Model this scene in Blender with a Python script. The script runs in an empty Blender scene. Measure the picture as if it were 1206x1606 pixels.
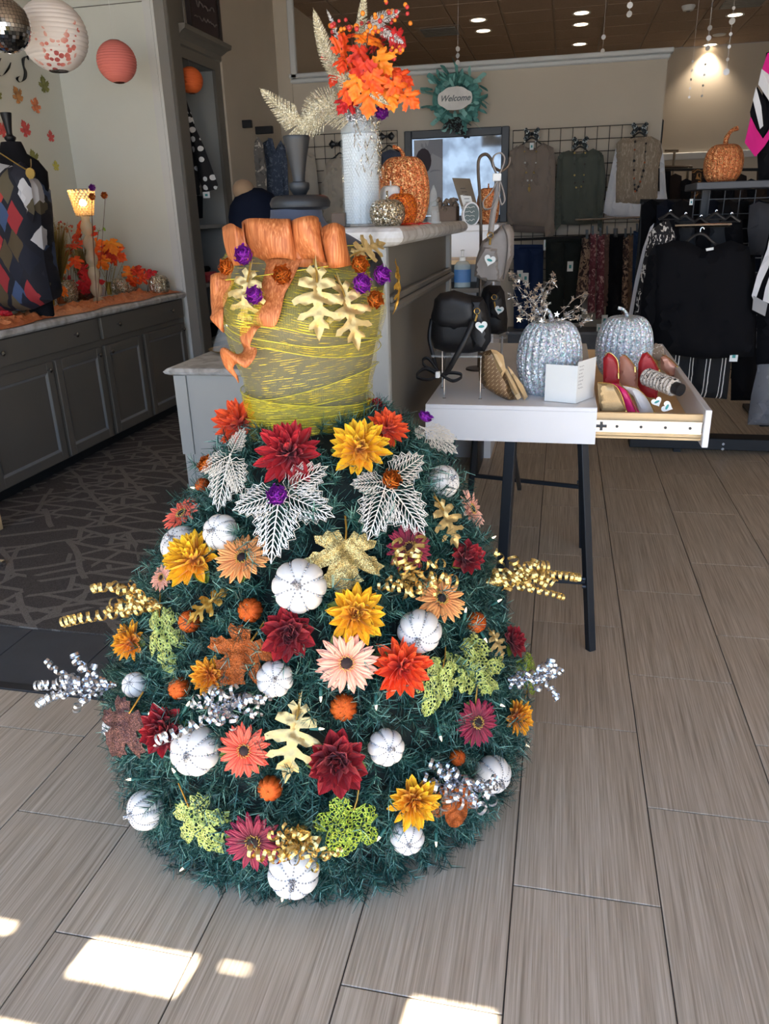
import bpy, bmesh, math, random
import numpy as np
from mathutils import Vector, Matrix, noise
from mathutils.geometry import delaunay_2d_cdt
from mathutils.bvhtree import BVHTree
random.seed(7); PI = math.pi
sc = bpy.context.scene; C = sc.collection
V = Vector
# ------------------------------------------------------------------ camera
F = 1206.0; CX, CY = 603.0, 803.0; H = 1.36
def _vd(x, y): return V((x-CX, -(y-CY), -F)).normalized()
_Y = _vd(885, 332); _X = -_vd(-5300, 513); _X = (_X-_Y*_X.dot(_Y)).normalized(); _Z = _X.cross(_Y)
RM = Matrix((_X, _Y, _Z)); CAM = V((0, 0, H))
cd = bpy.data.cameras.new('camera'); cam = bpy.data.objects.new('camera', cd); C.objects.link(cam); sc.camera = cam
cd.sensor_fit = 'VERTICAL'; cd.sensor_height = 36; cd.lens = 36*F/1606; cd.clip_start = 0.05; cd.clip_end = 200
cam.matrix_world = Matrix.Translation(CAM) @ RM.to_4x4()
def ray(x, y): return RM @ V((x-CX, -(y-CY), -F))
def aty(x, y, Y): d = ray(x, y); return CAM+d*(Y/d.y)
def atx(x, y, X): d = ray(x, y); return CAM+d*(X/d.x)
def atz(x, y, z): d = ray(x, y); return CAM+d*((z-H)/d.z)
# ------------------------------------------------------------------ world, sun, exposure
w = bpy.data.worlds.new('World'); sc.world = w; w.use_nodes = True; nt = w.node_tree; nt.nodes.clear()
bg = nt.nodes.new('ShaderNodeBackground'); wo = nt.nodes.new('ShaderNodeOutputWorld')
tc = nt.nodes.new('ShaderNodeTexCoord'); sx = nt.nodes.new('ShaderNodeSeparateXYZ'); cr = nt.nodes.new('ShaderNodeValToRGB')
nt.links.new(tc.outputs['Generated'], sx.inputs[0]); nt.links.new(sx.outputs['Z'], cr.inputs[0])
cr.color_ramp.elements[0].color = (.70, .84, 1, 1); cr.color_ramp.elements[1].color = (.26, .50, 1, 1); cr.color_ramp.elements[1].position = .7
nt.links.new(cr.outputs[0], bg.inputs[0]); nt.links.new(bg.outputs[0], wo.inputs[0]); bg.inputs[1].default_value = 4.2
sl = bpy.data.lights.new('sun', 'SUN'); sl.energy = 62; sl.angle = .007; sl.color = (1, .93, .82)
so = bpy.data.objects.new('sun', sl); C.objects.link(so)
SUN = V((.12, 1, -1.19)).normalized(); so.rotation_euler = SUN.to_track_quat('-Z', 'Y').to_euler(); so.location = (0, -3, 5)
FRONT = -1.4                                   # the glazed shop front behind the camera
for i, (x0, x1) in enumerate(((-3.4, 0.0), (0.0, 3.8))):   # sky portals in the two halves of the shop window
    al = bpy.data.lights.new('window_portal', 'AREA'); al.shape = 'RECTANGLE'; al.size = x1-x0; al.size_y = 2.7; al.cycles.is_portal = True
    ao = bpy.data.objects.new('window_portal', al); C.objects.link(ao); ao.location = ((x0+x1)/2, FRONT+.06, 1.45); ao.rotation_euler = (-PI/2, 0, PI)
    ao.rotation_euler = V((0, 1, 0)).to_track_quat('-Z', 'Y').to_euler()
vs = sc.view_settings; vs.view_transform = 'Standard'; vs.look = 'None'; vs.gamma = 1; vs.exposure = 0.1; vs.use_curve_mapping = False
try: sc.cycles.max_bounces = 10; sc.cycles.diffuse_bounces = 5; sc.cycles.transparent_max_bounces = 24; sc.cycles.sample_clamp_indirect = 6
except Exception: pass
# ------------------------------------------------------------------ materials
def lin(c):
    return tuple((v/255/12.92 if v/255 <= .04045 else ((v/255+.055)/1.055)**2.4) for v in c)
MC = {}
class NT:
    def __init__(s, m): s.t = m.node_tree; s.n = s.t.nodes; s.b = s.n['Principled BSDF']; s.out = s.n['Material Output']; s._c = {}
    def a(s, ty, **k):
        nd = s.n.new(ty)
        for q, v in k.items():
            if q.startswith('i_'):
                key = q[2:]; key = int(key) if key.isdigit() else key
                nd.inputs[key].default_value = v
            else: setattr(nd, q, v)
        return nd
    def l(s, a, b): s.t.links.new(a, b)
    def co(s, kind='Object', scale=(1, 1, 1), rot=(0, 0, 0)):
        t = s.a('ShaderNodeTexCoord'); m = s.a('ShaderNodeMapping'); m.inputs['Scale'].default_value = scale; m.inputs['Rotation'].default_value = rot
        s.l(t.outputs[kind], m.inputs[0]); return m.outputs[0]
    def geo(s, scale=(1, 1, 1), rot=(0, 0, 0)):      # world position
        t = s.a('ShaderNodeNewGeometry'); m = s.a('ShaderNodeMapping'); m.inputs['Scale'].default_value = scale; m.inputs['Rotation'].default_value = rot
        s.l(t.outputs['Position'], m.inputs[0]); return m.outputs[0]
    def ramp(s, fac, stops, const=False):
        r = s.a('ShaderNodeValToRGB'); e = r.color_ramp.elements
        if const: r.color_ramp.interpolation = 'CONSTANT'
        while len(e) < len(stops): e.new(.5)
        for q, (p, c) in zip(e, stops): q.position = p; q.color = (c[0], c[1], c[2], c[3] if len(c) > 3 else 1)
        s.l(fac, r.inputs[0]); return r.outputs[0]
    def mix(s, f, a, b, bt='MIX'):
        m = s.a('ShaderNodeMix', data_type='RGBA', blend_type=bt)
        for sock, v in ((m.inputs[0], f), (m.inputs[6], a), (m.inputs[7], b)):
            if hasattr(v, 'links') or hasattr(v, 'is_linked'): s.l(v, sock)
            else: sock.default_value = v if isinstance(v, (int, float)) else (*v, 1)
        return m.outputs[2]
    def math(s, op, a, b=0.0):
        m = s.a('ShaderNodeMath', operation=op)
        for i, v in enumerate((a, b)):
            if hasattr(v, 'is_linked'): s.l(v, m.inputs[i])
            else: m.inputs[i].default_value = v
        return m.outputs[0]
    def bump(s, h, st=.3, d=.002):
        b = s.a('ShaderNodeBump'); b.inputs['Strength'].default_value = st; b.inputs['Distance'].default_value = d
        s.l(h, b.inputs['Height']); s.l(b.outputs[0], s.b.inputs['Normal'])
def newm(name, rgb=(200, 200, 200), rough=.5, metal=0, **kw):
    m = bpy.data.materials.new(name); m.use_nodes = True; n = NT(m); b = n.b
    b.inputs['Base Color'].default_value = (*lin(rgb), 1); b.inputs['Roughness'].default_value = rough; b.inputs['Metallic'].default_value = metal
    for k, v in kw.items():
        b.inputs[k].default_value = v
    return m, n
def solid(name, rgb, rough=.5, metal=0, var=.12, sc_=8, bump=0, **kw):
    if name in MC: return MC[name]
    m, n = newm(name, rgb, rough, metal, **kw)
    c = lin(rgb); nz = n.a('ShaderNodeTexNoise', i_Scale=sc_, i_Detail=4.0); n.l(n.co(), nz.inputs['Vector'])
    n.l(n.ramp(nz.outputs[0], [(.3, tuple(x*(1-var) for x in c)), (.7, tuple(min(1, x*(1+var)) for x in c))]), b := n.b.inputs['Base Color'])
    if bump:
        z = n.a('ShaderNodeTexNoise', i_Scale=sc_*12, i_Detail=3.0); n.l(n.co(), z.inputs['Vector']); n.bump(z.outputs[0], bump, .002)
    MC[name] = m; return m
def glitter(name, rgb, rgb2, scale=350, metal=.85, rough=.25, irid=False):
    if name in MC: return MC[name]
    m, n = newm(name, rgb, rough, metal)
    vo = n.a('ShaderNodeTexVoronoi', i_Scale=float(scale)); n.l(n.co(), vo.inputs['Vector'])
    sp = n.a('ShaderNodeSeparateColor'); n.l(vo.outputs['Color'], sp.inputs[0])
    a, b = lin(rgb), lin(rgb2)
    st = [(0, tuple(x*.45 for x in a)), (.45, a), (.8, b), (.97, tuple(min(1, x*1.6) for x in b))]
    if irid: st = [(0, lin((170, 182, 194))), (.25, lin((208, 222, 234))), (.42, lin((180, 224, 218))), (.56, lin((226, 204, 232))), (.7, lin((222, 234, 246))), (.85, lin((255, 255, 255)))]
    n.l(n.ramp(sp.outputs[0], st), n.b.inputs['Base Color'])
    v = n.a('ShaderNodeVectorMath', operation='MULTIPLY_ADD'); v.inputs[1].default_value = (1.3, 1.3, 1.3); v.inputs[2].default_value = (-.65, -.65, -.65)
    n.l(vo.outputs['Color'], v.inputs[0]); g = n.a('ShaderNodeNewGeometry'); ad = n.a('ShaderNodeVectorMath', operation='ADD')
    n.l(v.outputs[0], ad.inputs[0]); n.l(g.outputs['Normal'], ad.inputs[1]); no = n.a('ShaderNodeVectorMath', operation='NORMALIZE'); n.l(ad.outputs[0], no.inputs[0])
    n.l(no.outputs[0], n.b.inputs['Normal']); MC[name] = m; return m
def fabric(name, rgb, rough=.85, weave=900, st=.25, var=.1):
    if name in MC: return MC[name]
    m, n = newm(name, rgb, rough); n.b.inputs['Sheen Weight'].default_value = .12 if sum(rgb) > 200 else 0; n.b.inputs['Specular IOR Level'].default_value = .5 if sum(rgb) > 200 else .15
    c = lin(rgb); nz = n.a('ShaderNodeTexNoise', i_Scale=6.0, i_Detail=5.0); n.l(n.co(), nz.inputs['Vector'])
    n.l(n.ramp(nz.outputs[0], [(.3, tuple(x*(1-var) for x in c)), (.7, tuple(min(1, x*(1+var)) for x in c))]), n.b.inputs['Base Color'])
    wv = n.a('ShaderNodeTexNoise', i_Scale=float(weave)); n.l(n.co(scale=(1, 1, .3)), wv.inputs['Vector']); n.bump(wv.outputs[0], st, .001)
    MC[name] = m; return m
def pattern(name, base, cols, scale=18, kind='cells', thr=.35, rough=.85, stretch=(1, 1, 1), rot=(0, 0, 0)):
    """printed cloth: blobs or cells of colour on a ground"""
    if name in MC: return MC[name]
    m, n = newm(name, base, rough); co = n.co(scale=stretch, rot=rot)
    if kind == 'cells':
        vo = n.a('ShaderNodeTexVoronoi', i_Scale=float(scale), feature='F1'); n.l(co, vo.inputs['Vector']); vo.distance = 'CHEBYCHEV'
        sp = n.a('ShaderNodeSeparateColor'); n.l(vo.outputs['Color'], sp.inputs[0])
        k = len(cols); st = [(i/k, lin(c)) for i, c in enumerate(cols)]; col = n.ramp(sp.outputs[0], st, True)
        v2 = n.a('ShaderNodeTexVoronoi', i_Scale=float(scale), feature='DISTANCE_TO_EDGE'); n.l(co, v2.inputs['Vector'])
        f = n.math('LESS_THAN', v2.outputs['Distance'], thr); out = n.mix(f, col, lin(base))
    elif kind == 'dots':
        vo = n.a('ShaderNodeTexVoronoi', i_Scale=float(scale), i_Randomness=.35); n.l(co, vo.inputs['Vector'])
        out = n.mix(n.math('LESS_THAN', vo.outputs['Distance'], thr), lin(base), lin(cols[0]))
    elif kind == 'stripes':
        wv = n.a('ShaderNodeTexWave', i_Scale=float(scale)); n.l(co, wv.inputs['Vector'])
        out = n.mix(n.math('GREATER_THAN', wv.outputs[0], 1-thr), lin(base), lin(cols[0]))
    else:
        nz = n.a('ShaderNodeTexNoise', i_Scale=float(scale), i_Detail=3.0, i_Distortion=1.2); n.l(co, nz.inputs['Vector'])
        k = len(cols); st = [(0, lin(base))]+[(thr+(.8-thr)*i/k, lin(c)) for i, c in enumerate(cols)]
        out = n.ramp(nz.outputs[0], st, True)
    n.l(out, n.b.inputs['Base Color']); MC[name] = m; return m
def emit(name, rgb, s):
    if name in MC: return MC[name]
    m, n = newm(name, rgb, .5); n.b.inputs['Emission Color'].default_value = (*lin(rgb), 1); n.b.inputs['Emission Strength'].default_value = s; MC[name] = m; return m
def glass(name, rgb=(235, 245, 248), rough=.02, alpha=.25):
    if name in MC: return MC[name]
    m, n = newm(name, rgb, rough); n.b.inputs['Alpha'].default_value = alpha; n.b.inputs['Specular IOR Level'].default_value = .8; MC[name] = m; return m
# ------------------------------------------------------------------ mesh collector
def rot_to(d, up=V((0, 0, 1))):
    return V(d).normalized().to_track_quat('Z', 'Y').to_matrix()
class M:
    def __init__(s): s.v = []; s.f = []; s.mi = []; s.k = 0
    def add(s, vs, fs, T=None):
        o = len(s.v)
        s.v += [(T @ V(p)) for p in vs] if T is not None else [V(p) for p in vs]
        s.f += [tuple(i+o for i in f) for f in fs]; s.mi += [s.k]*len(fs); return s
    def box(s, a, b, T=None, bev=0):
        x0, y0, z0 = (min(a[i], b[i]) for i in range(3)); x1, y1, z1 = (max(a[i], b[i]) for i in range(3))
        if bev <= 0:
            vs = [(x0,y0,z0),(x1,y0,z0),(x1,y1,z0),(x0,y1,z0),(x0,y0,z1),(x1,y0,z1),(x1,y1,z1),(x0,y1,z1)]
            return s.add(vs, [(0,3,2,1),(4,5,6,7),(0,1,5,4),(1,2,6,5),(2,3,7,6),(3,0,4,7)], T)
        e = min(bev, (x1-x0)*.45, (y1-y0)*.45, (z1-z0)*.45); vs = []; idx = {}
        for i, x in enumerate((x0, x1)):
            for j, y in enumerate((y0, y1)):
                for k, z in enumerate((z0, z1)):
                    ex, ey, ez = (e if i == 0 else -e), (e if j == 0 else -e), (e if k == 0 else -e)
                    for ax, p in enumerate(((x, y+ey, z+ez), (x+ex, y, z+ez), (x+ex, y+ey, z))):
                        idx[i, j, k, ax] = len(vs); vs.append(p)
        fs = []
        for i in (0, 1): fs.append([idx[i, j, k, 0] for j, k in ((0,0),(1,0),(1,1),(0,1))])
        for j in (0, 1): fs.append([idx[i, j, k, 1] for i, k in ((0,0),(1,0),(1,1),(0,1))])
        for k in (0, 1): fs.append([idx[i, j, k, 2] for i, j in ((0,0),(1,0),(1,1),(0,1))])
        for a_ in (0, 1):
            for b_ in (0, 1):
                fs.append([idx[0,a_,b_,1], idx[1,a_,b_,1], idx[1,a_,b_,2], idx[0,a_,b_,2]])
                fs.append([idx[a_,0,b_,0], idx[a_,1,b_,0], idx[a_,1,b_,2], idx[a_,0,b_,2]])
                fs.append([idx[a_,b_,0,0], idx[a_,b_,1,0], idx[a_,b_,1,1], idx[a_,b_,0,1]])
                for c_ in (0, 1): pass
        for i in (0, 1):
            for j in (0, 1):
                for k in (0, 1): fs.append([idx[i, j, k, 0], idx[i, j, k, 1], idx[i, j, k, 2]])
        return s.add(vs, fs, T)
    def tube(s, pts, r, n=6, cap=True, closed=False):
        pts = [V(p) for p in pts]; N = len(pts); rs = r if isinstance(r, (list, tuple)) else [r]*N; vs = []; fs = []; up = None
        for i, p in enumerate(pts):
            a = pts[(i-1) % N] if (i > 0 or closed) else p; b = pts[(i+1) % N] if (i < N-1 or closed) else p
            t = (b-a); t = t.normalized() if t.length > 1e-9 else V((0, 0, 1))
            if up is None: up = t.orthogonal().normalized()
            up = (up-t*up.dot(t)); up = up.normalized() if up.length > 1e-6 else t.orthogonal().normalized()
            q = t.cross(up)
            for k in range(n): an = 2*PI*k/n; vs.append(p+(up*math.cos(an)+q*math.sin(an))*rs[i])
        for i in range(N if closed else N-1):
            for k in range(n):
                j = (i+1) % N; fs.append((i*n+k, i*n+(k+1) % n, j*n+(k+1) % n, j*n+k))
        if cap and not closed: fs += [tuple(range(n-1, -1, -1)), tuple((N-1)*n+k for k in range(n))]
        return s.add(vs, fs)
    def cyl(s, a, b, r, n=16): return s.tube([a, b], r, n)
    def lathe(s, prof, n=24, T=None, sx=1, sy=1, cap=True):
        vs = []; fs = []
        for (r, z) in prof:
            for k in range(n): an = 2*PI*k/n; vs.append((r*sx*math.cos(an), r*sy*math.sin(an), z))
        for i in range(len(prof)-1):
            for k in range(n): fs.append((i*n+k, i*n+(k+1) % n, (i+1)*n+(k+1) % n, (i+1)*n+k))
        if cap: fs += [tuple(range(n-1, -1, -1)), tuple((len(prof)-1)*n+k for k in range(n))]
        return s.add(vs, fs, T)
    def sphere(s, c, r, n=10, m=6, sc3=(1, 1, 1)):
        pr = [(max(1e-4, math.sin(PI*i/m)), -math.cos(PI*i/m)) for i in range(m+1)]
        return s.lathe(pr, n, Matrix.Translation(V(c)) @ Matrix.Diagonal((r*sc3[0], r*sc3[1], r*sc3[2], 1)))
    def grid(s, fn, nu, nv, T=None, closeu=False):
        vs = [fn(i/(nu if closeu else nu), j/nv) for j in range(nv+1) for i in range(nu+(0 if closeu else 1))]; W = nu+(0 if closeu else 1); fs = []
        for j in range(nv):
            for i in range(nu): fs.append((j*W+i, j*W+(i+1) % W, (j+1)*W+(i+1) % W, (j+1)*W+i))
        return s.add(vs, fs, T)
    def strip(s, pts, wvec, width, th=.0):     # flat ribbon along pts; wvec gives the width direction
        vs = []; fs = []; N = len(pts)
        for i, p in enumerate(pts):
            wv = V(wvec[i] if isinstance(wvec, list) else wvec).normalized(); wd = width[i] if isinstance(width, (list, tuple)) else width
            vs += [V(p)-wv*wd/2, V(p)+wv*wd/2]
        for i in range(N-1): fs.append((2*i, 2*i+1, 2*i+3, 2*i+2))
        return s.add(vs, fs)
    def prism(s, poly, fn, th):   # flat outline extruded; fn maps (a,b,depth)->3d
        N = len(poly); vs = [fn(a, b, 0) for a, b in poly]+[fn(a, b, th) for a, b in poly]
        fs = [tuple(range(N)), tuple(range(2*N-1, N-1, -1))]+[(i, i+N, (i+1) % N+N, (i+1) % N) for i in range(N)]
        return s.add(vs, fs)
    def mesh(s, name, mats, smooth=False, off=None):
        me = bpy.data.meshes.new(name); o = off or V((0, 0, 0))
        me.from_pydata([tuple(p-o) for p in s.v], [], s.f)
        for m_ in (mats if isinstance(mats, (list, tuple)) else [mats]): me.materials.append(m_)
        if max(s.mi, default=0) > 0: me.polygons.foreach_set('material_index', s.mi)
        bm = bmesh.new(); bm.from_mesh(me); bmesh.ops.recalc_face_normals(bm, faces=bm.faces); bm.to_mesh(me); bm.free()
        if smooth:
            me.polygons.foreach_set('use_smooth', [True]*len(me.polygons))
            try: me.set_sharp_from_angle(angle=.7)
            except Exception: pass
        me.update(); return me
    def build(s, name, mats, parent=None, smooth=False, label=None, local=False, mods=None, kind=None):
        off = V((0, 0, 0))
        q = parent
        if not local:
            while q is not None: off += q.location; q = q.parent
        ob = bpy.data.objects.new(name, s.mesh(name, mats, smooth, off)); C.objects.link(ob)
        if parent is not None: ob.parent = parent
        if label: ob['label'] = label
        if kind: ob['kind'] = kind
        return ob
def thing(name, label, cat, loc=(0, 0, 0), group=None, T=None):
    o = bpy.data.objects.new(name, None); C.objects.link(o); o.empty_display_size = .05
    if T is not None: o.matrix_world = T
    else: o.location = loc
    o['label'] = label; o['category'] = cat
    if group: o['group'] = group
    return o
def tag(o, label, cat, group=None):
    o['label'] = label; o['category'] = cat
    if group: o['group'] = group
    return o
def one(mb, name, mats, label, cat, group=None, smooth=False, base=None):   # a thing that is one mesh, origin moved to its base
    vs_ = mb.v; c = base or V((sum(p.x for p in vs_)/len(vs_), sum(p.y for p in vs_)/len(vs_), min(p.z for p in vs_)))
    ob = bpy.data.objects.new(name, mb.mesh(name, mats, smooth, V(c))); ob.location = c; C.objects.link(ob); return tag(ob, label, cat, group)
def struct(mb, name, mats, parent=None, smooth=False):
    o = mb.build(name, mats, parent, smooth)
    if parent is None: o['kind'] = 'structure'
    return o
def place(me, name, parent, T=None, label=None):   # shared mesh as a child
    o = bpy.data.objects.new(name, me); C.objects.link(o); o.parent = parent
    if T is not None: o.matrix_local = T
    if label: o['label'] = label
    return o
def Tr(*a): return Matrix.Translation(V(a))
def Rz(a): return Matrix.Rotation(a, 4, 'Z')
def Rx(a): return Matrix.Rotation(a, 4, 'X')
def Ry(a): return Matrix.Rotation(a, 4, 'Y')
def Sc(a, b=None, c=None): return Matrix.Diagonal((a, a if b is None else b, a if c is None else c, 1))
def jit(a): return random.uniform(-a, a)
def inside(poly, x, y):
    c = False; n = len(poly); j = n-1
    for i in range(n):
        xi, yi = poly[i]; xj, yj = poly[j]
        if (yi > y) != (yj > y) and x < (xj-xi)*(y-yi)/(yj-yi)+xi: c = not c
        j = i
    return c
def edist(poly, x, y):
    best = 1e9; n = len(poly)
    for i in range(n):
        ax, ay = poly[i]; bx, by = poly[(i+1) % n]; dx, dy = bx-ax, by-ay; L = dx*dx+dy*dy or 1e-12
        t = max(0, min(1, ((x-ax)*dx+(y-ay)*dy)/L)); d = math.hypot(x-ax-dx*t, y-ay-dy*t); best = min(best, d)
    return best
def resample(poly, step):
    out = []
    for i in range(len(poly)):
        a, b = poly[i], poly[(i+1) % len(poly)]; L = math.hypot(b[0]-a[0], b[1]-a[1]); k = max(1, int(L/step))
        out += [(a[0]+(b[0]-a[0])*t/k, a[1]+(b[1]-a[1])*t/k) for t in range(k)]
    return out
def fill(poly, step):
    P = resample(poly, step*1.3); xs = [p[0] for p in P]; ys = [p[1] for p in P]; pts = [V(p) for p in P]; n0 = len(pts)
    y = min(ys)+step*.6; r = 0
    while y < max(ys):
        x = min(xs)+step*(.5 if r % 2 else 1)
        while x < max(xs):
            if inside(poly, x, y) and edist(poly, x, y) > step*.45: pts.append(V((x, y)))
            x += step
        y += step*.87; r += 1
    vs_, _, fs_, *_r = delaunay_2d_cdt(pts, [(i, (i+1) % n0) for i in range(n0)], [], 1, 1e-6)
    return [(p.x, p.y) for p in vs_], [tuple(f) for f in fs_], poly
def puff(mb, poly, fn, step, depth, fold=0, fw=30, seed=0, back=.35, soft=None):
    """closed cushion from an outline: fn(a,b,d) -> point, d grows towards the viewer; fold adds hanging creases"""
    P, Fs, pl = fill(poly, step); soft = soft or step*3; n = len(P); front = []; rear = []
    for (a, b) in P:
        e = min(1, edist(pl, a, b)/soft); h = math.sqrt(max(0, 1-(1-e)**2)); f_ = 0
        if fold: f_ = fold*h*(noise.noise(V((a*fw, b*fw*.18, seed)))+.5*noise.noise(V((a*fw*2.3, b*fw*.5, seed+9))))
        front.append(fn(a, b, depth*h+f_)); rear.append(fn(a, b, -depth*back*h-.0008))
    o = len(mb.v)
    mb.add(front+rear, list(Fs)+[tuple(i+n for i in reversed(f)) for f in Fs]+[])
    return mb
def pxp(pts, Y):   # pixel outline -> (x,z) on the upright plane at depth Y
    return [(lambda q: (q.x, q.z))(aty(a, b, Y)) for a, b in pts]
def pY(Y): return lambda a, b, d: (a, Y-d, b)
def smoothpath(pts, k=6):
    pts = [V(p) for p in pts]; out = []; n = len(pts)
    for i in range(n-1):
        p0, p1, p2, p3 = pts[max(0, i-1)], pts[i], pts[i+1], pts[min(n-1, i+2)]
        for j in range(k):
            t = j/k; out.append(.5*((2*p1)+(p2-p0)*t+(2*p0-5*p1+4*p2-p3)*t*t+(3*p1-p0-3*p2+p3)*t**3))
    return out+[pts[-1]]
# ================================================================== STRUCTURE
def paint(name, rgb, rough=.75): return solid(name, rgb, rough, var=.03, sc_=2, bump=.03)
M_wall = paint('wall_paint_beige', (196, 186, 170)); M_disp = paint('wall_paint_display', (208, 212, 206)); M_trimw = paint('trim_paint_light', (205, 208, 208), .5)
M_cab = solid('cabinet_paint_grey', (106, 103, 97), .42, var=.03, sc_=3); M_pale = paint('desk_paint_pale', (158, 161, 160), .5)
M_ceil = solid('ceiling_tile_tan', (158, 138, 120), .95, var=.08, sc_=40, bump=.3); M_grid = solid('ceiling_bar', (150, 134, 118), .6, var=.03)
M_black = solid('black_metal', (30, 32, 36), .45, .3); M_chrome = solid('chrome', (200, 200, 200), .15, 1, var=.02)
M_top = None
def stone():
    m, n = newm('laminate_stone', (190, 190, 186), .35)
    z = n.a('ShaderNodeTexNoise', i_Scale=14.0, i_Detail=8.0, i_Distortion=.8); n.l(n.geo(), z.inputs['Vector'])
    n.l(n.ramp(z.outputs[0], [(.3, lin((150, 148, 146))), (.5, lin((196, 196, 194))), (.7, lin((222, 224, 226)))]), n.b.inputs['Base Color']); return m
M_top = stone()
def tilemat(name, a, b, c, xs=210):
    m, n = newm(name, a, .42); oi = n.a('ShaderNodeObjectInfo'); g = n.geo((xs, 3.2, 1)); off = n.a('ShaderNodeVectorMath', operation='ADD')
    cb = n.a('ShaderNodeCombineXYZ'); n.l(n.math('MULTIPLY', oi.outputs['Random'], 90.0), cb.inputs[1]); n.l(g, off.inputs[0]); n.l(cb.outputs[0], off.inputs[1])
    z = n.a('ShaderNodeTexNoise', i_Scale=1.0, i_Detail=4.0, i_Roughness=.65); n.l(off.outputs[0], z.inputs['Vector'])
    z2 = n.a('ShaderNodeTexNoise', i_Scale=.22, i_Detail=2.0); n.l(off.outputs[0], z2.inputs['Vector'])
    col = n.ramp(n.math('ADD', n.math('MULTIPLY', z.outputs[0], .75), n.math('MULTIPLY', z2.outputs[0], .25)), [(.32, lin(a)), (.5, lin(b)), (.66, lin(c))])
    col = n.mix(n.math('MULTIPLY', oi.outputs['Random'], .12), col, lin((90, 82, 76)))
    n.l(col, n.b.inputs['Base Color']); n.bump(z.outputs[0], .15, .0008)
    n.l(n.ramp(z.outputs[0], [(.3, (.5,)*3), (.7, (.36,)*3)]), n.b.inputs['Roughness']); return m
M_tile = tilemat('floor_tile_linear_grain', (152, 135, 114), (192, 176, 154), (218, 204, 184))
M_slate = solid('slate_tile', (72, 75, 79), .5, var=.12, sc_=9, bump=.15)
M_grout = solid('grout', (96, 88, 80), .9)
# floor
fb = M(); fb.box((-3.6, FRONT, -.06), (3.9, 12.4, -.004)); floor = struct(fb, 'floor', M_grout)
TW, TL = .3063, .5925; X0 = -.034; Y0 = 1.290; gp = .0016
tm = M(); tm.box((gp, gp, -.004), (TW-gp, TL-gp, 0), bev=.0008); tme = tm.mesh('floor_tile', M_tile)
th_ = M(); th_.box((gp, gp, -.004), (TW-gp, TL*.5-gp, 0), bev=.0008)
edgeY = 1.757
ntile = 0
for k in range(-7, 12):
    x = X0+TW*k; yo = Y0-TL*3+(TL/2 if k % 2 else 0)
    for j in range(0, 20):
        y = yo+TL*j
        if y > 8.3: break
        y1 = y+TL
        if y1 < .5: continue
        left = x+TW <= -.62                        # beyond the slate strip the left side is carpet
        if left and y > edgeY-.02: continue
        yy1 = min(y1, edgeY) if left else y1
        if ntile >= 298: break
        ntile += 1
        if yy1 < y1-1e-4:
            q = M(); q.box((gp, gp, -.004), (TW-gp, yy1-y-gp, 0), bev=.0008); place(q.mesh('floor_tile', M_tile), 'floor_tile', floor, Tr(x, y, 0))
        else: place(tme, 'floor_tile', floor, Tr(x, y, 0))
XR = -.647                                        # right end of slate and carpet, under the skirt
q = M(); q.box((-3.5, edgeY, -.004), (XR, edgeY+.035, .004), bev=.002); q.build('edge_strip', solid('dark_strip', (44, 45, 47), .5), floor)
for k in range(9):
    x = -3.5+.33*k+.05
    q = M(); q.box((x, edgeY+.037, -.004), (min(x+.327, XR), edgeY+.037+.32, .001), bev=.001); q.build('slate_tile', M_slate, floor)
def carpetmat():
    m, n = newm('carpet_line_pattern', (90, 84, 78), .97)
    def lines(rot, sc_, bw, rh, mo, seed):
        g = n.geo((1, 1, 0), (0, 0, rot)); d = n.a('ShaderNodeTexNoise', i_Scale=1.1+seed, i_Detail=1.0); n.l(g, d.inputs['Vector'])
        v = n.a('ShaderNodeVectorMath', operation='MULTIPLY_ADD'); v.inputs[1].default_value = (.14, .14, 0); n.l(d.outputs['Color'], v.inputs[0]); n.l(g, v.inputs[2])
        k = n.a('ShaderNodeTexBrick', i_Scale=sc_); k.offset = .37; k.squash = .6; k.squash_frequency = 3; n.l(v.outputs[0], k.inputs['Vector'])
        k.inputs['Mortar Size'].default_value = mo; k.inputs['Mortar Smooth'].default_value = 0; k.inputs['Brick Width'].default_value = bw; k.inputs['Row Height'].default_value = rh
        z = n.a('ShaderNodeTexNoise', i_Scale=2.3+seed, i_Detail=0.0); n.l(g, z.inputs['Vector'])
        return n.math('MULTIPLY', k.outputs['Fac'], n.math('GREATER_THAN', z.outputs[0], .44))
    l = n.math('MAXIMUM', n.math('MAXIMUM', lines(.15, 3.2, 1.3, .36, .035, 0), lines(-.45, 3.6, 1.5, .5, .04, .4)), lines(.8, 2.8, 1.1, .7, .035, .8))
    fz = n.a('ShaderNodeTexNoise', i_Scale=260.0, i_Detail=3.0); n.l(n.geo(), fz.inputs['Vector'])
    c1 = n.ramp(fz.outputs[0], [(.35, lin((62, 57, 53))), (.65, lin((92, 86, 80)))]); c2 = n.ramp(fz.outputs[0], [(.35, lin((104, 97, 90))), (.65, lin((132, 124, 116)))])
    n.l(n.mix(l, c1, c2), n.b.inputs['Base Color']); n.bump(fz.outputs[0], .6, .003); return m
q = M(); q.box((-3.5, edgeY+.36, -.004), (XR, 7.9, .006)); q.build('carpet', carpetmat(), floor)
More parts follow.
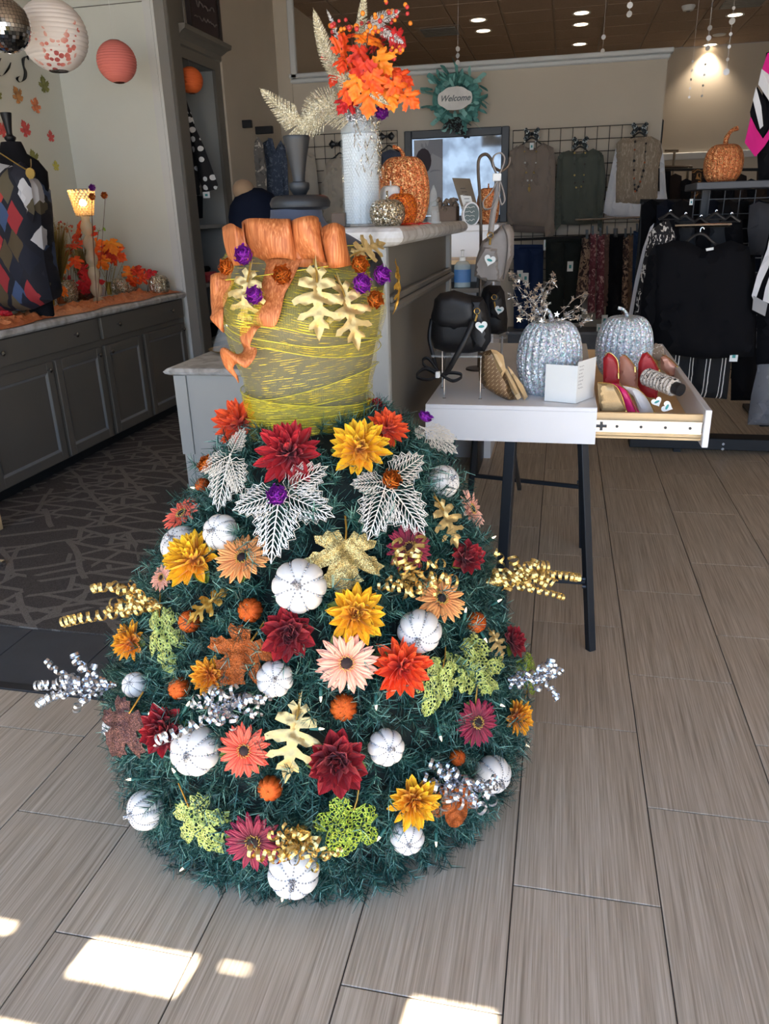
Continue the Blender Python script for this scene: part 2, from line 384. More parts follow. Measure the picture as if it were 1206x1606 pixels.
# walls
HC = 3.33; PW = 7.9
def wbox(name, a, b, mat=None): q = M(); q.box(a, b); return struct(q, name, mat or M_wall)
wbox('wall_left', (-3.6, FRONT, 0), (-3.5, 5.5, HC), M_disp)
ew = wbox('wall_alcove', (-3.5, 5.5, 0), (-2.74, 5.63, HC), M_disp)
q = M(); q.box((-3.49, 5.494, 2.735), (-2.76, 5.5, 2.739)); q.build('panel_joint', M_cab, ew)
q = M(); q.box((-2.80, 5.485, .89), (-2.745, 5.5, HC)); q.box((-2.745, 5.49, 0), (-2.725, 5.64, HC)); q.build('corner_trim', M_trimw, ew)
q = M(); q.box((-3.3, 5.64, 0), (-2.70, 5.80, HC), bev=.006); struct(q, 'trim_1', M_cab)
wbox('wall_left_upper', (-3.4, 5.80, 2.66), (-2.76, 6.55, HC)); wbox('wall_left_back', (-3.4, 6.56, 0), (-2.72, 12.2, HC))
pw = wbox('wall_back', (-2.72, PW, 0), (.80, PW+.14, 2.60)); wbox('wall_back_column', (-2.72, PW-.02, 0), (-2.58, PW+.14, HC))
q = M(); q.box((-2.6, PW-.05, 2.60), (.84, PW+.19, 2.64), bev=.008); q.box((-2.6, PW-.025, 2.56), (.82, PW+.16, 2.60), bev=.01); q.build('cap_moulding', M_trimw, pw)
q = M(); q.box((-2.58, PW-.05, 2.6), (-2.52, PW, HC), bev=.008); struct(q, 'trim_2', M_trimw)
fw = wbox('wall_far', (-3.4, 12.2, 0), (3.9, 12.35, HC)); q = M(); q.box((-1, 12.15, 1.98), (3.9, 12.2, 2.07), bev=.01); q.build('rail_moulding', M_trimw, fw)
wbox('wall_right', (3.8, FRONT, 0), (3.9, 12.2, HC))
# shop front: dark frame round two big windows, added unseen boards with gaps shaped to lay sun slips on the floor
q = M(); f0, f1 = FRONT-.06, FRONT
q.box((-3.6, f0, 0), (3.9, f1, .08)); q.box((-3.6, f0, 2.915), (3.9, f1, HC+.1))
for a, b in ((-3.6, -3.45), (-.03, .03), (3.75, 3.9)): q.box((a, f0, .08), (b, f1, 2.93))
sf = struct(q, 'wall_front', M_cab)
q = M()
dx = lambda x, y: x-.12*(y-FRONT)               # sun patch on the floor -> place on the shop front
zt = lambda y: (y-FRONT)*1.19
xs = [(-1.12, -1.045), (-.865, -.635), (-.585, -.525), (-.205, -.05)]
cuts = [(dx(a, .95), dx(b, .95)) for a, b in xs]; lo = zt(.80); prev = -1.7
for a, b in cuts: q.box((prev, f1, lo), (a, f1+.02, 2.93)); prev = b
q.box((prev, f1, lo), (prev+.07, f1+.02, 2.93))
for (a, b), zb in zip(cuts, (zt(.955), zt(.895), zt(.965), zt(.9))): q.box((a, f1, lo), (b, f1+.02, zb))
q.box((prev+.07, f1, lo), (3.7, f1+.02, 2.93))
q.build('sun_mask_board', solid('board_white', (190, 190, 190)), sf)
q = M(); q.box((-30, -40, -.1), (30, FRONT-.1, -.05)); struct(q, 'pavement', solid('pavement', (104, 102, 98), .9))
# ceiling and its tiles
q = M(); q.box((-3.6, FRONT, HC+.012), (3.9, 12.3, HC+.08)); ceil = struct(q, 'ceiling', M_grid)
S = .535; cm = M(); cm.box((.012, .012, 0), (S-.012, S-.012, .012)); cme = cm.mesh('ceiling_tile', M_ceil)
for i in range(-5, 8):
    for j in range(0, 11):
        place(cme, 'ceiling_tile', ceil, Tr(.05-S/2+S*i, 6.3+S*j, HC))
dm = M(); dm.lathe([(.001, 0), (.075, 0), (.075, -.004), (.062, -.006), (.001, -.006)], 20)
DISC = dm.mesh('lens', emit('downlight_glow', (255, 226, 190), 9)); rm = M(); rm.lathe([(.078, .0), (.098, 0), (.098, -.008), (.078, -.004)], 20, cap=False); RIM = rm.mesh('rim', M_trimw)
LS = [(750, 31, 'nearer of the two round downlights left of the centre of the ceiling'), (758, 48, 'farther of the two round downlights left of the centre of the ceiling'), (912, 20, 'nearest of the three round downlights in a row above the grey green sweater'), (911, 38, 'middle one of the three round downlights above the grey green sweater'), (909, 69, 'farthest of the three round downlights above the grey green sweater'), (1153, 23, 'round downlight near the dangling disc strings, nearer one on the right'), (1114, 70, 'round downlight washing the far right wall')]
for x, y, lb in LS:
    p = atz(x, y, HC-.002); t = thing('ceiling_light', lb, 'downlight', (p.x, p.y, HC-.002), 'recessed ceiling downlights')
    place(DISC, 'lens', t); place(RIM, 'rim', t)
    l = bpy.data.lights.new('downlight', 'SPOT'); l.energy = 55; l.spot_size = 1.9; l.spot_blend = .7; l.color = (1, .82, .62); l.shadow_soft_size = .06
    o = bpy.data.objects.new('downlight_lamp', l); C.objects.link(o); o.location = (p.x, p.y, HC-.03); o.parent = None
for x, y, lb in ((690, 48, 'square slotted air vent in the ceiling above the welcome wreath'), (1166, 2, 'slotted air vent in the ceiling at the top right corner')):
    p = atz(x, y, HC-.002); t = thing('ceiling_vent', lb, 'vent', (p.x, p.y, HC-.004)); q = M(); q.box((-.25, -.25, -.006), (.25, .25, 0)); q.build('plate', M_grid, t, local=True)
    for k in range(7): q = M(); q.box((-.2, -.19+.06*k, -.02), (.2, -.17+.06*k, -.006)); q.build('slat', M_cab, t, local=True)
p = atz(1080, 9, HC); t = thing('smoke_detector', 'white round smoke detector on the ceiling', 'smoke detector', (p.x, p.y, HC)); q = M(); q.lathe([(.02, -.05), (.05, -.045), (.07, -.01), (.07, 0)], 20); q.build('cover', M_trimw, t, True, local=True); q = M(); q.lathe([(.001, -.056), (.02, -.055), (.02, -.049)], 12); q.build('sensor_cap', M_cab, t, True, local=True)
p = atz(1128, 54, HC); q = M(); q.lathe([(.02, -.02), (.07, -.012), (.08, 0)], 20, Tr(*p)); one(q, 'ceiling_speaker', M_trimw, 'flat white disc speaker on the ceiling right of the smoke detector', 'speaker', smooth=True)
# strings of little discs hanging from the ceiling
M_disc = solid('disc_silver', (215, 215, 215), .3, .5)
for x, y0, y1, n_, Y, lb in ((989, -6, 22, 2, 5.5, 'short string with one white disc near the top edge right of the centre downlights'), (1153, -8, 112, 6, 5.2, 'long string of round silver discs ending in a big white disc'), (1115, 28, 75, 3, 6.6, 'short string of discs between the two right downlights'), (1108, 84, 150, 4, 7.0, 'string of tiny discs below the right downlight, right hand one'), (1088, 82, 152, 5, 7.0, 'string of tiny discs below the right downlight, left hand one'), (718, 66, 98, 3, 6.5, 'string of small discs hanging above the wreath'), (948, 36, 80, 2, 7.0, 'thin string with one disc over the grey green sweater')):
    a, b = aty(x, y0, Y), aty(x-1, y1, Y); t = thing('disc_garland', lb, 'garland', (a.x, a.y, b.z), 'disc strings hanging from the ceiling')
    q = M(); q.tube([V((a.x, a.y, HC)), V((a.x, a.y, b.z))], .0009, 4); q.build('string', M_disc, t)
    for k in range(n_):
        f = (k+1)/n_; z = a.z+(b.z-a.z)*f; r = .017 if (n_ == 6 and k in (1, 5)) or n_ <= 3 else .009
        q = M(); q.lathe([(.001, -.001), (r, -.001), (r, .001), (.001, .001)], 14, Tr(a.x, a.y, z) @ Rz(jit(.6)) @ Rx(PI/2)); q.build('disc', M_disc, t)
# ================================================================== LEFT DISPLAY COUNTER
t = thing('base_cabinet', 'long grey base cabinet with drawers and framed doors under the display window', 'cabinet', (-3.1, 3.5, 0))
q = M(); q.box((-3.48, 1.9, .09), (-2.765, 5.48, .84)); q.build('carcass', M_cab, t)
q = M(); q.box((-3.48, 1.9, .008), (-2.84, 5.48, .09)); q.build('toe_kick', solid('toe_dark', (34, 36, 38), .6), t)
def knob(parent, p):
    q = M(); q.lathe([(.005, 0), (.005, .014), (.0135, .018), (.014, .024), (.009, .028)], 12, Tr(*p) @ Ry(PI/2)); return q.build('knob', M_chrome, parent, True)
def door(y0, y1, z0, z1, ky, kz):
    q = M(); x = -2.765
    q.box((x, y0, z0), (x+.012, y1, z1))
    w_ = .055
    for a, b in (((x+.012, y0, z0), (x+.021, y0+w_, z1)), ((x+.012, y1-w_, z0), (x+.021, y1, z1)), ((x+.012, y0+w_, z0), (x+.021, y1-w_, z0+w_)), ((x+.012, y0+w_, z1-w_), (x+.021, y1-w_, z1))): q.box(a, b, bev=.003)
    d = q.build('door', M_cab, t)
    q = M(); i0 = w_; 
    ring = lambda e, xx: [(xx, y0+e, z0+e), (xx, y1-e, z0+e), (xx, y1-e, z1-e), (xx, y0+e, z1-e)]
    A, B = ring(w_, x+.019), ring(w_+.014, x+.0125); q.add(A+B, [(i, (i+1) % 4, (i+1) % 4+4, i+4) for i in range(4)]); q.build('door_bead', solid('bead_worn', (132, 136, 138), .4), d)
    knob(d, (x+.02, ky, kz))
for y0, y1, ky in ((1.95, 2.63, 2.58), (2.66, 3.15, 2.71), (3.19, 3.80, 3.75), (3.83, 4.30, 4.25), (4.34, 4.80, 4.39), (4.84, 5.44, 5.39)): door(y0, y1, .10, .66, ky, .62)
for y0, y1, kk in ((1.95, 3.1, (2.5,)), (3.14, 4.30, (3.40, 4.05)), (4.345, 5.45, (4.52, 5.25))):
    q = M(); q.box((-2.765, y0, .70), (-2.745, y1, .832), bev=.003); d = q.build('drawer_front', M_cab, t)
    for k in kk: knob(d, (-2.745, k, .77))
q = M(); q.box((-3.49, 1.9, .84), (-2.72, 5.485, .88), bev=.012); one(q, 'countertop', M_top, 'long pale laminate worktop of the display counter', 'countertop', smooth=False)
# tall open cabinet
t = thing('shelf_cabinet', 'tall grey open shelf cabinet with crown moulding built into the left wall', 'cabinet', (-3.05, 6.1, 0))
q = M(); q.box((-3.38, 5.80, 0), (-3.34, 6.54, 2.56)); q.build('back_panel', M_pale, t)
q = M(); q.box((-3.34, 6.46, 0), (-2.76, 6.5, 2.56)); q.build('side_panel', M_pale, t); q = M(); q.box((-3.34, 5.805, 0), (-2.76, 5.83, 2.56)); q.build('side_panel', M_pale, t)
q = M(); q.box((-2.76, 5.80, 0), (-2.735, 5.84, 2.56)); q.box((-2.76, 6.44, 0), (-2.735, 6.555, 2.56)); q.box((-2.76, 5.84, 2.47), (-2.735, 6.44, 2.56)); q.box((-2.77, 6.5, 0), (-2.75, 6.555, 2.56)); q.build('face_frame', M_cab, t)
for z in (.45, .90, 1.34): q = M(); q.box((-3.34, 5.83, z-.028), (-2.765, 6.46, z)); q.build('shelf', M_pale, t)
q = M(); q.box((-3.34, 5.83, 2.47), (-2.76, 6.46, 2.5)); q.build('top_panel', M_pale, t)
q = M(); pr = [(0, 2.54), (.012, 2.55), (.015, 2.585), (.05, 2.62), (.075, 2.635), (.08, 2.665), (0, 2.665)]
vs_ = []; 
for y, e in ((5.80, 0), (6.555, 1)):
    for a, z in pr: vs_.append((-2.735+a, y+(a if e else 0), z))
n_ = len(pr); q.add(vs_, [(i, (i+1) % n_, (i+1) % n_+n_, i+n_) for i in range(n_)]+[tuple(range(n_)), tuple(range(2*n_-1, n_-1, -1))]); q.build('crown_moulding', M_cab, t)
q = M(); q.box((-2.77, 5.9, 2.665), (-2.75, 6.02, 3.2)); struct(q, 'trim_3', M_cab)
# framed dark sign above the crown
t = thing('wall_sign', 'dark framed sign with faint pale lines of text above the tall cabinet', 'sign', (-2.70, 6.35, 2.68))
q = M(); q.box((-2.745, 6.06, 2.69), (-2.72, 6.58, 3.2)); q.build('sign_panel', solid('sign_plum', (52, 42, 48), .5), t)
q = M()
for a, b in (((-2.745, 6.04, 2.67), (-2.71, 6.07, 3.22)), ((-2.745, 6.57, 2.67), (-2.71, 6.60, 3.22)), ((-2.745, 6.04, 2.67), (-2.71, 6.6, 2.7))): q.box(a, b)
q.build('frame', solid('sign_frame', (44, 36, 36), .5), t)
def text3d(body, size, T, name, mat, parent=None, ext=.0006, align='CENTER', **kw):
    cu = bpy.data.curves.new(name, 'FONT'); cu.body = body; cu.size = size; cu.extrude = ext; cu.align_x = align; cu.align_y = 'CENTER'
    for k, v in kw.items(): setattr(cu, k, v)
    ob = bpy.data.objects.new(name, cu); C.objects.link(ob); ob.matrix_world = T; bpy.context.view_layer.update()
    me = bpy.data.meshes.new_from_object(ob); bpy.data.objects.remove(ob)
    o = bpy.data.objects.new(name, me); me.materials.clear(); me.materials.append(mat); C.objects.link(o)
    if parent is not None:
        off = V((0, 0, 0)); qq = parent
        while qq is not None: off += qq.location; qq = qq.parent
        o.parent = parent; o.matrix_local = Tr(*(-off)) @ T
    else: o.matrix_world = T
    return o
FX = Matrix(((0, 0, 1, 0), (1, 0, 0, 0), (0, 1, 0, 0), (0, 0, 0, 1)))      # text lying on a wall that faces +X
def scribble(q, o, u, v, L, amp, n=26, seed=0, r=.003):      # a line of writing too blurred to read
    rr = random.Random(seed); P = []
    for i in range(n): P.append(V(o)+V(u)*(L*i/(n-1))+V(v)*(amp*rr.uniform(-1, 1)))
    q.tube(smoothpath(P, 2), r, 4)
ink = solid('sign_ink', (112, 104, 104), .6)
for k, (z, L, am, r) in enumerate(((3.10, .22, .014, .006), (3.03, .12, .002, .004), (2.87, .34, .022, .006), (2.78, .40, .014, .005))): q = M(); scribble(q, (-2.718, 6.32-L/2, z), (0, 1, 0), (0, 0, 1), L, am, 18, k, r); q.build('faded_writing', ink, t)
# ================================================================== SALES DESK
t = thing('sales_desk', 'tall grey sales counter with moulded side panel and stone look top', 'desk', (-.7, 2.8, 0))
q = M(); q.box((-.67, 2.19, 0), (-.485, 3.47, 1.283)); q.build('body', M_cab, t)
q = M(); q.box((-.68, 2.175, 0), (-.535, 2.19, 1.283)); q.build('end_panel', M_pale, t)
q = M(); q.box((-.535, 2.165, 0), (-.47, 2.2, 1.283), bev=.003); q.build('corner_post', M_pale, t); q = M(); q.box((-.49, 3.44, 0), (-.468, 3.49, 1.283), bev=.003); q.build('corner_post', M_pale, t)
q = M(); q.box((-.485, 2.2, 1.13), (-.462, 3.44, 1.15), bev=.004); q.box((-.485, 2.2, 1.105), (-.450, 3.46, 1.13), bev=.008); q.build('side_moulding', M_cab, t)
def slab(name, a, b, label):
    q = M(); x0, y0, z0 = a; x1, y1, z1 = b; R_ = (z1-z0)/2
    pts = [(0, z0), (.02, z0+.004), (.034, z0+.012), (.040, z0+.022), (.036, z1-.012), (.026, z1-.003), (.012, z1)]
    rings = []
    for e, z in pts: rings.append([(x0-e, y0-e, z), (x1+e, y0-e, z), (x1+e, y1+e, z), (x0-e, y1+e, z)])
    vs_ = [p for r in rings for p in r]; n = len(rings); q.add(vs_, [(i*4+k, i*4+(k+1) % 4, i*4+4+(k+1) % 4, i*4+4+k) for i in range(n-1) for k in range(4)]+[(3, 2, 1, 0), tuple((n-1)*4+k for k in range(4))])
    return one(q, name, M_top, label, 'countertop')
slab('desk_top', (-.69, 2.15, 1.285), (-.45, 3.56, 1.335), 'raised stone look counter top of the tall sales desk holding the vase')
t = thing('low_counter', 'low pale grey counter section left of the dressed torso', 'counter', (-1.3, 3.4, 0))
q = M(); q.box((-1.655, 3.15, 0), (-.72, 3.62, .725)); q.build('body', M_pale, t); q = M(); q.box((-1.66, 3.145, 0), (-1.62, 3.625, .38)); q.box((-1.668, 3.14, .36), (-1.61, 3.15, .725)); q.build('corner_strip', M_pale, t)
slab('counter_slab', (-1.66, 3.15, .725), (-.725, 3.63, .762), 'stone look top of the low counter left of the torso')
# ================================================================== WHITE TABLE
M_white = solid('table_white', (232, 234, 238), .35, var=.01); M_maple = solid('maple', (222, 190, 142), .45, var=.08, sc_=12); M_leg = solid('leg_steel', (40, 46, 54), .4, .4, var=.04)
t = thing('display_table', 'white box table on dark steel legs with drawers opening to the right', 'table', (-.13, 2.95, 0))
TX0, TX1, TY0, TY1, TZ0, TZ1 = -.397, .128, 2.355, 3.60, .692, .806
q = M(); q.box((TX0, TY0, TZ1-.014), (TX1, TY1, TZ1), bev=.002); q.build('table_top', M_white, t)
q = M(); q.box((TX0, TY0, TZ0), (TX1, TY0+.018, TZ1-.014)); q.box((TX0, TY1-.018, TZ0), (TX1, TY1, TZ1-.014)); q.box((TX0, TY0+.018, TZ0), (TX0+.018, TY1-.018, TZ1-.014)); q.box((TX0+.018, TY0+.018, TZ0), (TX1, TY1-.018, TZ0+.008)); q.build('apron', M_white, t)
dr = M(); DX = .453
dr.box((-.02, TY0+.03, .712), (DX-.018, TY0+.042, .785)); dr.box((-.02, TY1-.042, .712), (DX-.018, TY1-.03, .785)); dr.box((-.02, TY0+.03, .705), (DX-.018, TY1-.03, .714)); dr.box((-.02, TY0+.03, .712), (-.008, TY1-.03, .785))
drw = dr.build('drawer', M_maple, t)
q = M(); q.box((DX-.018, TY0, .692), (DX, TY1, .806), bev=.002); q.build('drawer_front', M_white, drw)
q = M(); q.box((.10, TY0+.018, .728), (DX-.02, TY0+.0295, .765)); q.box((.10, TY0+.016, .728), (DX-.02, TY0+.019, .733)); q.box((.10, TY0+.016, .760), (DX-.02, TY0+.019, .765)); q.build('drawer_slide', M_chrome, drw)
q = M()
for k in range(4): q.cyl((.19+.07*k, TY0+.016, .746), (.19+.07*k, TY0+.02, .746), .0045, 10)
q.box((.128, TY0+.014, .742), (.160, TY0+.018, .75)); q.box((.140, TY0+.013, .733), (.148, TY0+.018, .759)); q.build('slide_screws', M_leg, drw)
def leg(a, b, w=.026, nm='leg'):
    q = M(); a, b = V(a), V(b); d = (b-a); L = d.length; T = Tr(*a) @ d.to_track_quat('Z', 'Y').to_matrix().to_4x4(); q.box((-w/2, -w/2, 0), (w/2, w/2, L), T, bev=.002); return q.build(nm, M_leg, t)
A0, A1 = V((-.128, 2.40, .69)), V((-.145, 2.30, .0)); B0, B1 = V((.093, 2.40, .69)), V((.160, 2.305, 0))
leg(A0, A1, .034); leg(B0, B1)
C0, C1 = V((.10, 3.0, .69)), V((.15, 3.16, 0)); D0, D1 = V((-.30, 3.1, .69)), V((-.36, 3.25, 0)); E0, E1 = V((-.372, 2.9, .69)), V((-.42, 2.8, 0)); leg(C0, C1, .022); leg(D0, D1, .022); leg(E0, E1, .022)
mixp = lambda a, b, z: a+(b-a)*((a.z-z)/(a.z-b.z))
leg(mixp(A0, A1, .235), mixp(B0, B1, .235), .018, 'crossbar'); leg(mixp(D0, D1, .30), mixp(C0, C1, .30), .016, 'crossbar'); leg(mixp(A0, A1, .69), V((-.12, 2.98, .32)), .016, 'brace')
q = M()
for z in (.225, .25): p = mixp(B0, B1, z); q.cyl(p+V((-.02, -.016, 0)), p+V((-.008, -.016, 0)), .007, 8)
p = mixp(C0, C1, .3); q.cyl(p+V((-.02, 0, .02)), p+V((.0, 0, .02)), .008, 8); q.build('bolt', M_leg, t)
# ================================================================== FIR SKIRT
KX, KY = -.56, 1.64
PROF = [(0, .475), (.1, .51), (.2, .515), (.3, .505), (.38, .485), (.45, .455), (.55, .415), (.65, .362), (.75, .31), (.84, .262), (.90, .215), (.94, .14)]
def CXZ(z): return .05*min(1, max(0, (z-.45)/.35))
hm = M(); hm.lathe([(r, z+.02 if z == 0 else z) for z, r in PROF], 48, Tr(KX, KY, 0)); hm.v = [V((p.x+CXZ(p.z), p.y, p.z)) for p in hm.v]
HULL = BVHTree.FromPolygons([tuple(p) for p in hm.v], hm.f)
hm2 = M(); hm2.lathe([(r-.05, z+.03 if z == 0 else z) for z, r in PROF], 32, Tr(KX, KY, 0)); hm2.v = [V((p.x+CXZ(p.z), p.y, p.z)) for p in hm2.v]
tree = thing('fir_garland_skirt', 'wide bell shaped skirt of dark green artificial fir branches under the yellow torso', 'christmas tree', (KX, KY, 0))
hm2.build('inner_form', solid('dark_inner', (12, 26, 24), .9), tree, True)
def hull(px, py, off=0.0):
    d = ray(px, py).normalized(); h = HULL.ray_cast(CAM, d)
    if h[0] is None:                                  # beside the silhouette: nearest point of the hull to the ray
        best = None
        for i in range(60):
            p = CAM+d*(1.2+i*.02); q = HULL.find_nearest(p)
            if best is None or q[3] < best[3]: best = q; bp = p
        nrm = (bp-best[0]); nrm = nrm.normalized() if nrm.length > 1e-4 else best[1]
        return bp, nrm
    nrm = h[1]; nrm = nrm if nrm.dot(V((h[0].x-KX, h[0].y-KY, .1))) > 0 else -nrm
    c = -d.dot(nrm); c = max(.35, c)
    return h[0]-d*(off/c), nrm
rng = np.random.default_rng(5)
def needles():
    NS, NN = 4300, 46
    zs = np.array([p[0] for p in PROF]); rs = np.array([p[1] for p in PROF]); u = rng.random(NS*3)*.94
    r_ = np.interp(u, zs, rs); keep = rng.random(NS*3) < r_/.54; u = u[keep][:NS]; r_ = r_[keep][:NS]; n = len(u)
    th = rng.random(n)*2*PI; dr_ = (np.interp(u+.02, zs, rs)-np.interp(u-.02, zs, rs))/.04
    rad = np.stack([np.cos(th), np.sin(th), 0*th], 1); nr = rad-np.stack([0*th, 0*th, dr_], 1); nr /= np.linalg.norm(nr, axis=1)[:, None]
    base = np.stack([KX+.05*np.clip((u-.45)/.35, 0, 1)+rad[:, 0]*(r_-.055), KY+rad[:, 1]*(r_-.055), u], 1)
    tang = rng.normal(size=(n, 3)); d = nr*.75+tang*.38+np.array([0, 0, -.25]); d /= np.linalg.norm(d, axis=1)[:, None]
    L = rng.uniform(.05, .095, n); L *= np.where(u > .85, .6, 1)
    # stems
    B = np.repeat(base, NN, 0); D = np.repeat(d, NN, 0); LL = np.repeat(L, NN); t = rng.random(n*NN)
    P = B+D*(LL*t)[:, None]
    r2 = rng.normal(size=P.shape); r2 -= D*(r2*D).sum(1)[:, None]; r2 /= np.linalg.norm(r2, axis=1)[:, None]
    nd = r2*.85+D*.62; nd /= np.linalg.norm(nd, axis=1)[:, None]; nl = rng.uniform(.018, .032, len(P))
    side = np.cross(nd, rng.normal(size=P.shape)); side /= np.linalg.norm(side, axis=1)[:, None]; wd = .00085
    tip = P+nd*nl[:, None]; tip[:, 2] = np.maximum(tip[:, 2], .003)
    P[:, 2] = np.maximum(P[:, 2], .003)
    v = np.stack([P-side*wd, P+side*wd, tip+side*wd*.5, tip-side*wd*.5], 1).reshape(-1, 3)
    s2 = np.cross(d, np.array([0, 0, 1.0])); s2 /= np.linalg.norm(s2, axis=1)[:, None]; tip2 = base+d*L[:, None]
    for q in (base, tip2): q[:, 2] = np.maximum(q[:, 2], .006)
    sv = np.stack([base-s2*.0015, base+s2*.0015, tip2+s2*.0008, tip2-s2*.0008], 1).reshape(-1, 3)
    v = np.concatenate([v, sv]); nf = len(v)//4
    me = bpy.data.meshes.new('fir_needles'); me.vertices.add(len(v)); me.vertices.foreach_set('co', (v-np.array([KX, KY, 0])).ravel())
    me.loops.add(nf*4); me.loops.foreach_set('vertex_index', np.arange(nf*4, dtype=np.int32)); me.polygons.add(nf)
    me.polygons.foreach_set('loop_start', np.arange(nf, dtype=np.int32)*4); me.polygons.foreach_set('loop_total', np.full(nf, 4, dtype=np.int32))
    mi = np.where(rng.random(nf) < .25, 2, np.repeat(rng.integers(0, 2, n), NN).tolist()+[1]*n).astype(np.int32)
    me.polygons.foreach_set('material_index', mi); me.update(calc_edges=True)
    for nm, c in (('needle_dark', (18, 56, 50)), ('needle_mid', (40, 88, 78)), ('needle_light', (104, 150, 138))): me.materials.append(newm(nm, c, .45)[0])
    o = bpy.data.objects.new('fir_needles', me); C.objects.link(o); o.parent = tree; o['kind'] = 'stuff'
needles()
# ================================================================== TORSO
M_dgrey = solid('mannequin_grey', (33, 36, 40), .45, var=.03); M_cloth = fabric('bust_cloth', (70, 76, 92), .8)
TXc, TYc = -.545, 1.64
TP = [(.84, .130, .105), (.90, .126, .103), (.94, .127, .104), (1.0, .135, .11), (1.06, .148, .12), (1.12, .162, .137), (1.17, .171, .147), (1.22, .174, .142), (1.26, .172, .125), (1.285, .163, .108), (1.305, .148, .093), (1.325, .115, .078), (1.342, .078, .064), (1.356, .056, .055), (1.38, .053, .053)]
def TR(z):
    for i in range(len(TP)-1):
        if z <= TP[i+1][0]:
            f = max(0, (z-TP[i][0])/(TP[i+1][0]-TP[i][0])); return TP[i][1]+(TP[i+1][1]-TP[i][1])*f, TP[i][2]+(TP[i+1][2]-TP[i][2])*f
    return TP[-1][1], TP[-1][2]
def TPt(th, z, off=0):     # point of the torso surface, th = 0 faces the camera (-Y)
    a, b = TR(z); bulge = .016*math.exp(-((z-1.17)/.055)**2)*(math.exp(-((th-.5)/.35)**2)+math.exp(-((th+.5)/.35)**2))
    return V((TXc+math.sin(th)*(a+off), TYc-math.cos(th)*(b+off+bulge*3), z))
bust = thing('dress_form', 'dark grey tailor torso with turned neck finial wrapped in yellow mesh', 'mannequin', (TXc, TYc, .84))
q = M(); q.grid(lambda u, v: TPt(2*PI*u, .84+.54*v), 48, 40, closeu=True); q.build('torso', M_cloth, bust, True)
q = M(); q.lathe([(.001, 1.378), (.05, 1.378), (.061, 1.383), (.063, 1.392), (.058, 1.402), (.050, 1.406), (.001, 1.407)], 32, Tr(TXc+.01, TYc, 0)); q.build('neck_cap', M_dgrey, bust, True)
q = M(); q.lathe([(.013, 1.406), (.016, 1.412), (.0205, 1.418), (.0215, 1.426), (.0205, 1.4305), (.013, 1.432), (.0125, 1.436), (.014, 1.45), (.0195, 1.48), (.0262, 1.508), (.0275, 1.514), (.0265, 1.517), (.001, 1.517)], 28, Tr(TXc+.01, TYc, 0)); q.build('finial', M_dgrey, bust, True)
q = M(); q.sphere((TXc+.165, TYc-.01, 1.245), .045, 16, 10, (.45, 1, 1.1)); q.build('arm_cap', M_dgrey, bust, True)
def meshmat(name, rgb, dens, glow):
    m, n = newm(name, rgb, .38, .35); tc_ = n.a('ShaderNodeUVMap'); sp = n.a('ShaderNodeSeparateXYZ'); n.l(tc_.outputs[0], sp.inputs[0])
    fr = lambda s, k: n.math('FRACT', n.math('MULTIPLY', s, k))
    ht = n.math('MULTIPLY', n.math('LESS_THAN', fr(sp.outputs[1], 46.0), .26), .46); vt = n.math('MULTIPLY', n.math('LESS_THAN', fr(sp.outputs[0], 200.0), .22), .28)
    mp = n.a('ShaderNodeMapping'); mp.inputs['Scale'].default_value = (26, 95, 1); n.l(tc_.outputs[0], mp.inputs[0]); z = n.a('ShaderNodeTexNoise', i_Scale=1.0, i_Detail=2.0); n.l(mp.outputs[0], z.inputs['Vector'])
    foil = n.math('MULTIPLY', n.math('GREATER_THAN', z.outputs[0], .60), n.math('LESS_THAN', fr(sp.outputs[1], 24.0), .36))
    al = n.math('MAXIMUM', n.math('MAXIMUM', ht, vt), foil)
    low = n.a('ShaderNodeTexNoise', i_Scale=4.0); n.l(n.geo(), low.inputs['Vector'])
    al2 = n.math('MAXIMUM', n.math('MULTIPLY', al, .95), dens)
    n.l(al2, n.b.inputs['Alpha']); n.l(n.mix(foil, lin(rgb), lin((248, 226, 60))), n.b.inputs['Base Color'])
    n.l(n.math('MULTIPLY', foil, .5), n.b.inputs['Metallic']); return m
M_mesh = meshmat('yellow_mesh', (206, 190, 44), .05, 0); M_mesh2 = meshmat('yellow_mesh_dense', (222, 204, 46), .22, 0)
M_hem = solid('yellow_hem', (206, 198, 74), .4, .2)
def band(zt, zb, off, mt, name='mesh_band'):
    q = M(); nu, nv = 96, 14; us = []
    for j in range(nv+1):
        for i in range(nu+1):
            th = -PI+2*PI*i/nu; a, b = zb(th), zt(th); z = a+(b-a)*j/nv
            q.v.append(TPt(th, z, off+.0025*math.sin(th*3+j*.5)+.0015*math.sin(th*11+z*60))); us.append((i/nu, j/nv*(b-a)/.12))
    for j in range(nv):
        for i in range(nu): q.f.append((j*(nu+1)+i, j*(nu+1)+i+1, (j+1)*(nu+1)+i+1, (j+1)*(nu+1)+i)); q.mi.append(0)
    o = q.build(name, mt, bust, True); uv = o.data.uv_layers.new(name='UVMap')
    for lp in o.data.loops: uv.data[lp.index].uv = us[lp.vertex_index]
    for zf in (zt, zb):
        h = M(); h.tube([TPt(-PI+2*PI*i/64, zf(-PI+2*PI*i/64), off+.003+.001*math.sin(i*.9)) for i in range(64)], .0010, 5, closed=True); h.build('hem', M_hem, o, True)
cs = math.cos; sn = math.sin
band(lambda t: 1.308, lambda t: 1.15-.02*sn(t)+.01*cs(2*t), .004, M_mesh)
band(lambda t: 1.135-.03*sn(t-.2)-.012*cs(2*t), lambda t: .985+.022*sn(t), .007, M_mesh)
band(lambda t: 1.262+.02*sn(t), lambda t: 1.125-.035*sn(t+.4), .009, M_mesh)
band(lambda t: 1.020+.035*sn(t)-.006*cs(2*t), lambda t: .935+.012*sn(t+1), .012, M_mesh)
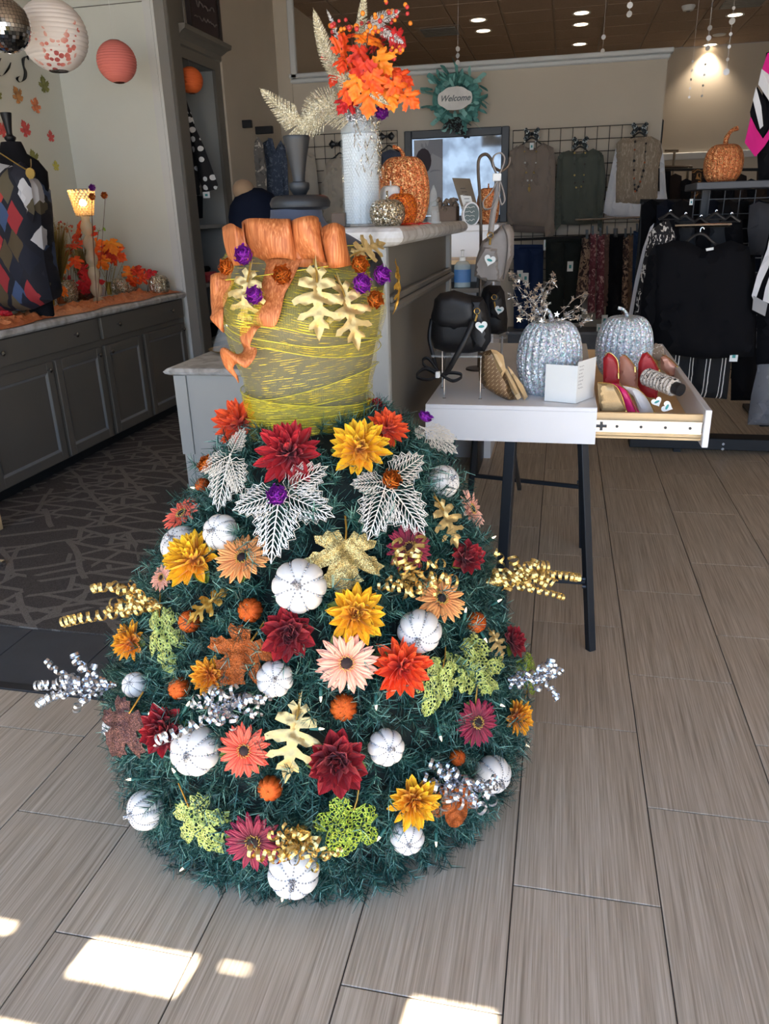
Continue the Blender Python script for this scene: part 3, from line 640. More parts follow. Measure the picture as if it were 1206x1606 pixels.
band(lambda t: .995-.012*sn(t), lambda t: .905+.008*sn(t*2), .014, M_mesh2)
band(lambda t: .955+.015*sn(t+.5), lambda t: .862, .018, M_mesh)
# bronze ribbon: ruffled collar and tails
def bronze():
    m, n = newm('bronze_ribbon', (196, 116, 62), .5, .15); z = n.a('ShaderNodeTexNoise', i_Scale=1.0, i_Detail=3.0); n.l(n.co(scale=(300, 300, 14)), z.inputs['Vector'])
    n.l(n.ramp(z.outputs[0], [(.35, lin((160, 86, 42))), (.55, lin((190, 112, 62))), (.78, lin((220, 156, 102)))]), n.b.inputs['Base Color']); n.bump(z.outputs[0], .25, .0006); return m
M_rib = bronze()
rb = thing('bronze_ribbon', 'wide crinkled bronze ribbon pleated round the shoulders with tails hanging down the left', 'ribbon', (TXc, TYc-.1, 1.25))
ctr = lambda x, Y: aty(x, 372, Y)
path = []
xs_ = [(354, 1.585), (362, 1.555), (372, 1.535), (382, 1.54), (388, 1.545), (384, 1.56), (392, 1.55), (404, 1.53), (424, 1.515), (446, 1.512), (458, 1.518), (464, 1.532), (456, 1.545), (462, 1.53), (472, 1.51), (488, 1.503), (500, 1.51), (506, 1.524), (498, 1.54), (506, 1.53), (516, 1.515), (530, 1.515), (541, 1.53), (546, 1.55), (538, 1.57)]
path = smoothpath([ctr(x, Y) for x, Y in xs_], 5); nP = len(path)
q = M()
for i, p in enumerate(path):
    f = i/nP; hgt = .080-.012*abs(f-.5)+.006*sn(f*31); zc = p.z-.012+.004*sn(f*23)+(.006 if .15 < f < .8 else -.006); out = .014*sn(f*40)
    for j in range(7): v = j/6-.5; q.v.append(V((p.x-.012*v, p.y-.01*cs(v*3)+out*v, zc+hgt*v)))
for i in range(nP-1):
    for j in range(6): q.f.append((i*7+j, i*7+j+1, (i+1)*7+j+1, (i+1)*7+j)); q.mi.append(0)
o = q.build('ruffle', M_rib, rb, True); o.modifiers.new('th', 'SOLIDIFY').thickness = .0012
q = M(); p2 = smoothpath([aty(370, 385, 1.60), aty(400, 400, 1.545), aty(450, 396, 1.53), aty(500, 400, 1.53), aty(540, 398, 1.56)], 8)
for i, p in enumerate(p2):
    for j in range(5): v = j/4-.5; q.v.append(V((p.x, p.y+.008*sn(i*.9), p.z+.05*v)))
for i in range(len(p2)-1):
    for j in range(4): q.f.append((i*5+j, i*5+j+1, (i+1)*5+j+1, (i+1)*5+j)); q.mi.append(0)
o = q.build('under_ruffle', M_rib, rb, True); o.modifiers.new('th', 'SOLIDIFY').thickness = .0012
def tail(rows, name='tail'):       # rows: left x,y / right x,y / depth at the left / depth at the right
    q = M(); L = smoothpath([aty(r[0], r[1], r[4]) for r in rows], 6); R_ = smoothpath([aty(r[2], r[3], r[5]) for r in rows], 6)
    for a, b in zip(L, R_):
        for j in range(6): f = j/5; p = a.lerp(b, f); q.v.append(p+V((0, -.004*sn(PI*f), 0)))
    for i in range(len(L)-1):
        for j in range(5): q.f.append((i*6+j, i*6+j+1, (i+1)*6+j+1, (i+1)*6+j)); q.mi.append(0)
    o = q.build(name, M_rib, rb, True); o.modifiers.new('th', 'SOLIDIFY').thickness = .0012
tail([(420, 402, 474, 405, 1.53, 1.52), (412, 440, 458, 440, 1.50, 1.495), (402, 470, 446, 462, 1.49, 1.48), (398, 497, 440, 490, 1.47, 1.465), (392, 508, 430, 512, 1.485, 1.46), (385, 497, 412, 512, 1.50, 1.47),
      (378, 500, 402, 518, 1.49, 1.45), (376, 530, 392, 542, 1.47, 1.46), (382, 548, 402, 546, 1.47, 1.46), (372, 555, 400, 560, 1.46, 1.45), (352, 545, 386, 577, 1.45, 1.44), (345, 552, 372, 570, 1.46, 1.45), (352, 575, 366, 578, 1.47, 1.46), (368, 592, 373, 590, 1.47, 1.47), (374, 600, 375, 600, 1.48, 1.48)])
tail([(372, 440, 372, 400, 1.56, 1.56), (356, 462, 356, 424, 1.54, 1.55), (340, 468, 338, 428, 1.53, 1.54), (332, 470, 330, 432, 1.545, 1.55)], 'loop')
tail([(330, 432, 368, 440, 1.55, 1.53), (330, 470, 352, 478, 1.54, 1.51), (332, 490, 350, 486, 1.52, 1.50), (330, 500, 350, 500, 1.51, 1.495), (344, 516, 351, 512, 1.50, 1.50), (350, 522, 352, 521, 1.51, 1.51)])
# ================================================================== ORNAMENT MESHES (unit size, facing +Z)
def petalmesh(name, mats, L=1, W=.3, curl=.2, cup=.15, tip=.8, n=6, mtip=None, rag=0):
    q = M()
    for j in range(n+1):
        t = j/n; wd = W*max(.14, (math.sin(PI*min(1, t**tip*.97+.02))**.55 if t < 1 else .16))*(.5+.5*min(1, t*2.0))
        for i in range(5):
            s_ = (i-2)/2; q.v.append(V((s_*wd+(rag*sn(t*17+i) if 0 < j < n else 0), L*t-(abs(s_)*.03*L), curl*t*t*L+cup*abs(s_)**2*wd*2-.02*cs(s_*6))))
    for j in range(n):
        for i in range(4): q.f.append((j*5+i, j*5+i+1, (j+1)*5+i+1, (j+1)*5+i)); q.mi.append(0)
    return q.mesh(name, mats, True)
def petmat(name, base, tipc, rough=.6):
    if name in MC: return MC[name]
    m, n = newm(name, base, rough); n.b.inputs['Sheen Weight'].default_value = .15
    t = n.a('ShaderNodeTexCoord'); sp = n.a('ShaderNodeSeparateXYZ'); n.l(t.outputs['Object'], sp.inputs[0])
    wv = n.a('ShaderNodeTexNoise', i_Scale=1.0, i_Detail=2.0); mp = n.a('ShaderNodeMapping'); mp.inputs['Scale'].default_value = (30, 3, 3); n.l(t.outputs['Object'], mp.inputs[0]); n.l(mp.outputs[0], wv.inputs['Vector'])
    oi = n.a('ShaderNodeObjectInfo')
    f = n.math('ADD', n.math('ADD', n.math('MULTIPLY', sp.outputs[1], .75), n.math('MULTIPLY', wv.outputs[0], .25)), n.math('MULTIPLY', oi.outputs['Random'], .18))
    n.l(n.ramp(f, [(.15, lin(base)), (.95, lin(tipc))]), n.b.inputs['Base Color']); n.bump(wv.outputs[0], .35, .02)
    n.b.inputs['Subsurface Weight'].default_value = 0; MC[name] = m; return m
PC = {'orange': ((196, 44, 10), (255, 96, 32)), 'red': ((96, 4, 14), (196, 16, 34)), 'yellow': ((226, 130, 4), (255, 206, 24)), 'coral': ((206, 60, 34), (250, 110, 84)), 'peach': ((228, 130, 66), (250, 178, 104)), 'blush': ((226, 140, 112), (250, 194, 170)), 'wine': ((74, 4, 28), (158, 18, 62)), 'darkred': ((70, 2, 10), (172, 10, 28)), 'flame': ((214, 40, 8), (255, 92, 24)), 'gold_or': ((226, 120, 4), (250, 178, 20))}
PM = {}
def pm(kind, col):
    k = (kind, col)
    if k not in PM:
        m = petmat('petal_'+col, *PC[col])
        PM[k] = {'mum': lambda: petalmesh('petal', m, 1, .165, .24, .35, 1.25), 'broad': lambda: petalmesh('petal', m, 1, .25, .34, .35, 1.5, rag=.03), 'daisy': lambda: petalmesh('petal', m, 1, .13, -.10, .1, 1.3)}[kind]()
    return PM[k]
def frame_for(p, n, spin=0, tilt=None):
    n = (V(n).normalized()+(CAM-V(p)).normalized()*.4).normalized()
    if tilt is not None: n = (n+V(tilt)).normalized()
    return Tr(*p) @ n.to_track_quat('Z', 'Y').to_matrix().to_4x4() @ Rz(spin)
M_leafg = solid('silk_leaf_green', (92, 110, 34), .6)
sepal = petalmesh('sepal', M_leafg, 1, .3, .1, .1)
def px_size(p): return (V(p)-CAM).dot(RM @ V((0, 0, -1)))/F
GENERIC = {}
def calyx(t):
    for k in range(2): place(sepal, 'leaf', t, Rz(2.6*k+jit(.5)) @ Rx(-.15) @ Sc(.95))
def mum(label, px, py, r, col, kind='mum', fn=None, tilt=None, group='silk chrysanthemums pinned on the fir skirt', off=None):
    p, n = (fn or hull)(px, py, .0)if fn is None else fn(px, py)
    R_ = r*px_size(p); p = p+n*(.012 if off is None else off); t = thing('silk_'+('dahlia' if kind == 'broad' else 'chrysanthemum'), label, 'flower', group=group, T=frame_for(p, n, jit(3), tilt) @ Sc(R_*1.21))
    me = pm(kind, col)
    rows = [(14, -.02, 1.0, 0), (13, .24, .96, .04), (12, .50, .88, .09), (11, .80, .78, .13), (8, 1.12, .66, .16), (5, 1.4, .5, .2)] if kind == 'mum' else [(11, -.05, 1.0, 0), (10, .28, .92, .05), (9, .58, .84, .1), (8, .9, .74, .14), (6, 1.25, .6, .18)]
    for n_, el, L, z in rows:
        a0 = jit(3)
        for k in range(n_): place(me, 'petal', t, Tr(0, 0, z) @ Rz(a0+2*PI*k/n_+jit(.12)) @ Ry(jit(.25)) @ Rx(el+jit(.16)) @ Sc(L*random.uniform(.86, 1.08)))
    calyx(t); return t
M_seed = solid('flower_eye_dark', (36, 18, 20), .8); M_sta = solid('stamen_yellow', (214, 186, 90), .6)
q = M(); q.lathe([(.001, .13), (.10, .12), (.17, .08), (.19, .02), (.16, -.03)], 18); EYE = q.mesh('flower_centre', M_seed, True)
q = M()
for k in range(34): a = 2*PI*k/34; r = .20+.03*(k % 3); q.box((r*cs(a)-.012, r*sn(a)-.012, 0), (r*cs(a)+.012, r*sn(a)+.012, .09+.02*(k % 2)))
STA = q.mesh('stamens', M_sta)
def gerbera(label, px, py, r, col, tilt=None, n_=17):
    p, n = hull(px, py); R_ = r*px_size(p); p = p+n*.018
    t = thing('silk_gerbera', label, 'flower', group='silk gerbera daisies pinned on the fir skirt', T=frame_for(p, n, jit(3), tilt) @ Sc(R_*1.21)); me = pm('daisy', col)
    for row, (el, L) in enumerate(((.10, 1.0), (.22, .94))):
        m_ = n_-row*3; a0 = jit(3)
        for k in range(m_): place(me, 'petal', t, Tr(0, 0, .02*row) @ Rz(a0+2*PI*k/m_+jit(.06)) @ Rx(el+jit(.07)) @ Tr(0, .08, 0) @ Sc(L*.93*random.uniform(.93, 1.04)))
    place(EYE, 'flower_centre', t, Tr(0, 0, .03)); o = place(STA, 'stamens', t, Tr(0, 0, .04)); o['kind'] = 'stuff'; calyx(t); return t
GLM = {'purple': glitter('glitter_purple', (120, 22, 160), (196, 70, 220), 120, .5, .35), 'copper': glitter('glitter_copper', (196, 88, 20), (246, 140, 50), 120, .6, .35), 'orange': glitter('glitter_orange', (176, 62, 12), (240, 116, 40), 120, .6), 'gold': glitter('glitter_gold', (160, 142, 92), (222, 206, 150), 130), 'rust': glitter('glitter_rust', (140, 68, 24), (204, 112, 52), 130, .6), 'brown': glitter('glitter_brown', (62, 38, 36), (116, 80, 76), 130, .6), 'lime': glitter('glitter_lime', (150, 170, 40), (206, 224, 90), 130, .45), 'champ': glitter('glitter_champagne', (176, 160, 128), (250, 240, 214), 330), 'white': glitter('glitter_rhinestone', (150, 154, 162), (222, 226, 232), 40, .7)}
def rosepet(mat):
    q = M()
    for j in range(5):
        t = j/4
        for i in range(7):
            a = (i-3)/3*1.05; rr = .16+.30*t; q.v.append(V((sn(a)*rr*1.15, -cs(a)*rr*.55+.25*t*t, .42*t-.06*abs(a)*t+.05*(t > .9)*sn(i*2.1)-.10*t*t)))
    for j in range(4):
        for i in range(6): q.f.append((j*7+i, j*7+i+1, (j+1)*7+i+1, (j+1)*7+i)); q.mi.append(0)
    return q.mesh('petal', mat, True)
RP = {}
def rose(label, px, py, r, col, fn=None, group='glittered roses on the fir skirt', tilt=None):
    p, n = hull(px, py) if fn is None else fn(px, py); R_ = r*px_size(p); p = p+n*(.034 if fn is None else .012)
    t = thing('glitter_rose', label, 'flower', group=group, T=frame_for(p, n, jit(3), tilt) @ Sc(R_*1.5))
    if col not in RP: RP[col] = rosepet(GLM[col])
    for n_, s_, sp, z, lean in ((2, .5, .02, .22, -.3), (3, .7, .07, .17, -.05), (4, .9, .12, .1, .2), (5, 1.05, .18, .02, .5), (6, 1.1, .24, -.05, .85)):
        a0 = jit(3)
        for k in range(n_): place(RP[col], 'petal', t, Tr(0, 0, z) @ Rz(a0+2*PI*k/n_) @ Tr(0, -sp, 0) @ Rx(lean+jit(.08)) @ Tr(0, .08, 0) @ Sc(s_))
    q = M(); q.lathe([(.001, -.02), (.12, 0), (.14, .12), (.06, .22), (.001, .24)], 10); place(q.mesh('bud', GLM[col], True), 'bud', t); return t
# pumpkins: lobed shell, rhinestone strands in the grooves, stem
def shellmesh(mat, lobes=8, flat=.82, deep=.13, nu=64, nv=14, dimple=.16):
    q = M()
    def f(u, v):
        a = 2*PI*u; ph = -PI/2+PI*(.5/nv+v*(1-1/nv)); g = 1-deep*(1-abs(sn(a*lobes/2)))**2.2*cs(ph)**.5; r = cs(ph)**.72*g; z = sn(ph)*flat; z -= dimple*flat*math.exp(-(r/.25)**2)*(1 if ph > 0 else -1)
        return V((r*cs(a), r*sn(a), z))
    q.grid(f, nu, nv, closeu=True); q.f.append(tuple(range(nu))); q.f.append(tuple(range(nv*nu, (nv+1)*nu))); q.mi += [0, 0]
    return q.mesh('shell', mat, True)
M_wp = solid('white_velvet', (222, 219, 214), .7, var=.015, sc_=30, bump=.1)
WSH = shellmesh(M_wp)
q = M()
for j in range(19):
    ph = -1.15+j*.142; r = cs(ph)**.72*.925; z = sn(ph)*.82-.13*math.exp(-(r/.25)**2)*(1 if ph > 0 else -1); q.sphere((r, 0, z), .040, 6, 4)
STR = q.mesh('rhinestone_strand', GLM['white'])
q = M(); q.tube([(0, 0, .62), (.02, 0, .8), (.07, .02, .98), (.18, .03, 1.08)], [.17, .12, .095, .11], 8)
for k in range(7): a = 2*PI*k/7; q.tube([(.05*cs(a), .05*sn(a), .74), (.20*cs(a), .20*sn(a), .69), (.31*cs(a), .31*sn(a), .68)], [.07, .055, .02], 5)
STM = q.mesh('stem', GLM['white'], True)
def wpump(label, px, py, r, ax=None, fn=None, scale=1):
    p, n = hull(px, py) if fn is None else fn(px, py); R_ = r*px_size(p); p = p+n*R_*.25; d = (CAM-p).normalized()
    n = n if ax is None else (RM @ V((ax[0], ax[1], ax[2])))
    t = thing('white_pumpkin', label, 'pumpkin', group='white pumpkins with rhinestone strands on the fir skirt', T=frame_for(p, n, jit(3)) @ Sc(R_))
    place(WSH, 'shell', t); place(STM, 'stem', t)
    for k in range(8): o = place(STR, 'rhinestone_strand', t, Rz(2*PI*k/8)); o['kind'] = 'stuff'
    return t
OSH = shellmesh(GLM['orange'], 10, .88, .13, 50, 12); q = M(); q.tube([(0, 0, .7), (.02, 0, .86), (.06, .02, .96)], [.07, .05, .06], 6); OST = q.mesh('stem', GLM['copper'], True)
def opump(label, px, py, r, ax=None):
    p, n = hull(px, py); R_ = r*px_size(p); p = p+n*R_*.2; n = n if ax is None else RM @ V(ax)
    t = thing('mini_orange_pumpkin', label, 'pumpkin', group='small orange glitter pumpkins on the fir skirt', T=frame_for(p, n, jit(3)) @ Sc(R_)); place(OSH, 'shell', t); place(OST, 'stem', t)
# leaves
def maple():
    half = [(0, -.32), (.05, -.33), (.16, -.52), (.30, -.44), (.40, -.50), (.48, -.36), (.66, -.34), (.62, -.18), (.40, -.08), (.52, .02), (.66, .02), (.72, .14), (.88, .22), (.76, .34), (.80, .46), (.60, .42), (.46, .38), (.30, .30), (.34, .48), (.46, .58), (.34, .66), (.30, .80), (.16, .82), (0, 1.02)]
    return [(x, y) for x, y in half]+[(-x, y) for x, y in reversed(half[1:-1])]
def oak():
    half = [(0, -.95), (.03, -.60), (.14, -.70), (.24, -.58), (.13, -.47), (.10, -.40), (.24, -.44), (.40, -.40), (.44, -.24), (.30, -.20), (.10, -.16), (.09, -.10), (.30, -.06), (.50, .02), (.60, .10), (.55, .22), (.42, .16), (.30, .22), (.12, .16), (.10, .24), (.26, .36), (.42, .40), (.50, .54), (.36, .56), (.28, .50), (.12, .46), (.10, .54), (.22, .66), (.24, .78), (.12, .76), (.08, .88), (0, 1.05)]
    return [(x, y) for x, y in half]+[(-x, y*.97+.01) for x, y in reversed(half[1:-1])]
def grape():
    half = [(0, -.30), (.20, -.52), (.45, -.50), (.60, -.30), (.50, -.10), (.72, .02), (.80, .28), (.62, .46), (.40, .36), (.36, .62), (.22, .84), (0, .95)]
    return [(x, y) for x, y in half]+[(-x, y) for x, y in reversed(half[1:-1])]
LC = {}
def leafmesh(kind, mat, name='blade', th=.02, bend=.25, rib=.035):
    k = (kind, mat.name, bend)
    if k in LC: return LC[k]
    poly = {'maple': maple, 'oak': oak, 'grape': grape}[kind](); P, Fs, pl = fill(poly, .062); q = M(); vs_ = []
    for s_ in (0, 1):
        for x, y in P:
            e = edist(pl, x, y); z = -bend*(x*x*.8+max(0, y)**2*.9+.25*min(0, y)**2)+.05*sn(x*9+y*5)*min(1, e*6)-rib*math.exp(-(x/.05)**2)
            yy = abs(x)*1.1; z += rib*.9*sn((y-yy*.8)*16)*min(1, e*8)
            vs_.append(V((x, y, z-(th if s_ else 0))))
    n = len(P); q.add(vs_, list(Fs)+[tuple(i+n for i in reversed(f)) for f in Fs])
    bd = {}
    for f in Fs:
        for a, b in zip(f, f[1:]+f[:1]): bd[(a, b)] = 1
    for (a, b) in list(bd):
        if (b, a) not in bd: q.f.append((a, a+n, b+n, b)); q.mi.append(0)
    LC[k] = q.mesh(name, mat, True); return LC[k]
def lace(name, rgb, rgb2, scale, thr):
    if name in MC: return MC[name]
    m = glitter('t_'+name, rgb, rgb2, 130, .4); m.name = name; n = NT(m); v = n.a('ShaderNodeTexVoronoi', i_Scale=float(scale), feature='DISTANCE_TO_EDGE'); n.l(n.co(), v.inputs['Vector'])
    n.l(n.math('LESS_THAN', v.outputs['Distance'], thr), n.b.inputs['Alpha']); MC[name] = m; return m
M_lace = lace('lime_lace', (120, 160, 30), (206, 226, 96), 11, .10); M_lace2 = lace('pale_lime_lace', (168, 190, 84), (226, 238, 150), 12, .14)
M_goldl = solid('gold_foil_leaf', (190, 166, 112), .36, .65, var=.2, sc_=5, bump=.15); M_goldd = solid('gold_foil_leaf_dark', (160, 122, 46), .36, .6, var=.2, sc_=5)
q = M(); q.tube([(0, -.3, 0), (0, -.55, -.03), (.04, -.85, -.12)], .022, 6); STK = q.mesh('stalk', M_goldd, True)
def leaf(label, px, py, r, ang, kind, mat, fn=None, tilt=None, group='large picked leaves on the fir skirt', name='glitter_leaf', off=.02, bend=.25, wide=1):
    """ang: direction of the leaf tip in the picture, degrees, 0 = up, clockwise"""
    p, n = hull(px, py) if fn is None else fn(px, py); R_ = r*px_size(p); p = p+n*off
    n = (n+(CAM-p).normalized()*.55).normalized()
    if tilt is not None: n = (n+V(tilt)).normalized()
    up = RM @ V((sn(math.radians(ang)), cs(math.radians(ang)), 0)); up = (up-n*up.dot(n)).normalized(); xx = up.cross(n)
    T = Matrix((( xx.x, up.x, n.x, p.x), (xx.y, up.y, n.y, p.y), (xx.z, up.z, n.z, p.z), (0, 0, 0, 1)))
    t = thing(name, label, 'leaf', group=group, T=T @ Sc(R_*wide*1.22, R_*1.18, R_*1.18)); place(leafmesh(kind, mat, bend=bend), 'blade', t); place(STK, 'stalk', t); return t
# skeleton leaf: only veins
def skel():
    q = M(); W = .0105
    poly = [(0, 1.0), (.10, .80), (.22, .84), (.22, .62), (.40, .62), (.36, .42), (.54, .36), (.46, .18), (.60, .06), (.48, -.10), (.54, -.26), (.34, -.34), (.24, -.50), (0, -.5)]
    R_ = poly+[(-x, y) for x, y in reversed(poly[1:-1])]; zf = lambda x, y: -.18*x*x-.12*max(0, y)**2
    L = lambda pts, w=W: q.tube([(x, y, zf(x, y)) for x, y in pts], w, 4)
    q.tube([(x, y, zf(x, y)) for x, y in R_], W*1.1, 4, closed=True); L([(0, -.8), (0, -.5), (0, 0), (0, .5), (0, 1)], W*2)
    def grow(x, y, a, ln, lv, s_):
        st = .055; pts = [(x, y)]; d = 0
        while d < ln:
            nx, ny = x+s_*sn(a)*st, y+cs(a)*st
            if not inside(R_, nx, ny): break
            x, y = nx, ny; pts.append((x, y)); d += st; a -= .035
        if len(pts) > 1: L(pts, W*(1.15, 1.0, .85, .85)[lv])
        if d >= ln and lv < 3: grow(x, y, a+.24, .13, lv+1, s_); grow(x, y, a-.26, .15, lv+1, s_)
    for s_ in (-1, 1):
        for k in range(9): grow(0, -.44+.14*k, .98-.045*k, .12, 0, s_)
    return q
M_silv = solid('silver_skeleton', (232, 226, 214), .35, .3, var=.1, sc_=6); SK = skel().mesh('vein_net', M_silv)
def skeleton(label, px, py, leaves, fn=None):
    p, n = hull(px, py, 0); p = p+n*.02; t = thing('skeleton_leaf_spray', label, 'leaf spray', loc=p, group='silver skeleton leaf sprays on the fir skirt')
    for ang, r in leaves:
        R_ = 1.3*r*px_size(p); nn = (n+(CAM-p).normalized()*.5+V((jit(.15), 0, jit(.1)))).normalized(); up = RM @ V((sn(math.radians(ang)), cs(math.radians(ang)), 0)); up = (up-nn*up.dot(nn)).normalized(); xx = up.cross(nn); o_ = up*R_*.72+nn*.006
        T = Matrix(((xx.x, up.x, nn.x, o_.x), (xx.y, up.y, nn.y, o_.y), (xx.z, up.z, nn.z, o_.z), (0, 0, 0, 1))) @ Sc(R_); place(SK, 'skeleton_leaf', t, T)
    return t
# corkscrew ribbons
def curl(q, a, b, turns, r, w_, droop=0, spread=0):
    a, b = V(a), V(b); d = b-a; L = d.length; u = d.normalized(); x = u.orthogonal().normalized(); y = u.cross(x); N = int(turns*11); pts = []; wv = []
    ph = random.random()*6
    for i in range(N+1):
        f = i/N; an = ph+2*PI*turns*f; c = a+d*f+V((0, 0, -droop*f*f)); rr = r*(.5+.5*min(1, f*4)); pts.append(c+(x*cs(an)+y*sn(an))*rr); wv.append((u*.94+(x*cs(an+.8)+y*sn(an+.8))*.2))
    q.strip(pts, wv, w_)
M_gcurl = solid('gold_curl', (212, 184, 116), .25, .8, var=.2, sc_=50); M_scurl = solid('silver_curl', (196, 200, 208), .18, .85, var=.12, sc_=50)
def curly(label, px, py, tips, mat, Y=None):
    p, n = hull(px, py); p = p+n*.02; t = thing('curly_ribbon_pick', label, 'ribbon pick', loc=p, group=('gold' if mat is M_gcurl else 'silver')+' corkscrew ribbon picks on the fir skirt')
    s_ = px_size(p)
    for i, tp in enumerate(list(tips)+[(px+(a-px)*random.uniform(.4, .75)+jit(12), py+(b-py)*random.uniform(.4, .75)+jit(12)) for a, b in tips[::3]]):
        tx, ty, dn = (*tp, random.uniform(.02, .05))[:3]; v = RM @ V(((tx-px)*s_, -(ty-py)*s_, 0)); b = p+v+n*dn
        v2 = v.cross(n).normalized()*jit(.02)+n*.02; path = smoothpath([p, p+v*.35+n*dn*.4+v2, p+v*.72+n*dn*.9+v2*.6, b], 10); q = M(); L = v.length
        r = random.uniform(.0075, .0125); turns = max(2.5, L/random.uniform(.014, .02)); N = int(turns*12); ph = random.random()*6; pts = []; wv = []; up = n.orthogonal().normalized()
        for k in range(N+1):
            f = k/N; x_ = f*(len(path)-1); i0 = min(int(x_), len(path)-2); c = path[i0].lerp(path[i0+1], x_-i0); u = (path[i0+1]-path[i0]).normalized(); up = (up-u*up.dot(u)).normalized(); y = u.cross(up); an = ph+2*PI*turns*f
            rr = r*(.45+.55*min(1, f*5)); pts.append(c+(up*cs(an)+y*sn(an))*rr); wv.append(u*.9+(up*sn(an)-y*cs(an))*.25)
        q.strip(pts, wv, random.uniform(.0055, .0075)); q.build('curl', mat, t, True)
# ================================================================== ORNAMENTS ON THE SKIRT
W_ = wpump
W_('white pumpkin beside the yellow bloom on the upper left of the skirt, stem facing out', 352, 836, 29)
W_('white pumpkin half hidden behind the yellow bloom at the upper left edge', 291, 858, 32, (-.6, .6, .45))
W_('largest white pumpkin, at the centre under the silver leaves', 471, 919, 43, (0, .05, 1))
W_('white pumpkin right of centre below the peach gerbera, stem at its lower right', 653, 990, 35, (-.15, -.5, .8))
W_('white pumpkin at the upper right edge of the skirt beneath the table', 690, 757, 26, (.75, .2, .5))
W_('white pumpkin in the middle, right of the rust leaf', 433, 1063, 29, (.05, .05, 1))
W_('big white pumpkin on the left next to the dark red bloom', 312, 1173, 39, (-.35, -.05, .9))
W_('white pumpkin right of the lower red dahlia', 603, 1169, 29, (.35, 0, .9))
W_('white pumpkin at the lower right edge behind the silver curls', 766, 1211, 30, (.55, -.35, .6))
W_('white pumpkin at the lower left edge, stem pointing left', 235, 1266, 31, (-.85, -.2, .4))
W_('white pumpkin at the bottom front under the gold curls', 462, 1358, 41, (0, -.25, 1))
W_('white pumpkin under the lower right yellow bloom', 636, 1308, 27, (.1, -.4, .9))
W_('small white pumpkin by the silver curls at the left edge', 216, 1074, 20, (-.4, .3, .6))
W_('small white pumpkin behind the brown glitter leaf at the left edge', 182, 1140, 18, (-.8, -.2, .4))
O_ = opump
O_('orange glitter pumpkin at the upper left edge below the copper rose', 320, 762, 12)
O_('orange glitter pumpkin left of the largest white pumpkin', 394, 957, 20)
O_('orange glitter pumpkin behind the narrow gold leaf on the left', 300, 975, 18)
O_('orange glitter pumpkin left of the silver curls in the middle', 284, 1079, 18)
O_('orange glitter pumpkin below the blush gerbera at the centre', 538, 1108, 22, (0, .1, 1))
O_('orange glitter pumpkin below the coral gerbera', 425, 1234, 20)
O_('orange glitter pumpkin at the right below the gold curls', 743, 976, 17)
O_('orange glitter pumpkin peeking above the lower right silver curls', 716, 1187, 13)
mum('orange chrysanthemum left of the torso waist', 382, 673, 37, 'orange', tilt=(-.1, -.5, .3)); mum('red chrysanthemum in front of the torso waist', 458, 720, 46, 'red', tilt=(0, -.5, .2))
mum('yellow chrysanthemum right of the red one at the torso waist', 563, 712, 40, 'yellow', tilt=(0, -.6, .2)); mum('orange chrysanthemum right of the torso waist', 603, 682, 29, 'orange', tilt=(.3, -.4, .3))
mum('small dark red bloom peeping out behind the right of the waist', 588, 648, 15, 'red'); mum('yellow bloom peeping out behind the left of the waist', 410, 640, 20, 'yellow')
mum('yellow chrysanthemum between the two upper left white pumpkins', 313, 882, 42, 'yellow', tilt=(0, 0, .4)); mum('yellow chrysanthemum above the blush gerbera at the centre', 557, 962, 41, 'yellow')
mum('dark red dahlia under the largest white pumpkin', 455, 993, 36, 'darkred', 'broad'); mum('flame orange chrysanthemum right of the blush gerbera', 623, 1043, 42, 'flame')
mum('dark red dahlia left of the big white pumpkin', 267, 1143, 35, 'darkred', 'broad'); mum('dark red dahlia right of the upright gold oak leaf', 527, 1187, 43, 'darkred', 'broad')
mum('yellow chrysanthemum above the lowest right white pumpkin', 643, 1250, 37, 'yellow'); mum('golden orange chrysanthemum at the left edge below the gold curls', 216, 1007, 27, 'gold_or')
mum('golden orange chrysanthemum behind the rust glitter leaf', 335, 1057, 26, 'gold_or'); mum('red rose like bloom at the upper right left of the gold curls', 723, 878, 25, 'darkred', 'broad', tilt=(0, -.3, .5))
mum('small dark red bloom at the right edge above the silver curls', 793, 1008, 22, 'darkred', 'broad'); mum('golden orange chrysanthemum at the right edge below the silver curls', 801, 1122, 25, 'gold_or')
G_ = gerbera
G_('coral gerbera at the upper left edge', 297, 811, 28, 'coral', (0, .2, .5)); G_('peach gerbera right of the upper left white pumpkin', 388, 877, 37, 'peach', (0, .1, .7))
G_('blush gerbera at the upper right edge below the white pumpkin', 728, 803, 27, 'blush', (.2, 0, .1)); G_('wine red gerbera above the upper gold curls', 633, 860, 32, 'wine')
G_('peach gerbera below the upper gold curls', 682, 940, 35, 'peach', (0, 0, .6)); G_('blush gerbera with a dark eye at the centre of the skirt', 541, 1036, 41, 'blush', (0, -.3, 0))
G_('coral gerbera with a dark eye right of the big white pumpkin', 388, 1173, 35, 'coral'); G_('wine red gerbera under the pale lime leaf on the right', 738, 1130, 32, 'wine')
G_('wine red gerbera at the bottom left of the gold curls', 402, 1310, 39, 'wine'); G_('blush gerbera at the left edge under the yellow bloom', 266, 910, 19, 'blush')
rose('copper glitter rose at the left shoulder of the skirt', 346, 741, 18, 'copper'); rose('purple glitter rose in the middle of the silver leaves', 446, 781, 21, 'purple')
rose('copper glitter rose on the silver leaves under the yellow bloom', 603, 763, 20, 'copper'); rose('purple glitter rose at the right shoulder of the skirt', 655, 677, 15, 'purple')
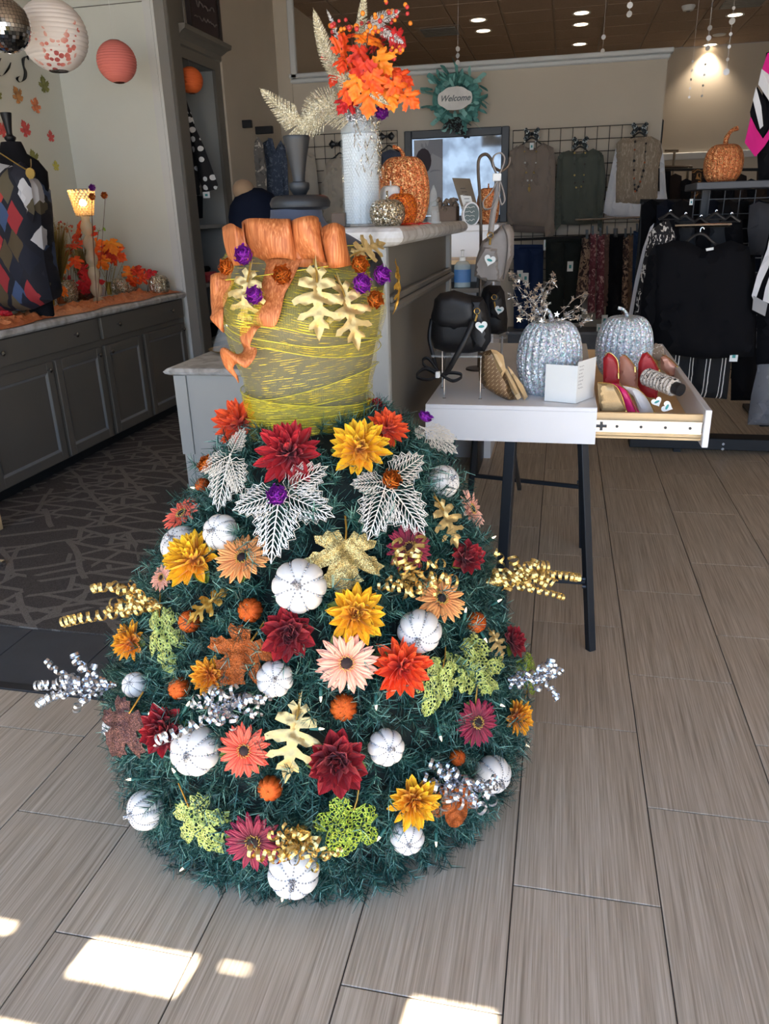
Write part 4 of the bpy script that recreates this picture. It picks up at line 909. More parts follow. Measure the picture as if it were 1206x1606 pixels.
def onbust(off):
    def f(px, py):
        d = ray(px, py).normalized(); best = None
        for i in range(260):
            p = CAM+d*(1.3+i*.002); dx_, dy_ = p.x-TXc, p.y-TYc; z = min(max(p.z, .85), 1.37); th = math.atan2(dx_, -dy_); q_ = TPt(th, z, off); e = (p-q_).length
            if best is None or e < best[0]: best = (e, p, th)
            if math.hypot(dx_, dy_) < math.hypot(q_.x-TXc, q_.y-TYc): return p, V((sn(th), -cs(th), .25)).normalized()
        return best[1], V((sn(best[2]), -cs(best[2]), .25)).normalized()
    return f
ob_ = onbust(.028); gB = 'glittered roses on the torso shoulders'
for l, x, y, r, c in (('purple glitter rose on the left end of the bronze ruffle', 392, 402, 20, 'purple'), ('purple glitter rose below the ruffle on the left gold leaf', 406, 465, 19, 'purple'), ('copper glitter rose at the left shoulder of the torso', 366, 421, 17, 'copper'), ('copper glitter rose left of the big gold oak leaves on the torso', 446, 433, 20, 'copper'),
    ('copper glitter rose at the right end of the bronze ruffle', 557, 417, 18, 'copper'), ('purple glitter rose nearer the middle of the right shoulder cluster', 560, 447, 20, 'purple'), ('purple glitter rose at the right of the right shoulder cluster', 589, 434, 19, 'purple'), ('copper glitter rose lowest in the right shoulder cluster', 580, 472, 18, 'copper')): rose(l, x, y, r, c, ob_, gB, (0, -.4, 0))
gL = 'gold oak leaves on the torso'; ol = onbust(.018)
leaf('big pale gold oak leaf hanging at the middle of the torso', 497, 465, 56, 176, 'oak', M_goldl, ol, group=gL, name='gold_oak_leaf', bend=.12, off=.01)
leaf('pale gold oak leaf right of the middle one, tip pointing down right', 545, 485, 54, 158, 'oak', M_goldl, ol, group=gL, name='gold_oak_leaf', bend=.12, off=.004)
leaf('gold oak leaf folded over the left shoulder of the torso', 388, 460, 46, 195, 'oak', M_goldl, ol, group=gL, name='gold_oak_leaf', bend=.4, off=.006)
leaf('gold oak leaf standing up behind the right end of the ruffle', 563, 394, 34, 60, 'oak', M_goldl, ol, group=gL, name='gold_oak_leaf', bend=.2, tilt=(0, -.3, .5))
leaf('dark gold leaf drooping past the right shoulder of the torso', 612, 450, 36, 168, 'oak', M_goldd, ol, group=gL, name='gold_oak_leaf', bend=.3, wide=.4, tilt=(.6, 0, 0))
gF = 'gold foil oak leaves on the fir skirt'
leaf('upright pale gold oak leaf at the centre below the middle white pumpkin', 463, 1148, 62, 190, 'oak', M_goldl, group=gF, name='gold_oak_leaf', bend=.12)
leaf('gold oak leaf at the upper right above the red rose', 690, 817, 42, 150, 'oak', M_goldl, group=gF, name='gold_oak_leaf', bend=.15)
leaf('narrow gold oak leaf left of the orange pumpkins', 337, 947, 40, 230, 'oak', M_goldd, group=gF, name='gold_oak_leaf', bend=.3, wide=.7, tilt=(0, 0, .4))
leaf('small gold oak leaf behind the red bloom at the right edge', 768, 1010, 26, 150, 'oak', M_goldl, group=gF, name='gold_oak_leaf', bend=.3)
leaf('large gold glitter maple leaf right of the largest white pumpkin', 538, 868, 58, 185, 'maple', GLM['gold'], bend=.15, wide=1.05); leaf('rust glitter maple leaf left of the centre', 388, 1022, 56, 215, 'maple', GLM['rust'], bend=.25)
leaf('brown glitter maple leaf at the left edge below the silver curls', 224, 1128, 58, 215, 'maple', GLM['brown'], bend=.3, wide=.85, off=.045); leaf('rust glitter leaf under the lower right silver curls', 706, 1248, 42, 175, 'grape', GLM['rust'], bend=.2)
leaf('pale lime glitter leaf hanging at the left edge', 264, 992, 62, 165, 'maple', M_lace2, bend=.4, wide=.55); leaf('lime glitter leaf at the lower left', 316, 1276, 60, 150, 'maple', M_lace2, bend=.35, wide=.75)
leaf('left one of the pale lime glitter leaves on the right of the skirt', 680, 1064, 54, 200, 'grape', M_lace2, bend=.3, wide=.65); leaf('right one of the pale lime glitter leaves, large and upright', 737, 1056, 56, 10, 'maple', M_lace2, bend=.2)
leaf('green lace grape leaf at the bottom right of the gold curls', 545, 1280, 56, 200, 'grape', M_lace, bend=.2); leaf('green lace leaf behind the silver curls at the right edge', 818, 1062, 38, 40, 'grape', M_lace, bend=.2)
skeleton('silver skeleton leaf spray at the centre under the red chrysanthemum', 446, 778, ((250, 36), (185, 50), (115, 42), (60, 38))); skeleton('silver skeleton leaf spray under the yellow chrysanthemum', 600, 762, ((200, 44), (145, 46), (55, 36), (262, 26)))
skeleton('silver skeleton leaf spray at the left shoulder under the orange bloom', 375, 722, ((190, 40), (20, 22), (250, 26), (150, 32))); skeleton('silver skeleton leaf spray at the right shoulder of the skirt', 652, 684, ((125, 32), (100, 28), (200, 12)))
curly('gold corkscrew ribbons at the upper middle over the wine gerbera', 633, 905, ((600, 880), (578, 918), (640, 845), (622, 862), (668, 885), (692, 912), (660, 930), (610, 930), (640, 935), (590, 905), (655, 905), (600, 850)), M_gcurl)
curly('gold corkscrew ribbons sticking out to the right of the skirt', 752, 915, ((878, 912), (856, 942), (832, 893), (800, 888), (775, 880), (790, 930), (810, 915), (770, 905), (820, 925), (745, 870), (760, 935)), M_gcurl)
curly('gold corkscrew ribbons sticking out at the left edge', 265, 955, ((137, 985), (186, 934), (212, 925), (235, 930), (215, 955), (240, 945), (225, 968), (250, 925)), M_gcurl)
curly('gold corkscrew ribbons at the bottom above the white pumpkin', 478, 1288, ((400, 1300), (430, 1275), (455, 1262), (485, 1262), (500, 1280), (540, 1300), (520, 1310), (500, 1335), (470, 1310), (450, 1300), (432, 1325), (490, 1300)), M_gcurl)
curly('silver corkscrew ribbons sticking out at the left edge', 195, 1075, ((90, 1108), (102, 1078), (122, 1040), (147, 1028), (178, 1045), (140, 1095), (165, 1115), (150, 1065), (175, 1085), (130, 1065)), M_scurl)
curly('silver corkscrew ribbons in the middle over the golden bloom', 380, 1095, ((330, 1090), (345, 1070), (425, 1115), (440, 1090), (360, 1125), (395, 1070), (415, 1100), (345, 1120), (315, 1098), (385, 1130), (270, 1150)), M_scurl)
curly('silver corkscrew ribbons at the right edge', 785, 1065, ((842, 1050), (838, 1098), (830, 1035), (800, 1085), (820, 1060), (770, 1075), (810, 1045)), M_scurl)
curly('silver corkscrew ribbons at the lower right above the rust leaf', 695, 1215, ((635, 1198), (652, 1180), (680, 1185), (760, 1220), (740, 1235), (725, 1250), (700, 1245), (675, 1250), (720, 1210), (665, 1215), (750, 1200)), M_scurl)
# string lights
M_bulb = emit('warm_bulb', (255, 232, 196), 3); M_sock = solid('socket_green', (30, 92, 84), .5)
q = M(); q.lathe([(.0028, 0), (.003, .004), (.0022, .010), (.0004, .015)], 8); BULB = q.mesh('bulb', M_bulb, True)
q = M(); q.lathe([(.003, -.020), (.0042, -.018), (.0046, -.002), (.0038, .002)], 8); SOCK = q.mesh('socket', M_sock, True); q = M(); q.tube([(0, 0, -.019), (.004, 0, -.035), (.0, .006, -.06)], .0011, 5); WIRE = q.mesh('wire', M_sock)
for x, y, an, lb in ((503, 1088, 180, 'string light bulb left of the centre orange pumpkin'), (586, 1101, 180, 'string light bulb right of the centre orange pumpkin'), (683, 1150, 165, 'string light bulb above the white pumpkin beside the dahlia'), (721, 962, 10, 'string light bulb left of the right hand orange pumpkin'),
    (750, 1000, 150, 'string light bulb just under the right hand orange pumpkin'), (774, 1104, 110, 'string light bulb between wine gerbera and golden bloom'), (814, 1166, 115, 'string light bulb sticking out at the right edge'), (678, 1311, 180, 'string light bulb under the rust leaf at the lower right'), (594, 1302, 215, 'string light bulb between the green lace leaf and lowest right pumpkin'), (301, 1106, 30, 'string light bulb under the left orange pumpkin'),
    (217, 1218, 270, 'string light bulb at the left edge above the lower left pumpkin'), (283, 1208, 330, 'string light bulb below the big white pumpkin'), (296, 1351, 230, 'string light bulb at the bottom left edge'), (499, 1140, 90, 'string light bulb right of the upright gold oak leaf'), (545, 1068, 180, 'string light bulb under the blush gerbera'), (241, 1118, 90, 'string light bulb on the brown glitter leaf'), (316, 770, 285, 'string light bulb at the upper left beside the orange pumpkin'), (770, 945, 60, 'string light bulb under the right gold curls'), (830, 855, 60, 'clear flower shaped bulb at the upper right edge'), (445, 1395, 180, 'string light bulb under the bottom white pumpkin')):
    p, n = hull(x, y) if x != 830 else hull(762, 848); p = p+n*.015; up = RM @ V((sn(math.radians(an)), cs(math.radians(an)), .15)); t = thing('string_light', lb, 'string light', group='string lights in the fir skirt', T=Tr(*p) @ up.to_track_quat('Z', 'Y').to_matrix().to_4x4() @ Sc(.85))
    place(BULB, 'bulb', t); place(SOCK, 'socket', t); place(WIRE, 'wire', t)
# ================================================================== GARMENTS
M_tag = solid('paper_tag', (236, 240, 240), .6, var=.02); M_teal = solid('teal_print', (60, 150, 150), .6); M_hang = solid('hanger_black', (24, 26, 30), .35)
M_velv = solid('ribbon_bow_print', (150, 168, 176), .5)
def hanger(label, px, py, w, Y, hook=26, mat=None, group=None):
    """clothes hanger: px,py is the neck of the hook"""
    p = aty(px, py, Y); s_ = px_size(p); W = w*s_; t = thing('clothes_hanger', label, 'hanger', p, group)
    q = M(); q.tube(smoothpath([p+V((-W/2, 0, -W*.30)), p+V((-W*.25, 0, -W*.16)), p+V((0, 0, -.0)), p+V((W*.25, 0, -W*.16)), p+V((W/2, 0, -W*.30))], 5), .007, 6); q.tube([p+V((-W/2, 0, -W*.30)), p+V((W/2, 0, -W*.30))], .004, 6); q.build('bar', mat or M_hang, t, True)
    q = M(); h = hook*s_; q.tube([p, p+V((0, 0, h*.45))]+[p+V((.45*h*(1-cs(a))*.5-.0, 0, h*.45+.28*h*sn(a))) for a in (.6, 1.2, 1.8, 2.4, 3.0)], .0022, 6); q.build('hook', M_chrome, t, True); return t
def garment(label, cat, Y, parts, name, group=None, step=.03, depth=.045):
    """parts: (part name, pixel outline, material, depth offset towards the viewer, fold)"""
    bx = pxp(parts[0][1], Y); base = V((sum(a for a, b in bx)/len(bx), Y, min(b for a, b in bx))); t = thing(name, label, cat, base, group)
    for i, pt in enumerate(parts):
        nm, ol, mat, dy, fold = pt[:5]; dp = pt[5] if len(pt) > 5 else depth
        q = M(); puff(q, pxp(ol, Y), pY(Y-dy), step if len(pt) < 7 else pt[6], dp, fold, 34, i*3.1); q.build(nm, mat, t, True)
    return t
def slipx(q, px, py, w, h, Y, dy=.06): a = aty(px, py, Y-dy); s_ = px_size(a); q.box((a.x, a.y, a.z-h*s_), (a.x+w*s_, a.y+.002, a.z)); return q
def htag(label, px, py, w, h, Y, name='price_tag', grp='price tags on the hanging clothes'):
    p = aty(px, py, Y); t = thing(name, label, 'tag', p, grp); q = M(); slipx(q, px, py, w, h, Y, 0); q.build('card', M_tag, t); q = M(); s_ = px_size(p); q.box((p.x+w*s_*.3, p.y-.001, p.z-h*s_*.7), (p.x+w*s_*.7, p.y, p.z-h*s_*.35)); q.build('print', M_teal, t); return t
def necklace(label, pts, Y, r, mats, every=1, pend=None):
    P = smoothpath([aty(a, b, Y) for a, b in pts], 5); t = thing('bead_necklace', label, 'necklace', P[0]); q = M(); q.tube(P, .0018, 4); q.build('cord', mats[0], t, True); k = 0
    for i in range(0, len(P), every): q = M(); q.sphere(P[i]+V((0, -.006, 0)), r*(.8+.4*random.random()), 7, 5); q.build('bead', mats[1+k % (len(mats)-1)], t, True); k += 1
    if pend: q = M(); a = aty(*pend, Y-.01); q.lathe([(.001, -.03), (.012, -.01), (.012, .012), (.003, .02)], 8, Tr(*a)); q.build('pendant', mats[-1], t, True)
# grid panels on the back wall
M_wire = solid('grid_wire', (36, 37, 40), .4, .4)
def gridpanel(label, x0, x1, z0, z1, Y, step=.1, group='wire grid panels'):
    t = thing('wire_grid_panel', label, 'display grid', ((x0+x1)/2, Y, z0), group)
    nx = int((x1-x0)/step); nz = int((z1-z0)/step)
    for i in range(nx+1): q = M(); x = x0+(x1-x0)*i/nx; q.tube([(x, Y, z0), (x, Y, z1)], .0032, 5); q.build('wire', M_wire, t)
    for i in range(nz+1): q = M(); z = z0+(z1-z0)*i/nz; q.tube([(x0, Y-.004, z), (x1, Y-.004, z)], .0032, 5); q.build('wire', M_wire, t)
    return t
GY = PW-.05
a = aty(805, 200, GY); b = aty(1016, 192, GY); gridpanel('wire grid panel on the back wall behind the three hanging sweaters', a.x, b.x, .75, b.z-.01, GY)
a = aty(445, 214, GY); b = aty(623, 208, GY); gridpanel('wire grid panel on the back wall behind the vase', a.x, b.x, .95, a.z, GY)
SY = GY-.06
taupe = fabric('knit_taupe', (134, 122, 112)); olive = fabric('knit_olive', (78, 84, 76)); beige = fabric('knit_beige', (170, 156, 138)); wht = fabric('cotton_white', (214, 216, 222))
for l, x, y, w in (('clothes hanger of the taupe sweater', 834, 216, 52), ('clothes hanger of the grey green sweater', 910, 230, 52), ('clothes hanger of the beige knit vest', 1003, 208, 46)):
    hanger(l, x, y, w, SY+.01, 14, group='hangers on the wire grid')
    p = aty(x, y-6, SY-.03); t = thing('ribbon_bow', {834: 'printed ribbon bow on the hanger of the taupe sweater', 910: 'printed ribbon bow on the hanger of the grey green sweater', 1003: 'printed ribbon bow on the hanger of the beige vest'}[x], 'bow', p, 'printed ribbon bows on the wire grid')
    for s_ in (-1, 1):
        for zz in (-.5, .5):
            q = M(); puff(q, [(0, 0), (s_*.05, .03+zz*.05), (s_*.075, zz*.07), (s_*.05, -.03+zz*.05)], lambda a, b, d, p=p: (p.x+a, p.y-d, p.z+b), .02, .018); q.build('loop', pattern('bow_print', (140, 160, 168), [(34, 40, 44), (214, 224, 226)], 60, 'blob'), t, True)
    q = M(); q.sphere(p, .016, 8, 6); q.build('knot', M_hang, t, True)
garment('taupe knit sweater hanging leftmost of the three on the wire grid', 'sweater', SY, [
    ('body', [(818, 226), (828, 232), (840, 232), (852, 224), (868, 232), (872, 260), (868, 350), (862, 356), (804, 352), (800, 345), (801, 300), (799, 240)], taupe, .02, .02),
    ('sleeve', [(858, 228), (868, 234), (871, 260), (870, 320), (869, 366), (865, 376), (856, 374), (854, 360), (858, 290)], taupe, .05, .015, .03), ('sleeve', [(812, 228), (800, 238), (797, 270), (796, 340), (800, 352), (806, 350), (808, 290)], taupe, .05, .015, .03),
    ('hem', [(803, 348), (862, 350), (861, 366), (806, 364)], fabric('knit_taupe_dark', (106, 96, 90)), .0, .01, .03)], 'knit_sweater', 'sweaters hanging on the wire grid')
garment('grey green knit sweater hanging in the middle on the wire grid', 'sweater', SY, [
    ('body', [(892, 236), (904, 241), (918, 240), (930, 233), (944, 240), (947, 262), (941, 300), (940, 350), (905, 353), (878, 352), (877, 300), (874, 250), (880, 240)], olive, .02, .02),
    ('sleeve', [(936, 236), (946, 244), (950, 280), (945, 330), (944, 366), (937, 362), (936, 300)], olive, .05, .015, .03), ('sleeve', [(884, 238), (875, 246), (872, 290), (869, 345), (872, 362), (880, 352), (881, 290)], olive, .05, .015, .03)], 'knit_sweater', 'sweaters hanging on the wire grid')
garment('beige cable knit vest over a white shirt at the right end of the wire grid', 'vest', SY, [
    ('shirt_tail', [(950, 300), (1044, 300), (1040, 318), (1043, 336), (1025, 342), (990, 345), (965, 340), (951, 338)], wht, .0, .02, .04),
    ('vest_body', [(976, 216), (986, 218), (1003, 216), (1020, 214), (1035, 222), (1038, 240), (1032, 262), (1030, 318), (1000, 320), (965, 318), (966, 260), (966, 226)], pattern('cable_knit', (164, 150, 132), [(148, 134, 116), (180, 166, 148)], 26, 'blob', stretch=(3, 3, .5)), .04, .015),
    ('sleeve', [(972, 222), (965, 234), (958, 268), (948, 318), (946, 334), (956, 338), (964, 318), (970, 262)], wht, .03, .012, .03), ('sleeve', [(1036, 224), (1041, 250), (1044, 300), (1047, 320), (1042, 324), (1034, 316), (1034, 262)], wht, .03, .012, .03)], 'knit_vest', 'sweaters hanging on the wire grid')
nb = lambda c, n: solid('bead_'+n, c, .3, .1)
necklace('long necklace of pale discs with a gold pendant on the taupe sweater', [(823, 222), (823, 250), (826, 275), (830, 290), (836, 275), (841, 250), (840, 222)], SY-.10, .009, (nb((120, 110, 96), 'cord'), nb((222, 222, 218), 'pale'), nb((190, 160, 100), 'gold')), 3, (830, 296))
necklace('long necklace of gold and dark beads on the grey green sweater', [(901, 240), (901, 270), (902, 290), (907, 296), (914, 288), (916, 270), (918, 240)], SY-.10, .008, (nb((40, 40, 40), 'dark'), nb((206, 180, 110), 'gold2'), nb((60, 54, 50), 'brown')), 3)
necklace('long dark multicolour bead necklace on the beige vest', [(996, 222), (994, 260), (995, 290), (997, 300), (1004, 285), (1010, 262), (1013, 225)], SY-.10, .010, (nb((40, 40, 40), 'dark'), nb((52, 44, 46), 'plum'), nb((196, 110, 70), 'rust'), nb((60, 60, 64), 'slate')), 2)
htag('white paper tag at the neck of the taupe sweater', 831, 224, 6, 10, SY-.1); htag('teal and white tag on the sleeve of the taupe sweater', 853, 374, 9, 18, SY-.09)
# trousers and skirts on the lower rail
p0, p1 = aty(800, 376, SY-.1), aty(1000, 368, SY-.1); t = thing('hanging_rail', 'dark hanging rail below the sweaters on the wire grid', 'rail', p0); q = M(); q.tube([p0, p1], .012, 8); q.build('bar', M_black, t, True)
for x in (p0.x+.05, (p0.x+p1.x)/2, p1.x-.05): q = M(); q.tube([(x, GY, p0.z), (x, p0.y, p0.z)], .008, 6); q.build('bracket', M_black, t)
p0, p1 = aty(902, 345, SY-.3), aty(1004, 341, SY-.3); t = thing('hanging_rail', 'pale steel hanging rail just under the hem of the middle sweater', 'rail', p0); q = M(); q.tube([p0, p1], .010, 8); q.build('bar', M_chrome, t, True)
for x in (p0.x+.03, p1.x-.03): q = M(); q.tube([(x, GY, p0.z), (x, p0.y, p0.z)], .008, 6); q.build('bracket', M_black, t)
denim = fabric('denim_dark', (34, 50, 84)); denim2 = fabric('denim_mid', (44, 62, 92)); blk = fabric('cloth_black', (20, 21, 26)); charc = fabric('trouser_olive_dark', (40, 44, 42))
camo = pattern('print_brown_leaf', (120, 92, 80), [(60, 44, 44), (160, 136, 116), (96, 60, 58)], 20, 'blob'); rosep = pattern('print_rose', (168, 116, 120), [(120, 62, 74), (196, 160, 160)], 22, 'blob')
LY = SY-.02
def pants(label, x0, x1, y0, y1, mat, dy=0, name='trousers', flare=0, legs=True):
    m = (x0+x1)/2; P = [('leg', [(x0, y0), (m+1, y0), (m+1, (y0+y1)/2), (m-1, y1), (x0-flare, y1)], mat, .03+dy, .02, .04), ('leg', [(m-1, y0), (x1, y0), (x1+flare, y1), (m+2, y1), (m-1, (y0+y1)/2)], mat, .03+dy, .02, .04), ('waistband', [(x0, y0-5), (x1, y0-5), (x1, y0+2), (x0, y0+2)], mat, .045+dy, .0, .03)]
    garment(label, 'trousers', LY, P, name, 'trousers hanging under the sweaters')
pants('dark blue jeans with a pale waist label hanging under the taupe sweater', 806, 852, 388, 520, denim, .02); pants('dark green trousers with a hanging tag under the grey green sweater', 856, 912, 378, 505, charc, .04)
def side_pants(label, x, w, y0, y1, mat, k=0, tilt=-6): garment(label, 'trousers', LY-.04*k, [('leg', [(x, y0), (x+w, y0), (x+w+tilt*.6, y1), (x+tilt, y1)], mat, .03, .025, .05), ('clip', [(x+w*.3, y0-12), (x+w*.6, y0-12), (x+w*.6, y0+2), (x+w*.3, y0+2)], M_hang, .05, 0, .01, .02)], 'trousers', 'trousers hanging side on under the sweaters')
side_pants('brown camouflage print trousers under the grey green sweater', 914, 14, 372, 468, camo, 4, -12); side_pants('pink rose print trousers nearer the printed brown pair', 925, 10, 366, 490, rosep, 4, -4); side_pants('second pink rose print trousers beside a black pair', 936, 12, 368, 500, rosep, 3, -2)
side_pants('dusty brown trousers between pink and black pairs', 948, 8, 366, 480, fabric('cloth_mocha', (110, 84, 76)), 3, -2); side_pants('black trousers in the middle of the side hung row', 955, 22, 370, 508, blk, 3, -6); side_pants('brown flower print trousers right of the black pair', 975, 12, 370, 500, camo, 2, -4)
side_pants('brown ribbed trousers right of the flower print pair', 985, 8, 368, 498, fabric('cloth_brown_rib', (112, 88, 70)), 2, -3); side_pants('blue jeans seen side on at the right of the row', 993, 12, 362, 512, denim2, 2, -6); side_pants('grey blue jeans at the right end of the side hung row', 1004, 12, 354, 516, fabric('denim_grey', (70, 82, 98)), 1, -12)
for l, x, y in (('white tag hanging on the green trousers', 890, 410), ('white tag below the rose print trousers', 944, 494), ('white tag below the black trousers', 958, 506), ('pale tag under the brown print trousers', 936, 508), ('white tag on the dark blue jeans, left one', 811, 424), ('white tag on the dark blue jeans, right one', 820, 428)): htag(l, x, y, 9, 15, LY-.25 if y > 480 else LY-.13)
# picture with glass, welcome wreath
pa, pb = aty(638, 212, GY+.03), aty(792, 345, GY+.03); z1_, z0_ = aty(715, 206, GY+.03).z, aty(792, 345, GY+.03).z
t = thing('framed_picture', 'large dark framed glass picture under the welcome wreath with a pale figure on its left', 'picture', (pa.x, GY+.03, z0_))
q = M(); q.box((pa.x+.03, GY+.02, z0_+.03), (pb.x-.03, GY+.04, z1_-.03))
def picmat():
    m, n = newm('picture_glass', (40, 44, 50), .04, .8); z = n.a('ShaderNodeTexNoise', i_Scale=5.0, i_Detail=3.0); n.l(n.co(), z.inputs['Vector']); n.l(n.ramp(z.outputs[0], [(.4, lin((96, 100, 106))), (.62, lin((130, 136, 142)))]), n.b.inputs['Base Color']); return m
q.build('glazing', picmat(), t)
fr = solid('frame_charcoal', (52, 56, 62), .4)
for a, b in (((pa.x-.02, z0_-.02), (pa.x+.05, z1_+.02)), ((pb.x-.05, z0_-.02), (pb.x+.02, z1_+.02)), ((pa.x+.05, z1_-.05), (pb.x-.05, z1_+.02)), ((pa.x+.05, z0_-.02), (pb.x-.05, z0_+.05))): q = M(); q.box((a[0], GY, a[1]), (b[0], GY+.045, b[1]), bev=.006); q.build('frame_side', fr, t)
w0 = pa.x+.07; q = M(); q.box((w0, GY+.012, z0_+.06), (w0+.27, GY+.02, z1_-.06)); q.build('print', pattern('photo_print', (170, 172, 178), [(176, 178, 184), (150, 152, 160)], 4, 'blob'), t)
q = M(); puff(q, [(w0+.09+.075*cs(a), z1_-.24+.11*sn(a)) for a in np.linspace(0, 5.9, 14)], lambda a, b, d: (a, GY+.011-d*.2, b), .03, .01); q.build('dark_curls', solid('picture_hair', (66, 58, 66), .8), t, True)
wc = aty(717, 158, GY); wr = thing('welcome_wreath', 'round teal ribbon mesh wreath with a white welcome sign and a leopard bow', 'wreath', (wc.x, GY-.05, wc.z-.25))
tealm = solid('teal_mesh_ribbon', (92, 152, 146), .5, var=.3, sc_=30); tealp = solid('teal_pale_ribbon', (150, 206, 200), .4, var=.1)
for k in range(88):
    a = random.random()*2*PI; r = .05+.18*random.random()**.6; q = M(); c = V((wc.x+r*cs(a), GY-.06-.03*random.random(), wc.z+r*sn(a)*1.05)); d = V((cs(a+jit(.8)), -.5, sn(a+jit(.8)))).normalized(); e = V((jit(1), jit(1), jit(1))).normalized()
    L_ = .075+.04*random.random(); q.strip([c, c+d*L_*.4+V((0, -.02, 0)), c+d*L_, c+d*L_*1.1+V((0, .01, 0))], e, [.02, .045, .045, .02]); q.build('ribbon_loop', tealp if k % 3 == 0 else tealm, wr, True)
q = M(); q.tube([(wc.x+.17*cs(a), GY-.05, wc.z+.17*sn(a)) for a in np.linspace(0, 2*PI, 25)[:-1]], .055, 8, closed=True); q.build('ring', tealm, wr, True)
sg = []
for a in np.linspace(0, 2*PI, 33)[:-1]: rx = .145*(1+.07*cs(4*a)); rz = .085*(1+.10*cs(4*a)); sg.append((rx*abs(cs(a))**.6*(1 if cs(a) > 0 else -1), rz*abs(sn(a))**.6*(1 if sn(a) > 0 else -1)))
q = M(); q.prism(sg, lambda a, b, d: (wc.x+a, GY-.15-d, wc.z+b), .012); q.build('sign_board', solid('sign_white', (232, 230, 226), .6), wr)
text3d('Welcome', .068, Tr(wc.x, GY-.165, wc.z) @ Rx(PI/2), 'lettering', solid('letter_grey', (110, 120, 122), .6), wr, shear=.35, offset=.0012)
for k in range(9):
    a = -PI/2+jit(1.3); q = M(); c = V((wc.x+jit(.05), GY-.15, wc.z-.14-.10*random.random())); q.strip([c, c+V((jit(.05), -.03, -.03)), c+V((jit(.08), 0, -.08))], V((1, jit(.5), jit(.5))), [.05, .06, .05]); q.build('bow_loop', pattern('leopard_dark', (60, 56, 58), [(24, 22, 26), (120, 150, 148)], 50, 'blob'), wr, True)
# clothes on the left and on the second grid
navyp = pattern('print_navy', (50, 60, 78), [(96, 106, 120), (36, 42, 58), (120, 128, 138)], 16, 'blob'); cream = fabric('knit_cream', (180, 172, 158)); creamp = pattern('print_cream', (182, 174, 160), [(120, 116, 112), (206, 200, 188)], 9, 'blob')
chamb = pattern('chambray_print', (84, 98, 120), [(66, 78, 98), (110, 122, 140)], 30, 'blob')
YL = 7.0
for l, x0, x1, y, Yv in (('short black straight rail on the left wall above the navy print blouse', 362, 395, 196, 6.9), ('short black straight rail on the left wall above the cream blouse', 380, 428, 206, 7.2)):
    a, b = aty(x0, y, Yv), aty(x1, y, Yv); q = M(); q.box((a.x, Yv-.02, a.z-.03), (b.x, Yv+.02, a.z+.03), bev=.004); one(q, 'face_out_rail', M_black, l, 'rail', 'rails on the left wall')
garment('navy print blouse hanging at the left edge behind the tall cabinet', 'blouse', YL-.05, [('body', [(363, 212), (374, 208), (384, 222), (388, 290), (386, 350), (364, 352)], navyp, .0, .03), ('sleeve', [(376, 212), (386, 230), (388, 300), (380, 310), (378, 240)], navyp, .04, .02, .03)], 'blouse', 'blouses on the left wall')
garment('cream patterned open neck blouse hanging on the left wall', 'blouse', YL+.15, [('body', [(383, 222), (390, 216), (396, 228), (404, 214), (412, 224), (418, 262), (419, 340), (386, 340), (384, 280)], creamp, .0, .03), ('sleeve', [(408, 218), (416, 240), (419, 276), (410, 272), (408, 240)], creamp, .05, .02, .03)], 'blouse', 'blouses on the left wall')
garment('blue grey chambray shirt with open collar hanging on the left wall', 'shirt', YL+.35, [('body', [(412, 224), (424, 217), (432, 234), (440, 220), (448, 232), (453, 300), (452, 345), (418, 345), (414, 280)], chamb, .0, .03), ('collar', [(423, 217), (430, 218), (436, 240), (430, 246)], chamb, .05, .01, .02, .015), ('sleeve', [(444, 226), (453, 250), (456, 310), (448, 314), (444, 250)], chamb, .05, .02, .03)], 'shirt', 'blouses on the left wall')
garment('pale long sleeved top half hidden behind the torso finial', 'top', SY, [('body', [(448, 240), (456, 236), (468, 240), (484, 238), (494, 246), (500, 300), (504, 350), (452, 352), (449, 300)], cream, .0, .03)], 'long_sleeved_top', 'tops on the second wire grid')
garment('cream button front top hanging left of the vase on the wire grid', 'top', SY, [('body', [(518, 250), (530, 247), (540, 249), (552, 247), (566, 254), (570, 300), (572, 352), (508, 352), (509, 300), (511, 258)], cream, .0, .03), ('sleeve', [(512, 256), (506, 290), (505, 345), (514, 348), (516, 290)], cream, .04, .02, .03)], 'long_sleeved_top', 'tops on the second wire grid')
garment('slate blue top behind the orange pumpkin on the wire grid', 'top', SY, [('body', [(598, 240), (612, 234), (630, 240), (638, 260), (640, 330), (598, 330)], fabric('cloth_slate', (70, 78, 98)), .0, .03)], 'long_sleeved_top', 'tops on the second wire grid')
for l, x, y in (('black hanger over the pale top behind the finial', 468, 232), ('black hanger of the cream button front top', 533, 240), ('black hanger of the slate blue top', 610, 228)): hanger(l, x, y, 34, SY+.01, 16, group='hangers on the wire grid')
for l, x, y in (('dark bow on the wire grid behind the finial', 462, 218), ('dark bow on the wire grid left of the vase', 528, 226), ('dark bow on the wire grid behind the silver leaves', 606, 214)):
    p = aty(x, y, SY); t = thing('ribbon_bow', l, 'bow', p, 'dark ribbon bows on the wire grid')
    for s_ in (-1, 1): q = M(); puff(q, [(0, 0), (s_*.05, .04), (s_*.08, 0), (s_*.05, -.04)], lambda a, b, d, p=p: (p.x+a, p.y-d, p.z+b), .02, .018); q.build('loop', M_hang, t, True)
    q = M(); q.sphere(p, .015, 8, 6); q.build('knot', M_hang, t, True)
